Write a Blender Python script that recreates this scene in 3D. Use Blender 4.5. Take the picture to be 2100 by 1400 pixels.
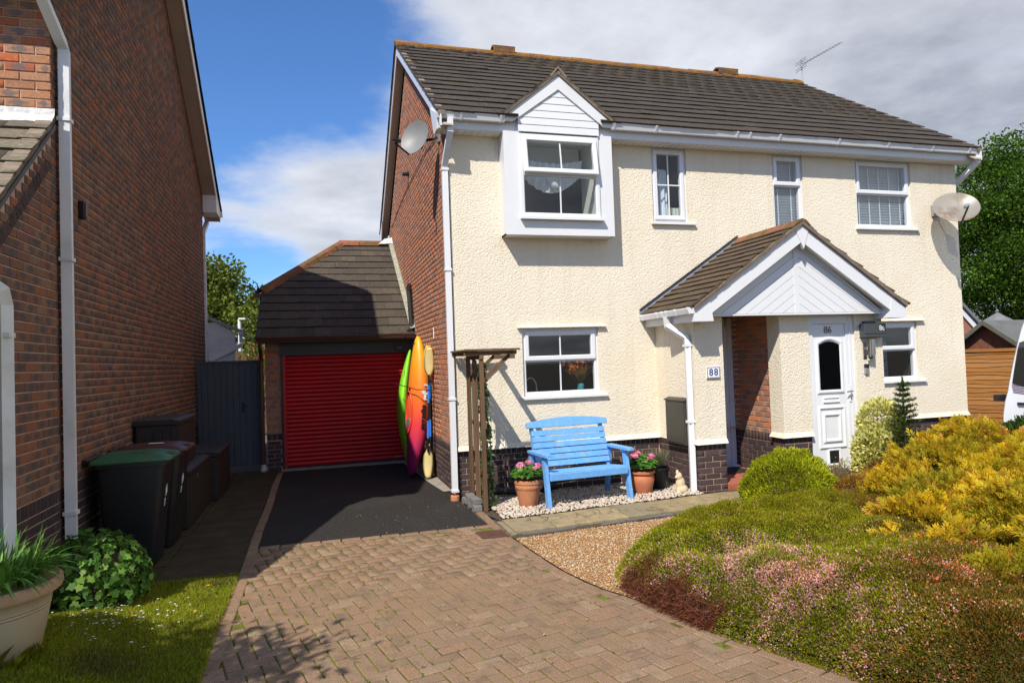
import bpy, bmesh, math, random
import numpy as np
from mathutils import Vector, Matrix

rng = np.random.default_rng(7)
random.seed(7)
scene = bpy.context.scene
for _o in list(bpy.data.objects):
    bpy.data.objects.remove(_o)
COL = scene.collection

# ------------------------------------------------------------------ camera
FPX = 1383.6
YAW, PITCH, ROLL = 0.2815, 0.0289, -0.0349
CAM = np.array([-1.7614, -8.8546, 1.8066])
_f = np.array([math.sin(YAW)*math.cos(PITCH), math.cos(YAW)*math.cos(PITCH), math.sin(PITCH)])
_r = np.array([math.cos(YAW), -math.sin(YAW), 0.0])
_u = np.cross(_r, _f)
CR = math.cos(ROLL)*_r + math.sin(ROLL)*_u
CU = -math.sin(ROLL)*_r + math.cos(ROLL)*_u
CF = _f
cam_d = bpy.data.cameras.new('camera')
cam_d.sensor_fit = 'HORIZONTAL'
cam_d.sensor_width = 36.0
cam_d.lens = FPX*36.0/2100.0
cam_d.clip_end = 2000
cam = bpy.data.objects.new('camera', cam_d)
COL.objects.link(cam)
cam.matrix_world = Matrix(((CR[0], CU[0], -CF[0], CAM[0]), (CR[1], CU[1], -CF[1], CAM[1]), (CR[2], CU[2], -CF[2], CAM[2]), (0, 0, 0, 1)))
scene.camera = cam

def proj(P):
    d = np.asarray(P, float) - CAM
    z = d @ CF
    return 1050 + FPX*(d @ CR)/z, 700 - FPX*(d @ CU)/z, z

# ------------------------------------------------------------------ node helpers
def N(nt, t, ins=None, **props):
    n = nt.nodes.new(t)
    for k, v in props.items():
        setattr(n, k, v)
    for k, v in (ins or {}).items():
        s = n.inputs[k]
        if isinstance(v, bpy.types.NodeSocket):
            nt.links.new(v, s)
        else:
            if isinstance(v, (tuple, list)) and len(v) == 3 and s.type == 'RGBA':
                v = (*v, 1)
            s.default_value = v
    return n

def c4(c):
    return (c[0], c[1], c[2], 1.0)

def mth(nt, op, a, b=0.0, clamp=False):
    return N(nt, 'ShaderNodeMath', {0: a, 1: b}, operation=op, use_clamp=clamp).outputs[0]

def mix(nt, fac, a, b, blend='MIX'):
    n = nt.nodes.new('ShaderNodeMix')
    n.data_type = 'RGBA'
    n.blend_type = blend
    for s, v in ((n.inputs[0], fac), (n.inputs[6], a), (n.inputs[7], b)):
        if isinstance(v, bpy.types.NodeSocket):
            nt.links.new(v, s)
        else:
            s.default_value = c4(v) if isinstance(v, (tuple, list)) else v
    return n.outputs[2]

def noise(nt, vec, scale, detail=3.0, rough=0.55, out='Fac'):
    return N(nt, 'ShaderNodeTexNoise', {'Vector': vec, 'Scale': scale, 'Detail': detail, 'Roughness': rough}).outputs[out]

def ramp(nt, fac, stops, interp='LINEAR'):
    n = nt.nodes.new('ShaderNodeValToRGB')
    n.color_ramp.interpolation = interp
    el = n.color_ramp.elements
    while len(el) < len(stops):
        el.new(0.5)
    for e, (p, c) in zip(el, stops):
        e.position = p
        e.color = c4(c) if isinstance(c, (tuple, list)) else (c, c, c, 1)
    nt.links.new(fac, n.inputs[0])
    return n.outputs[0]

def pos(nt):
    return N(nt, 'ShaderNodeNewGeometry').outputs['Position']

def rndv(nt):
    a = N(nt, 'ShaderNodeAttribute', attribute_name='rnd').outputs['Fac']
    o = N(nt, 'ShaderNodeObjectInfo').outputs['Random']
    return mth(nt, 'FRACT', mth(nt, 'ADD', a, o))

MATS = {}
def newmat(name):
    m = bpy.data.materials.new(name)
    m.use_nodes = True
    nt = m.node_tree
    nt.nodes.clear()
    MATS[name] = m
    return m, nt

def finish(nt, col, rough=0.6, height=None, bstr=0.5, bdist=0.01, spec=0.5, metal=0.0, extra=None):
    ins = {'Base Color': col, 'Roughness': rough, 'Specular IOR Level': spec, 'Metallic': metal}
    ins.update(extra or {})
    b = N(nt, 'ShaderNodeBsdfPrincipled', ins)
    if height is not None:
        bn = N(nt, 'ShaderNodeBump', {'Height': height, 'Strength': bstr, 'Distance': bdist})
        nt.links.new(bn.outputs[0], b.inputs['Normal'])
    o = N(nt, 'ShaderNodeOutputMaterial', {'Surface': b.outputs[0]})
    return b

def simple(name, col, rough=0.55, var=0.15, vscale=5.0, bump=0.0, bscale=80.0, spec=0.5, metal=0.0, dirt=None, dscale=3.0, damt=0.5, bdist=0.004):
    m, nt = newmat(name)
    p = pos(nt)
    f = noise(nt, p, vscale, 4)
    v = ramp(nt, f, [(0.25, tuple(max(0, c*(1-var)) for c in col)), (0.75, tuple(min(1, c*(1+var)) for c in col))])
    if dirt is not None:
        d = ramp(nt, noise(nt, p, dscale, 6, 0.65), [(0.5, 0.0), (0.72, damt)])
        v = mix(nt, d, v, dirt)
    h = noise(nt, p, bscale, 4) if bump > 0 else None
    finish(nt, v, rough, h, bump, bdist, spec, metal)
    return m

# ------------------------------------------------------------------ world and sun
SUN_TO = Vector((0.88, 1.0, -1.47)).normalized()
elev = math.asin(-SUN_TO.z)
azim = math.atan2(-SUN_TO.x, -SUN_TO.y)
w = bpy.data.worlds.new('World')
scene.world = w
w.use_nodes = True
wt = w.node_tree
wt.nodes.clear()
sky = N(wt, 'ShaderNodeTexSky', sky_type='NISHITA', sun_disc=False, sun_elevation=elev, sun_rotation=azim, air_density=1.0, dust_density=0.3, ozone_density=2.2)
tc = N(wt, 'ShaderNodeTexCoord').outputs['Generated']
# cloud layer: direction projected on to a flat layer, so clouds flatten towards the horizon
sep = N(wt, 'ShaderNodeSeparateXYZ', {0: tc})
zz = mth(wt, 'MAXIMUM', mth(wt, 'ADD', sep.outputs[2], 0.16), 0.06)
cu = mth(wt, 'DIVIDE', sep.outputs[0], zz)
cv = mth(wt, 'DIVIDE', sep.outputs[1], zz)
cvec = N(wt, 'ShaderNodeCombineXYZ', {0: cu, 1: cv, 2: 0.0}).outputs[0]
cvec2 = N(wt, 'ShaderNodeMapping', {'Vector': cvec, 'Location': (5.5, 8.1, 0.0), 'Rotation': (0, 0, 0.5), 'Scale': (0.62, 0.62, 1)}).outputs[0]
n1 = noise(wt, cvec2, 1.15, 9, 0.56)
n2 = noise(wt, cvec2, 4.2, 6, 0.6)
# cloud bank thickens towards the east (+x); clear towards the west overhead
bank = N(wt, 'ShaderNodeMapRange', {0: cu, 1: -0.45, 2: 0.85, 3: -0.10, 4: 0.36}, interpolation_type='SMOOTHSTEP').outputs[0]
low = N(wt, 'ShaderNodeMapRange', {0: sep.outputs[2], 1: 0.36, 2: 0.12, 3: 0.0, 4: 0.25}, interpolation_type='SMOOTHSTEP').outputs[0]
dens = mth(wt, 'ADD', mth(wt, 'ADD', n1, bank), low)
dens = mth(wt, 'ADD', dens, mth(wt, 'MULTIPLY', mth(wt, 'SUBTRACT', n2, 0.5), 0.08))
cover = N(wt, 'ShaderNodeMapRange', {0: dens, 1: 0.54, 2: 0.72, 3: 0.0, 4: 1.0}, interpolation_type='SMOOTHSTEP').outputs[0]
thick = N(wt, 'ShaderNodeMapRange', {0: dens, 1: 0.55, 2: 0.80, 3: 0.0, 4: 1.0}, interpolation_type='SMOOTHSTEP').outputs[0]
thick = mth(wt, 'MULTIPLY', thick, mth(wt, 'MULTIPLY', mth(wt, 'SUBTRACT', noise(wt, cvec2, 1.6, 7, 0.6), 0.38), 3.6, True))
ccol = mix(wt, thick, (0.70, 0.72, 0.77), (0.29, 0.31, 0.36))
blue = mix(wt, 1.0, sky.outputs[0], (0.066, 0.100, 0.142), 'MULTIPLY')
wcol = mix(wt, mth(wt, 'MULTIPLY', cover, 0.93), blue, ccol)
bg = N(wt, 'ShaderNodeBackground', {'Color': wcol, 'Strength': 1.0})
N(wt, 'ShaderNodeOutputWorld', {'Surface': bg.outputs[0]})

sun_d = bpy.data.lights.new('sun', 'SUN')
sun_d.energy = 5.0
sun_d.angle = math.radians(0.55)
sun_d.color = (1.0, 0.935, 0.82)
sun = bpy.data.objects.new('sun', sun_d)
COL.objects.link(sun)
sun.rotation_euler = SUN_TO.to_track_quat('-Z', 'Y').to_euler()
scene.view_settings.view_transform = 'Standard'
scene.view_settings.look = 'None'
scene.view_settings.exposure = 0.28
scene.view_settings.gamma = 1.0
scene.view_settings.use_curve_mapping = False
scene.render.engine = 'CYCLES'
scene.cycles.use_denoising = True
scene.cycles.max_bounces = 8
scene.cycles.diffuse_bounces = 4
scene.cycles.transparent_max_bounces = 16
scene.cycles.caustics_reflective = False
scene.cycles.caustics_refractive = False

# ------------------------------------------------------------------ mesh helpers
WLOC = {}
def tag(o, label=None, cat=None, group=None, kind=None):
    if label: o['label'] = label
    if cat: o['category'] = cat
    if group: o['group'] = group
    if kind: o['kind'] = kind
    return o

def empty(name, loc=(0, 0, 0), label=None, cat=None, group=None, rz=0.0):
    o = bpy.data.objects.new(name, None)
    o.empty_display_size = 0.2
    COL.objects.link(o)
    o.location = loc
    o.rotation_euler = (0, 0, rz)
    WLOC[o.name] = np.array(loc, float)
    return tag(o, label, cat, group)

def wl(o):
    return WLOC.get(o.name, np.zeros(3)) if o is not None else np.zeros(3)

def rawmesh(name, V, F, uv=None, smooth=False):
    me = bpy.data.meshes.new(name)
    me.from_pydata([tuple(v) for v in V], [], [tuple(f) for f in F])
    if uv is not None:
        l = me.uv_layers.new(name='UVMap')
        l.data.foreach_set('uv', np.asarray(uv, np.float32).ravel())
    if smooth:
        me.polygons.foreach_set('use_smooth', [True]*len(me.polygons))
    me.update()
    return me

def link(name, me, mat=None, parent=None):
    o = bpy.data.objects.new(name, me)
    COL.objects.link(o)
    if mat is not None and len(me.materials) == 0:
        me.materials.append(MATS[mat] if isinstance(mat, str) else mat)
    if parent is not None:
        o.parent = parent
        WLOC[o.name] = wl(parent)
    return o

class MB:
    def __init__(s):
        s.V = []; s.F = []
    def add(s, vs, fs):
        b = len(s.V)
        s.V += [tuple(v) for v in vs]
        s.F += [tuple(b+i for i in f) for f in fs]
        return s
    def box(s, x0, x1, y0, y1, z0, z1, bev=0.0):
        x0, x1 = min(x0, x1), max(x0, x1); y0, y1 = min(y0, y1), max(y0, y1); z0, z1 = min(z0, z1), max(z0, z1)
        if bev > 0:
            bm = bmesh.new()
            bmesh.ops.create_cube(bm, size=1.0)
            for v in bm.verts:
                v.co = Vector(((x0+x1)/2+v.co.x*(x1-x0), (y0+y1)/2+v.co.y*(y1-y0), (z0+z1)/2+v.co.z*(z1-z0)))
            bmesh.ops.bevel(bm, geom=list(bm.edges), offset=bev, segments=1, affect='EDGES')
            bm.verts.index_update()
            s.add([v.co[:] for v in bm.verts], [[v.index for v in f.verts] for f in bm.faces])
            bm.free()
            return s
        v = [(x0,y0,z0),(x1,y0,z0),(x1,y1,z0),(x0,y1,z0),(x0,y0,z1),(x1,y0,z1),(x1,y1,z1),(x0,y1,z1)]
        return s.add(v, [(0,3,2,1),(4,5,6,7),(0,1,5,4),(1,2,6,5),(2,3,7,6),(3,0,4,7)])
    def obox(s, c, ax, ay, az, sx, sy, sz):
        c = np.array(c, float); ax, ay, az = [np.array(a, float)/np.linalg.norm(a) for a in (ax, ay, az)]
        v = []
        for k in (-.5, .5):
            for j, i in ((-.5,-.5),(-.5,.5),(.5,.5),(.5,-.5)):
                v.append(c+ax*sx*i+ay*sy*j+az*sz*k)
        return s.add(v, [(0,3,2,1),(4,5,6,7),(0,1,5,4),(1,2,6,5),(2,3,7,6),(3,0,4,7)])
    def bar(s, a, b, w, h, up=(0, 0, 1)):
        a = np.array(a, float); b = np.array(b, float); d = b-a; L = np.linalg.norm(d); d /= L
        up = np.array(up, float); sd = np.cross(d, up); sd /= np.linalg.norm(sd); uu = np.cross(sd, d)
        return s.obox((a+b)/2, d, sd, uu, L, w, h)
    def prism(s, poly, vec):
        n = len(poly); vec = np.array(vec, float)
        v = [np.array(p, float) for p in poly]; v2 = [p+vec for p in v]
        f = [tuple(range(n-1, -1, -1)), tuple(range(n, 2*n))] + [(i, (i+1) % n, n+(i+1) % n, n+i) for i in range(n)]
        return s.add(v+v2, f)
    def quad(s, a, b, c, d):
        return s.add([a, b, c, d], [(0, 1, 2, 3)])
    def tube(s, pts, r, n=8, cap=True):
        pts = [np.array(p, float) for p in pts]; rr = r if isinstance(r, (list, tuple, np.ndarray)) else [r]*len(pts)
        b = len(s.V); prev = None
        for i, p in enumerate(pts):
            d = pts[min(i+1, len(pts)-1)]-pts[max(i-1, 0)]; d = d/(np.linalg.norm(d)+1e-9)
            if prev is None:
                a = np.array([0, 0, 1.0]) if abs(d[2]) < .9 else np.array([1.0, 0, 0])
                x = np.cross(d, a)
            else:
                x = prev - d*(prev @ d)
            x /= np.linalg.norm(x)+1e-9; prev = x; y = np.cross(d, x)
            for k in range(n):
                t = 2*math.pi*k/n+math.pi/n
                s.V.append(tuple(p+rr[i]*(x*math.cos(t)+y*math.sin(t))))
        for i in range(len(pts)-1):
            for k in range(n):
                s.F.append((b+i*n+k, b+i*n+(k+1) % n, b+(i+1)*n+(k+1) % n, b+(i+1)*n+k))
        if cap:
            s.F.append(tuple(b+k for k in range(n-1, -1, -1)))
            s.F.append(tuple(b+(len(pts)-1)*n+k for k in range(n)))
        return s
    def sqtube(s, pts, wdt):
        return s.tube(pts, wdt*0.7071, 4)
    def lathe(s, prof, c=(0, 0, 0), n=24, wob=None):
        b = len(s.V)
        for i, (r, z) in enumerate(prof):
            for k in range(n):
                t = 2*math.pi*k/n
                s.V.append((c[0]+r*math.cos(t), c[1]+r*math.sin(t), c[2]+z))
        for i in range(len(prof)-1):
            for k in range(n):
                s.F.append((b+i*n+k, b+i*n+(k+1) % n, b+(i+1)*n+(k+1) % n, b+(i+1)*n+k))
        s.F.append(tuple(b+k for k in range(n-1, -1, -1)))
        s.F.append(tuple(b+(len(prof)-1)*n+k for k in range(n)))
        return s
    def loft(s, rings, cap=True):
        b = len(s.V); n = len(rings[0])
        for r in rings:
            s.V += [tuple(p) for p in r]
        for i in range(len(rings)-1):
            for k in range(n):
                s.F.append((b+i*n+k, b+i*n+(k+1) % n, b+(i+1)*n+(k+1) % n, b+(i+1)*n+k))
        if cap:
            s.F.append(tuple(b+k for k in range(n-1, -1, -1)))
            s.F.append(tuple(b+(len(rings)-1)*n+k for k in range(n)))
        return s
    def build(s, name, mat, parent=None, smooth=False, world=True, label=None, cat=None, group=None, kind=None, bevel=0.0):
        off = wl(parent) if (parent is not None and world) else np.zeros(3)
        V = np.array(s.V, float)-off
        me = rawmesh(name, V, s.F, smooth=smooth)
        o = link(name, me, mat, parent)
        if bevel > 0:
            md = o.modifiers.new('bevel', 'BEVEL'); md.width = bevel; md.segments = 2; md.limit_method = 'ANGLE'
        return tag(o, label, cat, group, kind)

def smooth_angle(o, deg=40):
    me = o.data
    bm = bmesh.new(); bm.from_mesh(me)
    for e in bm.edges:
        if len(e.link_faces) == 2 and e.calc_face_angle(0) > math.radians(deg):
            e.smooth = False
    for f in bm.faces: f.smooth = True
    bm.to_mesh(me); bm.free()
    return o

def frame(o, u, n, v):
    """piece frame: x along u, y into the wall (-n), z along v"""
    m = np.eye(4)
    m[:3, 0] = u; m[:3, 1] = -np.array(n, float); m[:3, 2] = v; m[:3, 3] = o
    return m

def unit_brick(wd, h, d, b=0.004):
    """front face at y=0 facing -y, chamfered arris, open back"""
    x, z = wd/2, h/2
    V = [(-x+b, 0, -z+b), (x-b, 0, -z+b), (x-b, 0, z-b), (-x+b, 0, z-b),
         (-x, b, -z), (x, b, -z), (x, b, z), (-x, b, z), (-x, d, -z), (x, d, -z), (x, d, z), (-x, d, z)]
    F = [(0, 1, 2, 3)] + [(4+i, 4+(i+1) % 4, (i+1) % 4, i) for i in range(4)] + [(8+i, 8+(i+1) % 4, 4+(i+1) % 4, 4+i) for i in range(4)]
    uvv = [(v[0]/wd+.5, v[2]/h+.5) for v in V]
    uv = [uvv[i] for f in F for i in f]
    return np.array(V), F, np.array(uv)

def merged(name, unit, T, mat, parent, kind='stuff', rnd=None):
    V, F, uv = unit
    T = np.asarray(T, float)
    n = len(T)
    if n == 0: return None
    off = wl(parent)
    VV = (np.einsum('nij,vj->nvi', T[:, :3, :3], V)+T[:, None, :3, 3]-off).reshape(-1, 3)
    nv = len(V)
    sizes = np.array([len(f) for f in F]); flat = np.concatenate([np.array(f) for f in F])
    loops = (flat[None, :]+(np.arange(n)*nv)[:, None]).ravel()
    tot = np.tile(sizes, n)
    me = bpy.data.meshes.new(name)
    me.vertices.add(len(VV)); me.vertices.foreach_set('co', VV.astype(np.float32).ravel())
    me.loops.add(len(loops)); me.loops.foreach_set('vertex_index', loops.astype(np.int32))
    me.polygons.add(len(tot)); st = np.concatenate([[0], np.cumsum(tot)[:-1]])
    me.polygons.foreach_set('loop_start', st.astype(np.int32))
    if uv is not None:
        l = me.uv_layers.new(name='UVMap'); l.data.foreach_set('uv', np.tile(uv, (n, 1)).astype(np.float32).ravel())
    a = me.attributes.new('rnd', 'FLOAT', 'FACE')
    rr = rng.random(n) if rnd is None else np.asarray(rnd)
    a.data.foreach_set('value', np.repeat(rr, len(F)).astype(np.float32))
    me.update(calc_edges=True)
    o = link(name, me, mat, parent)
    return tag(o, kind=kind)

def scatter(name, restname, unit, T, mat, parent, nmax=300, label=None):
    """the nmax pieces that show largest become objects of their own (shared mesh), the rest one mesh"""
    T = np.asarray(T, float)
    c = T[:, :3, 3]
    px, py, z = proj(c)
    sc = np.linalg.norm(T[:, :3, 0], axis=1)*np.linalg.norm(T[:, :3, 2], axis=1)/np.maximum(z, .1)**2
    nrm = -T[:, :3, 1]; dv = CAM-c; dv /= np.linalg.norm(dv, axis=1)[:, None]
    sc = sc*np.maximum(np.abs(np.einsum('ij,ij->i', nrm, dv))/np.linalg.norm(nrm, axis=1), .02)
    vis = (z > .2) & (px > -15) & (px < 2115) & (py > -15) & (py < 1415)
    sc = np.where(vis, sc, sc*1e-6)
    order = np.argsort(-sc)
    top = [i for i in order[:nmax] if vis[i]]
    rest = [i for i in range(len(T)) if i not in set(top)]
    me = rawmesh(name, unit[0], unit[1], unit[2])
    me.materials.append(MATS[mat])
    off = wl(parent)
    for i in top:
        o = bpy.data.objects.new(name, me)
        COL.objects.link(o)
        o.parent = parent
        m = T[i].copy(); m[:3, 3] -= off
        o.matrix_local = Matrix(m.tolist())
    if rest:
        merged(restname, unit, T[rest], mat, parent)

def attr_mesh(name, V, F, cols, mat, parent=None, label=None, cat=None, kind=None, group=None, per=1):
    """V (n,k,3) leaf faces of k vertices (one polygon list F for the unit), cols (n,3)"""
    V = np.asarray(V, float); n, k = V.shape[:2]
    off = wl(parent) if parent is not None else np.zeros(3)
    sizes = np.array([len(f) for f in F]); flat = np.concatenate([np.array(f) for f in F])
    loops = (flat[None, :]+(np.arange(n)*k)[:, None]).ravel()
    tot = np.tile(sizes, n)
    me = bpy.data.meshes.new(name)
    me.vertices.add(n*k); me.vertices.foreach_set('co', (V.reshape(-1, 3)-off).astype(np.float32).ravel())
    me.loops.add(len(loops)); me.loops.foreach_set('vertex_index', loops.astype(np.int32))
    me.polygons.add(len(tot)); st = np.concatenate([[0], np.cumsum(tot)[:-1]])
    me.polygons.foreach_set('loop_start', st.astype(np.int32))
    a = me.attributes.new('Col', 'FLOAT_COLOR', 'POINT')
    cc = np.concatenate([np.repeat(np.asarray(cols, float), k, axis=0), np.ones((n*k, 1))], axis=1)
    a.data.foreach_set('color', cc.astype(np.float32).ravel())
    me.update(calc_edges=True)
    o = link(name, me, mat, parent)
    return tag(o, label, cat, group, kind)

def unitv(a):
    a = np.asarray(a, float)
    return a/(np.linalg.norm(a, axis=-1, keepdims=True)+1e-9)

def rdir(n):
    return unitv(rng.normal(size=(n, 3)))

def leafverts(P, D, W, L, wd, fold=0.0):
    """diamond leaves: base P, direction D, side W"""
    D = unitv(D); W = unitv(W-D*np.sum(W*D, axis=1, keepdims=True)); Nn = np.cross(D, W)
    L = np.broadcast_to(np.asarray(L, float), (len(P),))[:, None]; wd = np.broadcast_to(np.asarray(wd, float), (len(P),))[:, None]
    a = P; b = P+D*L*.45+W*wd*.5+Nn*fold*L; c = P+D*L; d = P+D*L*.45-W*wd*.5+Nn*fold*L
    return np.stack([a, b, c, d], axis=1)
QF = [(0, 1, 2, 3)]

def pick(cols, n, p=None):
    cols = np.asarray(cols, float)
    c = cols[rng.choice(len(cols), n, p=p)]
    return np.clip(c*rng.uniform(.78, 1.22, (n, 1)), 0, 1)

def inpoly(x, y, poly):
    x = np.asarray(x); y = np.asarray(y); r = np.zeros(x.shape, bool)
    n = len(poly); j = n-1
    for i in range(n):
        xi, yi = poly[i]; xj, yj = poly[j]
        c = ((yi > y) != (yj > y)) & (x < (xj-xi)*(y-yi)/(yj-yi+1e-12)+xi)
        r ^= c; j = i
    return r

def polydist(x, y, poly):
    x = np.asarray(x, float); y = np.asarray(y, float); d = np.full(x.shape, 1e9)
    for i in range(len(poly)):
        a = np.array(poly[i-1]); b = np.array(poly[i]); e = b-a
        t = np.clip(((x-a[0])*e[0]+(y-a[1])*e[1])/(e@e+1e-12), 0, 1)
        d = np.minimum(d, np.hypot(x-a[0]-t*e[0], y-a[1]-t*e[1]))
    return d

def sm(x):
    x = np.clip(x, 0, 1)
    return x*x*(3-2*x)

def vnoise(x, y, s, seed=0):
    """cheap smooth value noise in numpy, 0..1"""
    g = np.random.default_rng(seed).random((64, 64))
    X = np.asarray(x, float)*s; Y = np.asarray(y, float)*s
    xi = np.floor(X).astype(int); yi = np.floor(Y).astype(int); fx = sm(X-xi); fy = sm(Y-yi)
    q = lambda a, b: g[a % 64, b % 64]
    return (q(xi, yi)*(1-fx)+q(xi+1, yi)*fx)*(1-fy)+(q(xi, yi+1)*(1-fx)+q(xi+1, yi+1)*fx)*fy

def text_part(name, body, size, loc, xdir, ydir, mat, parent=None, extrude=0.002, align='CENTER', bold=0.0, shear=0.0, **tags):
    cu_ = bpy.data.curves.new(name, 'FONT')
    cu_.body = body; cu_.size = size; cu_.extrude = extrude; cu_.align_x = align; cu_.align_y = 'CENTER'; cu_.offset = bold; cu_.shear = shear
    o = bpy.data.objects.new(name, cu_)
    cu_.materials.append(MATS[mat])
    COL.objects.link(o)
    x = np.array(xdir, float); x /= np.linalg.norm(x); y = np.array(ydir, float); y -= x*(x@y); y /= np.linalg.norm(y); z = np.cross(x, y)
    m = np.eye(4); m[:3, 0] = x; m[:3, 1] = y; m[:3, 2] = z; m[:3, 3] = np.array(loc, float)-(wl(parent) if parent else 0)
    if parent: o.parent = parent
    o.matrix_local = Matrix(m.tolist())
    return tag(o, **tags)
# ------------------------------------------------------------------ materials
def brick_mat(name, stops, patch=0.6, patchcol=(0.045, 0.045, 0.055), dull=0.0):
    m, nt = newmat(name)
    p = pos(nt); r = rndv(nt)
    base = ramp(nt, r, stops, 'CONSTANT')
    grain = noise(nt, p, 55, 4)
    col = mix(nt, 0.55, base, ramp(nt, grain, [(0.3, (0.55, 0.55, 0.55)), (0.7, (1.25, 1.2, 1.15))]), 'MULTIPLY')
    # kiln-burnt dark patch in the middle of many bricks
    uvn = N(nt, 'ShaderNodeUVMap').outputs[0]
    s = N(nt, 'ShaderNodeSeparateXYZ', {0: uvn})
    dx = mth(nt, 'ABSOLUTE', mth(nt, 'SUBTRACT', s.outputs[0], mth(nt, 'ADD', 0.3, mth(nt, 'MULTIPLY', r, 0.4))))
    dy = mth(nt, 'MULTIPLY', mth(nt, 'ABSOLUTE', mth(nt, 'SUBTRACT', s.outputs[1], 0.5)), 0.55)
    dd = mth(nt, 'ADD', mth(nt, 'ADD', dx, dy), mth(nt, 'MULTIPLY', mth(nt, 'SUBTRACT', noise(nt, p, 28, 3), 0.5), 0.5))
    pm = N(nt, 'ShaderNodeMapRange', {0: dd, 1: 0.46, 2: 0.20, 3: 0.0, 4: 1.0}, interpolation_type='SMOOTHSTEP').outputs[0]
    has = mth(nt, 'LESS_THAN', mth(nt, 'FRACT', mth(nt, 'MULTIPLY', r, 7.31)), patch)
    pm = mth(nt, 'MULTIPLY', mth(nt, 'MULTIPLY', pm, has), 0.8)
    col = mix(nt, pm, col, patchcol)
    h = mth(nt, 'ADD', noise(nt, p, 160, 4), mth(nt, 'MULTIPLY', noise(nt, p, 40, 3), 1.4))
    finish(nt, col, 0.85, h, 0.45, 0.006, 0.25)

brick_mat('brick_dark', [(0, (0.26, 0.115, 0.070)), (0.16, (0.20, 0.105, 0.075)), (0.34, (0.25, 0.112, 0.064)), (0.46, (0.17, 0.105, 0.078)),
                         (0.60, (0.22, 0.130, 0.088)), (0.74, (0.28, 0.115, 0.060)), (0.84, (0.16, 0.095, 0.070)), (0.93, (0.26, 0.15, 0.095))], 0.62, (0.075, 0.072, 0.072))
brick_mat('brick_red', [(0, (0.46, 0.20, 0.115)), (0.18, (0.40, 0.18, 0.11)), (0.36, (0.52, 0.20, 0.095)), (0.5, (0.40, 0.22, 0.15)),
                        (0.64, (0.45, 0.23, 0.15)), (0.78, (0.54, 0.19, 0.085)), (0.9, (0.34, 0.17, 0.115))], 0.42, (0.19, 0.14, 0.125))
brick_mat('brick_buff', [(0, (0.36, 0.17, 0.095)), (0.2, (0.42, 0.20, 0.11)), (0.4, (0.38, 0.12, 0.06)), (0.55, (0.40, 0.21, 0.13)),
                         (0.75, (0.45, 0.22, 0.12)), (0.9, (0.46, 0.13, 0.05))], 0.5, (0.13, 0.115, 0.115))
brick_mat('brick_plinth', [(0, (0.062, 0.045, 0.046)), (0.25, (0.075, 0.050, 0.049)), (0.5, (0.055, 0.042, 0.044)), (0.75, (0.085, 0.055, 0.052))], 0.0)
simple('mortar_pink', (0.36, 0.24, 0.175), 0.95, 0.18, 8, 0.4, 160)
simple('mortar_orange', (0.52, 0.34, 0.23), 0.95, 0.2, 8, 0.4, 160)
simple('mortar_dark', (0.50, 0.35, 0.27), 0.95, 0.2, 8, 0.4, 160)

# roughcast render
m, nt = newmat('roughcast')
p = pos(nt)
v1 = N(nt, 'ShaderNodeTexVoronoi', {'Vector': mix(nt, 0.06, p, noise(nt, p, 30, 2, 0.5, 'Color')), 'Scale': 44.0, 'Smoothness': 0.45}, feature='SMOOTH_F1').outputs['Distance']
v2 = noise(nt, p, 66, 5, 0.66)
v3 = noise(nt, p, 130, 2)
h = mth(nt, 'ADD', mth(nt, 'MULTIPLY', v1, -0.8), mth(nt, 'ADD', mth(nt, 'MULTIPLY', v2, 1.0), mth(nt, 'MULTIPLY', v3, 0.30)))
big = noise(nt, p, 0.9, 5, 0.6)
cc = ramp(nt, big, [(0.25, (0.745, 0.652, 0.505)), (0.55, (0.80, 0.722, 0.585)), (0.8, (0.82, 0.75, 0.62))])
cc = mix(nt, ramp(nt, v2, [(0.30, 0.30), (0.46, 0.0)]), cc, (0.66, 0.53, 0.36))
sz = N(nt, 'ShaderNodeSeparateXYZ', {0: p}).outputs[2]
# water staining: streaks drawn out vertically, and a grubby splash band above the plinth
stv = N(nt, 'ShaderNodeMapping', {'Vector': p, 'Scale': (3.2, 3.2, 0.22)}).outputs[0]
streak = ramp(nt, noise(nt, stv, 1.6, 5, 0.65), [(0.52, 0.0), (0.80, 0.34)])
cc = mix(nt, streak, cc, (0.52, 0.42, 0.27))
finish(nt, cc, 0.92, h, 1.0, 0.0085, 0.2)

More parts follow.
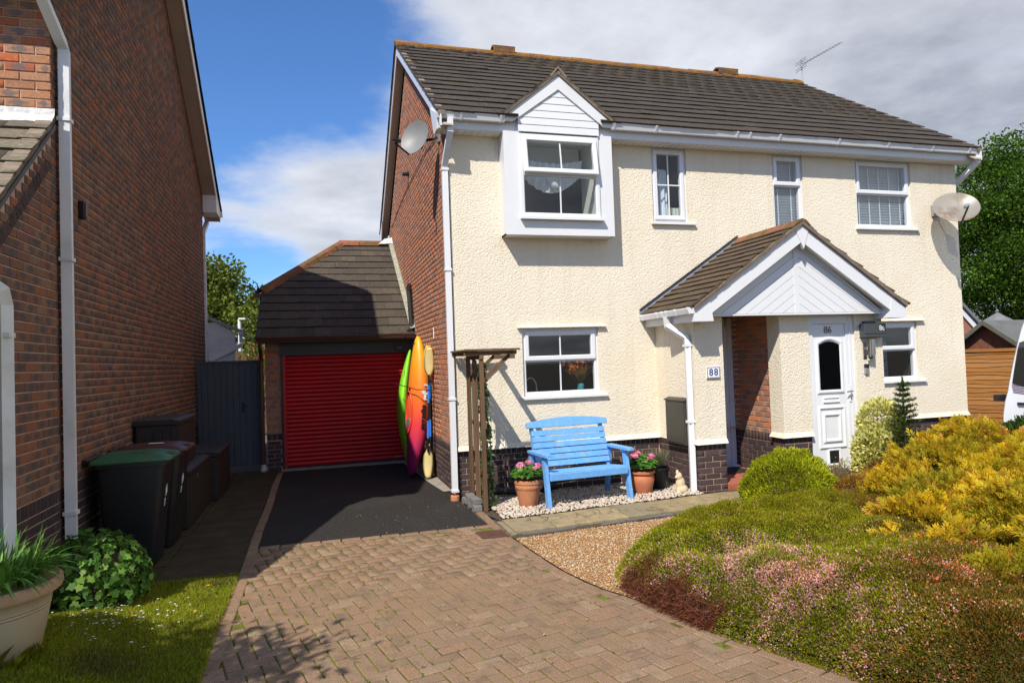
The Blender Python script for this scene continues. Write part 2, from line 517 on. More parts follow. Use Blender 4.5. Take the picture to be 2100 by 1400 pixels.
def tile_mat(name, stops, moss, mossamt, lichen=0.5):
    m, nt = newmat(name)
    p = pos(nt); r = rndv(nt)
    base = ramp(nt, r, stops)
    col = mix(nt, 0.7, base, ramp(nt, noise(nt, p, 24, 5, 0.65), [(0.28, (0.5, 0.5, 0.5)), (0.72, (1.45, 1.4, 1.3))]), 'MULTIPLY')
    sp = N(nt, 'ShaderNodeTexVoronoi', {'Vector': p, 'Scale': 9.0}, feature='F1').outputs['Distance']
    spn = mth(nt, 'ADD', sp, mth(nt, 'MULTIPLY', noise(nt, p, 30, 3), 0.22))
    lm = mth(nt, 'MULTIPLY', ramp(nt, spn, [(0.17, 1.0), (0.22, 0.0)]), lichen)
    col = mix(nt, lm, col, (0.30, 0.29, 0.25))
    uvs = N(nt, 'ShaderNodeSeparateXYZ', {0: N(nt, 'ShaderNodeUVMap').outputs[0]})
    edge = N(nt, 'ShaderNodeMapRange', {0: uvs.outputs[1], 1: 0.30, 2: 0.0, 3: -0.10, 4: 0.16}).outputs[0]
    mm = mth(nt, 'ADD', mth(nt, 'ADD', noise(nt, p, 3.1, 6, 0.7), edge), mossamt)
    mk = ramp(nt, mm, [(0.60, 0.0), (0.70, 0.85)])
    mc = mix(nt, noise(nt, p, 17, 3), moss[0], moss[1])
    col = mix(nt, mk, col, mc)
    h = mth(nt, 'ADD', noise(nt, p, 90, 4), mth(nt, 'MULTIPLY', mk, 1.6))
    finish(nt, col, 0.9, h, 0.5, 0.008, 0.25)
tile_mat('roof_tile', [(0, (0.052, 0.043, 0.037)), (0.35, (0.057, 0.047, 0.040)), (0.7, (0.047, 0.039, 0.034)), (1, (0.064, 0.052, 0.044))], ((0.13, 0.075, 0.022), (0.07, 0.055, 0.020)), -0.045, 0.35)
tile_mat('porch_tile', [(0, (0.085, 0.062, 0.046)), (0.5, (0.105, 0.075, 0.052)), (1, (0.07, 0.053, 0.042))], ((0.13, 0.085, 0.020), (0.085, 0.062, 0.018)), 0.035, 0.3)
tile_mat('garage_tile', [(0, (0.068, 0.057, 0.046)), (0.4, (0.080, 0.067, 0.053)), (0.7, (0.058, 0.049, 0.039)), (1, (0.095, 0.078, 0.058))], ((0.07, 0.065, 0.02), (0.05, 0.045, 0.018)), -0.05, 0.7)
tile_mat('lean_tile', [(0, (0.14, 0.115, 0.085)), (0.5, (0.17, 0.145, 0.11)), (1, (0.11, 0.095, 0.075))], ((0.06, 0.055, 0.02), (0.035, 0.03, 0.016)), 0.02, 0.8)
tile_mat('ridge_lichen', [(0, (0.16, 0.085, 0.05)), (0.5, (0.20, 0.10, 0.055)), (1, (0.13, 0.08, 0.05))], ((0.36, 0.15, 0.025), (0.16, 0.10, 0.02)), 0.02, 0.4)
tile_mat('ridge_red', [(0, (0.23, 0.095, 0.055)), (0.5, (0.28, 0.115, 0.065)), (1, (0.20, 0.09, 0.055))], ((0.16, 0.10, 0.03), (0.08, 0.06, 0.02)), -0.03, 0.6)
simple('verge_mortar', (0.20, 0.155, 0.115), 0.95, 0.3, 14, 0.6, 60)

simple('upvc', (0.70, 0.71, 0.735), 0.32, 0.02, 2, 0, 80, 0.5, dirt=(0.62, 0.60, 0.54), dscale=2.2, damt=0.30)
simple('upvc_aged', (0.72, 0.73, 0.75), 0.42, 0.05, 3, 0, 80, 0.4, dirt=(0.42, 0.42, 0.36), dscale=1.6, damt=0.6)
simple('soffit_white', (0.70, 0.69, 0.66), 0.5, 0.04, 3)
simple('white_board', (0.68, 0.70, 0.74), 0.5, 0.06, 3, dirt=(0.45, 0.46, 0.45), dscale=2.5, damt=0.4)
simple('soffit_shade', (0.42, 0.36, 0.31), 0.6, 0.08, 3)  # white soffit's brownish shade put into the colour
simple('lead', (0.30, 0.32, 0.35), 0.55, 0.25, 10, 0.4, 30)
simple('lead_old', (0.30, 0.285, 0.21), 0.7, 0.35, 14, 0.5, 50)
simple('lead_white', (0.55, 0.55, 0.54), 0.6, 0.35, 22, 0.7, 50)
simple('black_plastic', (0.012, 0.012, 0.013), 0.4, 0.2, 6)
simple('black_paint', (0.018, 0.017, 0.017), 0.55, 0.25, 6)
simple('brown_plastic', (0.085, 0.032, 0.022), 0.35, 0.12, 6)
simple('tarmac', (0.027, 0.024, 0.021), 0.9, 0.5, 26, 0.9, 240, 0.25, dirt=(0.055, 0.049, 0.042), dscale=0.9, damt=0.5, bdist=0.006)
simple('concrete', (0.26, 0.235, 0.20), 0.9, 0.22, 7, 0.4, 120)
simple('soil', (0.060, 0.045, 0.032), 0.95, 0.35, 14, 0.9, 60)
simple('ground_earth', (0.10, 0.085, 0.06), 0.95, 0.3, 2, 0.6, 30)
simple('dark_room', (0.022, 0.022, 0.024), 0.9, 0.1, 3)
simple('room_wall', (0.34, 0.33, 0.31), 0.9, 0.06, 2)
simple('blind_slat', (0.74, 0.77, 0.80), 0.5, 0.04, 3)
simple('fabric_white', (0.72, 0.72, 0.72), 0.85, 0.06, 9, 0.3, 60)
simple('curtain_cream', (0.62, 0.60, 0.50), 0.85, 0.08, 9)
simple('bench_blue', (0.135, 0.35, 0.70), 0.55, 0.10, 14, 0.5, 60, 0.35, dirt=(0.26, 0.44, 0.66), dscale=11, damt=0.6)
simple('terracotta', (0.50, 0.20, 0.095), 0.75, 0.12, 9, 0.2, 90, 0.3, dirt=(0.52, 0.33, 0.19), dscale=7, damt=0.75)
simple('terracotta_red', (0.50, 0.165, 0.075), 0.6, 0.12, 9, 0.2, 90, 0.4, dirt=(0.42, 0.22, 0.13), dscale=8, damt=0.5)
simple('pot_resin', (0.44, 0.36, 0.225), 0.6, 0.07, 5, 0.15, 60, 0.35, dirt=(0.36, 0.25, 0.15), dscale=4, damt=0.4)
simple('pot_resin_rim', (0.50, 0.31, 0.19), 0.6, 0.1, 7, 0.15, 60, 0.35)
simple('stone_cat', (0.56, 0.45, 0.29), 0.9, 0.2, 18, 0.5, 60)
simple('bin_black', (0.0105, 0.0115, 0.013), 0.42, 0.2, 4, 0.12, 260, 0.45)
simple('bin_green', (0.028, 0.115, 0.050), 0.38, 0.2, 6, 0.1, 120, 0.5, dirt=(0.09, 0.085, 0.05), dscale=5, damt=0.5)
simple('bin_maroon', (0.075, 0.022, 0.018), 0.42, 0.25, 6, 0.1, 120, 0.5)
simple('box_brown', (0.022, 0.015, 0.012), 0.6, 0.25, 9, 0.2, 60)
simple('paper_white', (0.75, 0.75, 0.75), 0.7, 0.02, 3)
simple('gate_grey', (0.052, 0.064, 0.085), 0.6, 0.14, 7, 0.25, 50)
simple('quarry_tile', (0.36, 0.115, 0.07), 0.55, 0.22, 9, 0.2, 90)
simple('steel', (0.48, 0.46, 0.43), 0.28, 0.08, 6, metal=1.0)
simple('galv', (0.42, 0.43, 0.44), 0.45, 0.1, 9, metal=0.8)
simple('letterbox_grey', (0.055, 0.060, 0.068), 0.45, 0.06, 4)
simple('number_brown', (0.16, 0.13, 0.095), 0.4, 0.1, 9, metal=0.5)
simple('number_blue', (0.02, 0.035, 0.22), 0.4, 0.1, 9)
simple('ceramic', (0.80, 0.80, 0.78), 0.2, 0.03, 9)
simple('meter_box', (0.050, 0.042, 0.034), 0.55, 0.15, 5, 0.1, 60)
simple('kayak_green', (0.20, 0.58, 0.015), 0.42, 0.06, 6, 0.08, 40, 0.4)
simple('kayak_red', (0.62, 0.045, 0.022), 0.4, 0.1, 6)
simple('paddle_cream', (0.62, 0.50, 0.22), 0.4, 0.1, 8)
simple('paddle_yellow', (0.68, 0.42, 0.055), 0.4, 0.1, 8)
simple('grip_blue', (0.03, 0.20, 0.72), 0.45, 0.06, 8)
simple('shed_red', (0.20, 0.075, 0.045), 0.8, 0.3, 9, 0.3, 40)
simple('shed_felt', (0.105, 0.11, 0.112), 0.9, 0.18, 4, 0.4, 120)
simple('shed_trim', (0.12, 0.115, 0.085), 0.85, 0.25, 6, 0.3, 50)
simple('van_white', (0.80, 0.81, 0.83), 0.22, 0.015, 2, 0, 80, 0.6)
simple('rubber', (0.02, 0.02, 0.021), 0.7, 0.1, 5)
simple('stripe_purple', (0.17, 0.055, 0.11), 0.4, 0.05, 5)
simple('grey_block', (0.165, 0.155, 0.145), 0.9, 0.2, 14, 0.5, 90)
simple('kerb_grey', (0.125, 0.115, 0.10), 0.9, 0.2, 8, 0.4, 80)
simple('grate_iron', (0.12, 0.052, 0.036), 0.75, 0.25, 12, 0.3, 80, metal=0.2)
simple('far_brick', (0.30, 0.13, 0.085), 0.9, 0.2, 20)
simple('far_roof', (0.16, 0.165, 0.17), 0.9, 0.15, 5)
simple('turquoise', (0.05, 0.30, 0.30), 0.4, 0.1, 6)
simple('lichen_pipe', (0.5, 0.5, 0.48), 0.5, 0.2, 8)
simple('bark', (0.10, 0.080, 0.060), 0.95, 0.3, 14, 0.7, 40)
simple('twig', (0.09, 0.060, 0.038), 0.95, 0.3, 14)
simple('heather_core', (0.050, 0.048, 0.012), 0.95, 0.4, 30, spec=0.03)
simple('thuja_core', (0.050, 0.042, 0.012), 0.95, 0.4, 20, spec=0.03)

def wood_mat(name, cols, sx=(1, 1, 1)):
    m, nt = newmat(name)
    p = pos(nt); r = rndv(nt)
    mp = N(nt, 'ShaderNodeMapping', {'Vector': p, 'Scale': sx}).outputs[0]
    g = noise(nt, mp, 14, 6, 0.65)
    col = ramp(nt, mth(nt, 'ADD', mth(nt, 'MULTIPLY', g, 0.75), mth(nt, 'MULTIPLY', r, 0.3)), [(0.25, cols[0]), (0.5, cols[1]), (0.8, cols[2])])
    finish(nt, col, 0.8, noise(nt, mp, 40, 4), 0.35, 0.005, 0.25)
wood_mat('trellis_wood', ((0.075, 0.040, 0.020), (0.125, 0.070, 0.036), (0.20, 0.125, 0.070)), (1, 1, 0.12))
wood_mat('fence_wood', ((0.20, 0.085, 0.026), (0.30, 0.135, 0.040), (0.36, 0.185, 0.070)), (0.3, 0.3, 3))
wood_mat('old_wood', ((0.07, 0.045, 0.028), (0.11, 0.07, 0.045), (0.16, 0.11, 0.07)), (1, 1, 0.15))

# garage roller door slats
simple('door_red', (0.52, 0.008, 0.008), 0.42, 0.10, 3, 0, 80, 0.30, dirt=(0.42, 0.02, 0.015), dscale=1.2, damt=0.5)
simple('door_black', (0.016, 0.013, 0.012), 0.45, 0.15, 5)

# pavers: speckled aggregate, moss stains
m, nt = newmat('paver')
p = pos(nt); r = rndv(nt)
base = ramp(nt, r, [(0, (0.225, 0.145, 0.092)), (0.2, (0.240, 0.153, 0.097)), (0.4, (0.212, 0.143, 0.094)), (0.6, (0.252, 0.156, 0.096)), (0.78, (0.225, 0.150, 0.100)), (0.93, (0.265, 0.182, 0.120))])
spk = noise(nt, p, 210, 3, 0.7)
col = mix(nt, 0.85, base, ramp(nt, spk, [(0.30, (0.32, 0.30, 0.28)), (0.5, (0.95, 0.95, 0.95)), (0.66, (2.0, 1.9, 1.75))]), 'MULTIPLY')
grn = ramp(nt, noise(nt, p, 1.4, 6, 0.7), [(0.50, 0.0), (0.70, 0.28)])
col = mix(nt, grn, col, (0.165, 0.150, 0.085))
blot = ramp(nt, noise(nt, p, 5.0, 5, 0.65), [(0.33, 0.45), (0.50, 0.0)])
col = mix(nt, blot, col, (0.085, 0.070, 0.050))
pale = ramp(nt, noise(nt, p, 7.0, 4, 0.7), [(0.66, 0.0), (0.74, 0.5)])
col = mix(nt, pale, col, (0.38, 0.32, 0.26))
finish(nt, col, 0.93, mth(nt, 'ADD', spk, noise(nt, p, 45, 3)), 0.6, 0.006, 0.2)
# joint bed: sand, moss
m, nt = newmat('paver_joint')
p = pos(nt)
col = ramp(nt, noise(nt, p, 5.5, 6, 0.7), [(0.32, (0.060, 0.042, 0.026)), (0.44, (0.09, 0.080, 0.022)), (0.54, (0.13, 0.155, 0.020)), (0.72, (0.10, 0.14, 0.018))])
finish(nt, col, 0.95, noise(nt, p, 160, 3), 0.6, 0.006, 0.1)

m, nt = newmat('sandstone_slab')
p = pos(nt); r = rndv(nt)
base = ramp(nt, r, [(0, (0.27, 0.215, 0.125)), (0.5, (0.31, 0.245, 0.145)), (1, (0.24, 0.20, 0.13))])
col = mix(nt, 0.6, base, ramp(nt, noise(nt, p, 9, 6, 0.65), [(0.3, (0.55, 0.52, 0.46)), (0.7, (1.3, 1.28, 1.2))]), 'MULTIPLY')
wv = N(nt, 'ShaderNodeTexWave', {'Vector': p, 'Scale': 2.3, 'Distortion': 14.0, 'Detail': 3.0, 'Detail Scale': 1.3}, wave_type='BANDS').outputs['Fac']
dk = mth(nt, 'MULTIPLY', ramp(nt, wv, [(0.80, 0.0), (0.97, 0.75)]), ramp(nt, noise(nt, p, 1.7, 3), [(0.48, 0.0), (0.60, 1.0)]))
col = mix(nt, dk, col, (0.095, 0.080, 0.05))
finish(nt, col, 0.88, noise(nt, p, 26, 5), 0.4, 0.008, 0.25)

m, nt = newmat('old_slab')
p = pos(nt); r = rndv(nt)
col = ramp(nt, noise(nt, p, 4, 6, 0.7), [(0.3, (0.034, 0.025, 0.013)), (0.55, (0.056, 0.042, 0.023)), (0.75, (0.078, 0.061, 0.036))])
mo = ramp(nt, noise(nt, p, 2.3, 5, 0.7), [(0.55, 0.0), (0.7, 0.7)])
col = mix(nt, mo, col, (0.055, 0.075, 0.02))
finish(nt, col, 0.9, noise(nt, p, 60, 4), 0.5, 0.006, 0.2)

# gravel and cobbles take their colour from the stone
def stone_mat(name, stops):
    m, nt = newmat(name)
    p = pos(nt); r = rndv(nt)
    col = mix(nt, 0.5, ramp(nt, r, stops), ramp(nt, noise(nt, p, 70, 3), [(0.3, (0.6, 0.6, 0.6)), (0.7, (1.3, 1.3, 1.3))]), 'MULTIPLY')
    finish(nt, col, 0.75, noise(nt, p, 110, 3), 0.3, 0.004, 0.35)
stone_mat('gravel_gold', [(0, (0.46, 0.21, 0.06)), (0.18, (0.54, 0.34, 0.145)), (0.36, (0.34, 0.145, 0.045)), (0.52, (0.60, 0.46, 0.28)), (0.68, (0.44, 0.25, 0.095)), (0.8, (0.22, 0.165, 0.115)), (0.9, (0.68, 0.60, 0.48)), (1.0, (0.50, 0.21, 0.07))])
stone_mat('cobble', [(0, (0.50, 0.40, 0.31)), (0.2, (0.60, 0.52, 0.43)), (0.4, (0.46, 0.31, 0.23)), (0.6, (0.62, 0.56, 0.48)), (0.8, (0.40, 0.35, 0.29)), (1.0, (0.66, 0.50, 0.38))])
simple('gravel_bed', (0.26, 0.145, 0.06), 0.95, 0.4, 40, 0.9, 70)

# lawn base
m, nt = newmat('lawn_base')
p = pos(nt)
col = ramp(nt, noise(nt, p, 3.2, 6, 0.7), [(0.3, (0.18, 0.22, 0.024)), (0.5, (0.23, 0.27, 0.034)), (0.7, (0.29, 0.26, 0.07))])
finish(nt, col, 0.95, noise(nt, p, 90, 3), 0.8, 0.02, 0.1)

def leaf_mat(name, trans=0.35, rough=0.5, spec=0.35):
    m, nt = newmat(name)
    c = N(nt, 'ShaderNodeAttribute', attribute_name='Col').outputs['Color']
    b = N(nt, 'ShaderNodeBsdfPrincipled', {'Base Color': c, 'Roughness': rough, 'Specular IOR Level': spec})
    t = N(nt, 'ShaderNodeBsdfTranslucent', {'Color': mix(nt, 1.0, c, (1.25, 1.2, 0.6), 'MULTIPLY')})
    ms = N(nt, 'ShaderNodeMixShader', {0: trans, 1: b.outputs[0], 2: t.outputs[0]})
    N(nt, 'ShaderNodeOutputMaterial', {'Surface': ms.outputs[0]})
leaf_mat('leaf', 0.35, 0.6, 0.12)
leaf_mat('leaf_matte', 0.3, 0.8, 0.04)
leaf_mat('leaf_gloss', 0.28, 0.35, 0.4)
leaf_mat('grass_leaf', 0.5, 0.6, 0.15)
leaf_mat('petal', 0.4, 0.6, 0.2)

# window glass: see-through with a reflection that grows at grazing angles
def glass_mat(name, tint, refl=1.45, base=0.05):
    m, nt = newmat(name)
    fr = N(nt, 'ShaderNodeFresnel', {'IOR': refl}).outputs[0]
    fr = mth(nt, 'ADD', fr, base, True)
    fr = mth(nt, 'MULTIPLY', fr, mth(nt, 'SUBTRACT', 1.0, N(nt, 'ShaderNodeNewGeometry').outputs['Backfacing']))
    t = N(nt, 'ShaderNodeBsdfTransparent', {'Color': c4(tint)})
    g = N(nt, 'ShaderNodeBsdfGlossy', {'Color': (1, 1, 1, 1), 'Roughness': 0.02})
    ms = N(nt, 'ShaderNodeMixShader', {0: fr, 1: t.outputs[0], 2: g.outputs[0]})
    N(nt, 'ShaderNodeOutputMaterial', {'Surface': ms.outputs[0]})
glass_mat('glass', (0.90, 0.93, 0.95))
glass_mat('glass_dark', (0.30, 0.32, 0.34), 1.5, 0.08)
# clear acrylic satellite dish: partly see-through, rust stains
m, nt = newmat('dish_clear')
p = pos(nt)
rust = ramp(nt, noise(nt, p, 3.5, 5, 0.7), [(0.50, 0.0), (0.66, 0.9)])
dcol = mix(nt, rust, (0.34, 0.31, 0.27), (0.24, 0.13, 0.065))
d = N(nt, 'ShaderNodeBsdfPrincipled', {'Base Color': dcol, 'Roughness': 0.35})
t = N(nt, 'ShaderNodeBsdfTransparent', {'Color': (0.9, 0.9, 0.9, 1)})
ms = N(nt, 'ShaderNodeMixShader', {0: 0.6, 1: t.outputs[0], 2: d.outputs[0]})
N(nt, 'ShaderNodeOutputMaterial', {'Surface': ms.outputs[0]})
simple('dish_grey', (0.20, 0.205, 0.205), 0.5, 0.08, 8)

# kayak hull moulded in colours that run into each other along its length; shadow painted in as darker colour at the stern
m, nt = newmat('kayak_fade')
oc = N(nt, 'ShaderNodeTexCoord').outputs['Object']
kz = N(nt, 'ShaderNodeSeparateXYZ', {0: oc}).outputs[2]
kf = mth(nt, 'ADD', mth(nt, 'DIVIDE', kz, 2.27), mth(nt, 'MULTIPLY', mth(nt, 'SUBTRACT', noise(nt, oc, 3, 3), 0.5), 0.08))
col = ramp(nt, kf, [(0.0, (0.24, 0.012, 0.085)), (0.20, (0.45, 0.022, 0.105)), (0.36, (0.66, 0.045, 0.055)), (0.52, (0.76, 0.13, 0.020)), (0.78, (0.82, 0.28, 0.018)), (1.0, (0.78, 0.40, 0.02))])
finish(nt, col, 0.42, noise(nt, oc, 40, 3), 0.06, 0.004, 0.4)
# ------------------------------------------------------------------ ground and setting
def sheet(name, poly, z, mat, kind='structure', parent=None):
    mb = MB(); mb.add([(x, y, z) for x, y in poly], [tuple(range(len(poly)))])
    return mb.build(name, mat, parent, kind=kind)

# one sheet to the horizon
sheet('garden_soil', [(0.0, -1.2), (9.5, -1.2), (9.5, -10.5), (0.9, -10.5), (0.0, -4.0)], -0.02, 'soil')
sheet('ground', [(-300, -300), (300, -300), (300, 300), (-300, 300)], -0.06, 'ground_earth')

CURVE = [(0.10, -1.42), (0.10, -2.08), (0.14, -2.62), (0.17, -3.0), (0.21, -3.38), (0.27, -3.69), (0.345, -3.94), (0.43, -4.13), (0.50, -4.32), (0.66, -4.83), (0.74, -5.10), (0.97, -5.63), (1.08, -5.95), (1.25, -6.5), (1.6, -7.3), (2.6, -9.0), (3.6, -10.5)]
DRIVE = [(-2.40, -1.36)] + CURVE[:1] + CURVE[1:] + [(-2.36, -10.5), (-2.49, -4.6), (-2.495, -3.7), (-2.497, -1.36)]
drive = sheet('driveway', DRIVE, -0.012, 'paver_joint')
drive['label'] = 'red herringbone block paved driveway'
tar = sheet('tarmac_strip', [(-2.40, -1.465), (0.02, -1.53), (-0.02, 0.1), (-0.004, 3.9), (-2.42, 3.9)], -0.004, 'tarmac')
# concrete haunch along the gable wall
hb = MB(); hb.add([(-0.30, 3.9, 0.004), (-0.002, 3.9, 0.02), (-0.002, 0.55, 0.02), (-0.10, 0.62, 0.004), (-0.17, 1.4, 0.004)], [(0, 4, 3, 2, 1)])
hb.build('concrete_fillet', 'concrete', None, kind='structure')
hb = MB(); hb.box(-2.42, -0.05, 3.80, 3.99, -0.05, 0.02); hb.build('threshold', 'concrete', None, kind='structure')

# herringbone pavers 200 x 100, turned 13 degrees
PA = math.radians(13.0)
pu = np.array([math.cos(PA), math.sin(PA), 0]); pv = np.array([-math.sin(PA), math.cos(PA), 0])
inner = [(-2.37, -1.55)] + [(-0.21, -1.60), (-0.21, -2.16), (0.04, -2.16)] + [(x-0.10, y-0.02) for x, y in CURVE[2:]] + [(-2.2, -10.5), (-2.35, -4.6), (-2.365, -3.7), (-2.37, -2.4)]
T = []; q = 0.1
def pav(cx, cy, ax, ay, wsc=1.0, hsc=1.0, z=0.0):
    ax = np.array(ax, float)/np.linalg.norm(ax); ay = np.array(ay, float)/np.linalg.norm(ay)
    t = rng.normal(0, 0.006, 2)
    nz = unitv(np.array([t[0], t[1], 1.0]))
    m = np.eye(4); m[:3, 0] = ax*wsc; m[:3, 1] = -nz; m[:3, 2] = ay*hsc; m[:3, 3] = (cx, cy, z+rng.normal(0, 0.0015))
    return m
paver_unit = unit_brick(0.190, 0.0905, 0.05, 0.005)
for i in range(-140, 140):
    for j in range(-140, 140):
        k = (i-j) % 4
        # 90 degree herringbone on a 100 mm grid
        if k == 0:
            c = ((i+1)*q, (j+.5)*q); hor = True
        elif k == 3:
            # vertical brick occupying (i,j) and (i,j+1)
            c = ((i+.5)*q, (j+1)*q); hor = False
            pass
        else:
            continue
        P = np.array([-1.0, -4.0, 0])+pu*c[0]+pv*c[1]
        if P[1] > -1.4 or P[1] < -8.3 or P[0] < -3 or P[0] > 4: continue
        if not inpoly(np.array([P[0]]), np.array([P[1]]), inner)[0] and polydist(np.array([P[0]]), np.array([P[1]]), inner)[0] > 0.045: continue
        T.append(pav(P[0], P[1], pu if hor else pv, pv if hor else -pu, z=-0.004))
scatter('paver', 'pavers', paver_unit, T, 'paver', drive)
# edging courses: top soldier row by the tarmac, both long edges
T = []
for x in np.arange(-2.28, -0.02, 0.203):
    yy = -1.475-0.03*(x+2.28)
    T.append(pav(x, yy-0.01, (1, -0.03, 0), (0, 1, 0)))
for y in np.arange(-4.9, 3.7, 0.203):
    T.append(pav(-2.435+0.006*math.sin(y*2), y, (0.01, 1, 0), (-1, 0.01, 0), 1.0, 1.05))
def along(pts, step):
    pts = [np.array(p) for p in pts]; out = []; acc = 0.0
    for a, b in zip(pts[:-1], pts[1:]):
        d = b-a; L = np.linalg.norm(d); t = step-acc if acc > 0 else step*.5
        while t < L:
            out.append((a+d*t/L, d/L)); t += step
        acc = (L-(t-step))
    return out
for c, d in along([(x-0.045, y) for x, y in CURVE[1:14]], 0.205):
    T.append(pav(c[0], c[1], (d[0], d[1], 0), (-d[1], d[0], 0)))
for y in (-1.50, -1.705): T.append(pav(0.07, y, (0, 1, 0), (-1, 0, 0)))
for x in (-0.24,): 
    for y in (-1.73, -1.93): T.append(pav(x-0.02, y, (0, 1, 0), (-1, 0, 0)))
for x in (-0.15, 0.0): T.append(pav(x, -2.12, (1, 0, 0), (0, 1, 0), 0.75))
for y in np.arange(-1.3, 0.2, 0.205): T.append(pav(0.075, y, (0, 1, 0), (-1, 0, 0)))
scatter('edging_block', 'edging_blocks', paver_unit, T, 'paver', drive)

# drain grate with its slots
gr = empty('drain_grate', (-0.05, -1.91, 0.0), 'rusty iron drain grate at the corner of the block paving', 'drain grate')
fr = MB(); fr.box(-0.185, 0.095, -2.055, -2.035, -0.03, 0.004); fr.box(-0.185, 0.095, -1.785, -1.765, -0.03, 0.004); fr.box(-0.185, -0.165, -2.035, -1.785, -0.03, 0.004); fr.box(0.075, 0.095, -2.035, -1.785, -0.03, 0.004)
fr.build('grate_frame', 'grate_iron', gr)
fr = MB(); fr.quad((-0.165, -2.035, -0.03), (0.075, -2.035, -0.03), (0.075, -1.785, -0.03), (-0.165, -1.785, -0.03)); fr.build('sump', 'soil', gr)
for k in range(9):
    y = -2.015+k*0.0265
    MB().box(-0.165, 0.075, y, y+0.015, -0.028, 0.0).build('bar', 'grate_iron', gr)

# sandstone path in front of the bench
path = sheet('path', [(0.10, -1.40), (3.9, -1.02), (3.9, -1.70), (0.13, -2.17)], -0.006, 'soil')
def slab_poly(pts, z0, z1, name, mat, parent, jit=0.0):
    mb = MB()
    c = np.mean(np.array(pts), axis=0)
    p2 = [(c[0]+(x-c[0])*1.0, c[1]+(y-c[1])*1.0) for x, y in pts]
    ins = 0.008; top = []
    for x, y in p2:
        d = np.array([c[0]-x, c[1]-y]); d = d/np.linalg.norm(d)
        top.append((x+d[0]*ins, y+d[1]*ins, z1+rng.normal(0, jit)))
    n = len(p2)
    V = [(x, y, z0) for x, y in p2]+[(x, y, z1-0.006) for x, y in p2]+top
    F = [tuple(range(2*n, 3*n))]+[(i, (i+1) % n, n+(i+1) % n, n+i) for i in range(n)]+[(n+i, n+(i+1) % n, 2*n+(i+1) % n, 2*n+i) for i in range(n)]
    mb.add(V, F)
    return mb.build(name, mat, parent)
xs = [0.19, 0.655, 1.10, 1.56, 2.035, 2.52, 2.98, 3.45, 3.9]
yb = lambda x: -1.455+0.094*x
yf = lambda x: -2.02+0.085*x
for a, b in zip(xs[:-1], xs[1:]):
    slab_poly([(a+.006, yf(a)), (b-.006, yf(b)), (b-.006, yb(b)), (a+.006, yb(a))], -0.03, 0.022, 'paving_slab', 'sandstone_slab', path, 0.003)
slab_poly([(0.115, -2.09), (0.183, -2.06), (0.178, -1.47), (0.125, -1.46)], -0.03, 0.018, 'edging_stone', 'sandstone_slab', path)
for k in range(5):
    a = 0.25+k*0.62; b = a+0.60
    slab_poly([(a, yf(a)-0.085), (b, yf(b)-0.085), (b, yf(b)-0.018), (a, yf(a)-0.018)], -0.05, 0.004+rng.normal(0, .004), 'kerb_stone', 'kerb_grey', path, 0.004)
slab_poly([(1.05, -3.02), (1.72, -2.90), (1.74, -2.98), (1.06, -3.10)], -0.05, 0.018, 'kerb_stone', 'kerb_grey', path)

# old slabs down the side of the house on the left
sp = sheet('side_path', [(-3.85, -2.42), (-2.50, -2.42), (-2.50, 4.1), (-3.85, 4.1)], -0.02, 'soil')
ys = [-2.40, -1.80, -1.20, -0.60, 0.0, 0.60, 1.20, 1.80, 2.40, 3.0, 3.6, 4.1]
for a, b in zip(ys[:-1], ys[1:]):
    for x0, x1 in ((-3.84, -3.18), (-3.172, -2.488)):
        slab_poly([(x0, a+.005), (x1, a+.005), (x1, b-.005), (x0, b-.005)], -0.03, rng.normal(0, .004), 'paving_slab', 'old_slab', sp, 0.004)

# golden gravel bed: sheet plus loose stones
def stones_unit():
    V = np.array([(1, 0, 0), (.25, .8, .1), (-.8, .45, 0), (-.7, -.6, .05), (.35, -.85, 0), (.1, 0, .62), (-.15, .1, -.5)])
    F = [(5, 0, 1), (5, 1, 2), (5, 2, 3), (5, 3, 4), (5, 4, 0), (6, 1, 0), (6, 2, 1), (6, 3, 2), (6, 4, 3), (6, 0, 4)]
    return V, F, None
def scatter_stones(name, poly, n, smin, smax, mat, zfun, label, cat, flat=0.7):
    xs_ = np.array([p[0] for p in poly]); ys_ = np.array([p[1] for p in poly])
    x = rng.uniform(xs_.min(), xs_.max(), n*3); y = rng.uniform(ys_.min(), ys_.max(), n*3)
    k = inpoly(x, y, poly); x = x[k][:n]; y = y[k][:n]; n = len(x)
    s = rng.uniform(smin, smax, n)
    a = rng.uniform(0, 6.28, n); ca, sa = np.cos(a), np.sin(a)
    T = np.zeros((n, 4, 4)); T[:, 3, 3] = 1
    tl = rng.normal(0, .35, (n, 2))
    X = np.stack([ca, sa, tl[:, 0]], 1); X = unitv(X); Yv = np.stack([-sa, ca, tl[:, 1]], 1); Yv = unitv(Yv - X*np.sum(X*Yv, 1, keepdims=True)); Zv = np.cross(X, Yv)
    T[:, :3, 0] = X*s[:, None]*rng.uniform(.8, 1.3, (n, 1)); T[:, :3, 1] = Yv*s[:, None]*rng.uniform(.65, 1.0, (n, 1)); T[:, :3, 2] = Zv*s[:, None]*flat*rng.uniform(.8, 1.5, (n, 1))
    T[:, 0, 3] = x; T[:, 1, 3] = y; T[:, 2, 3] = zfun(x, y)+s*0.25
    o = merged(name, stones_unit(), T, mat, None)
    return tag(o, label, cat, kind='stuff')
GRAV = [(0.13, -2.20), (1.0, -2.10), (2.2, -2.0), (3.2, -1.9), (3.4, -3.0), (1.9, -3.6), (1.2, -4.7), (0.74, -5.0), (0.66, -4.75), (0.52, -4.30), (0.44, -4.10), (0.35, -3.90), (0.285, -3.66), (0.225, -3.38), (0.185, -3.0), (0.155, -2.62)]
sheet('gravel_ground', GRAV, -0.002, 'gravel_bed')
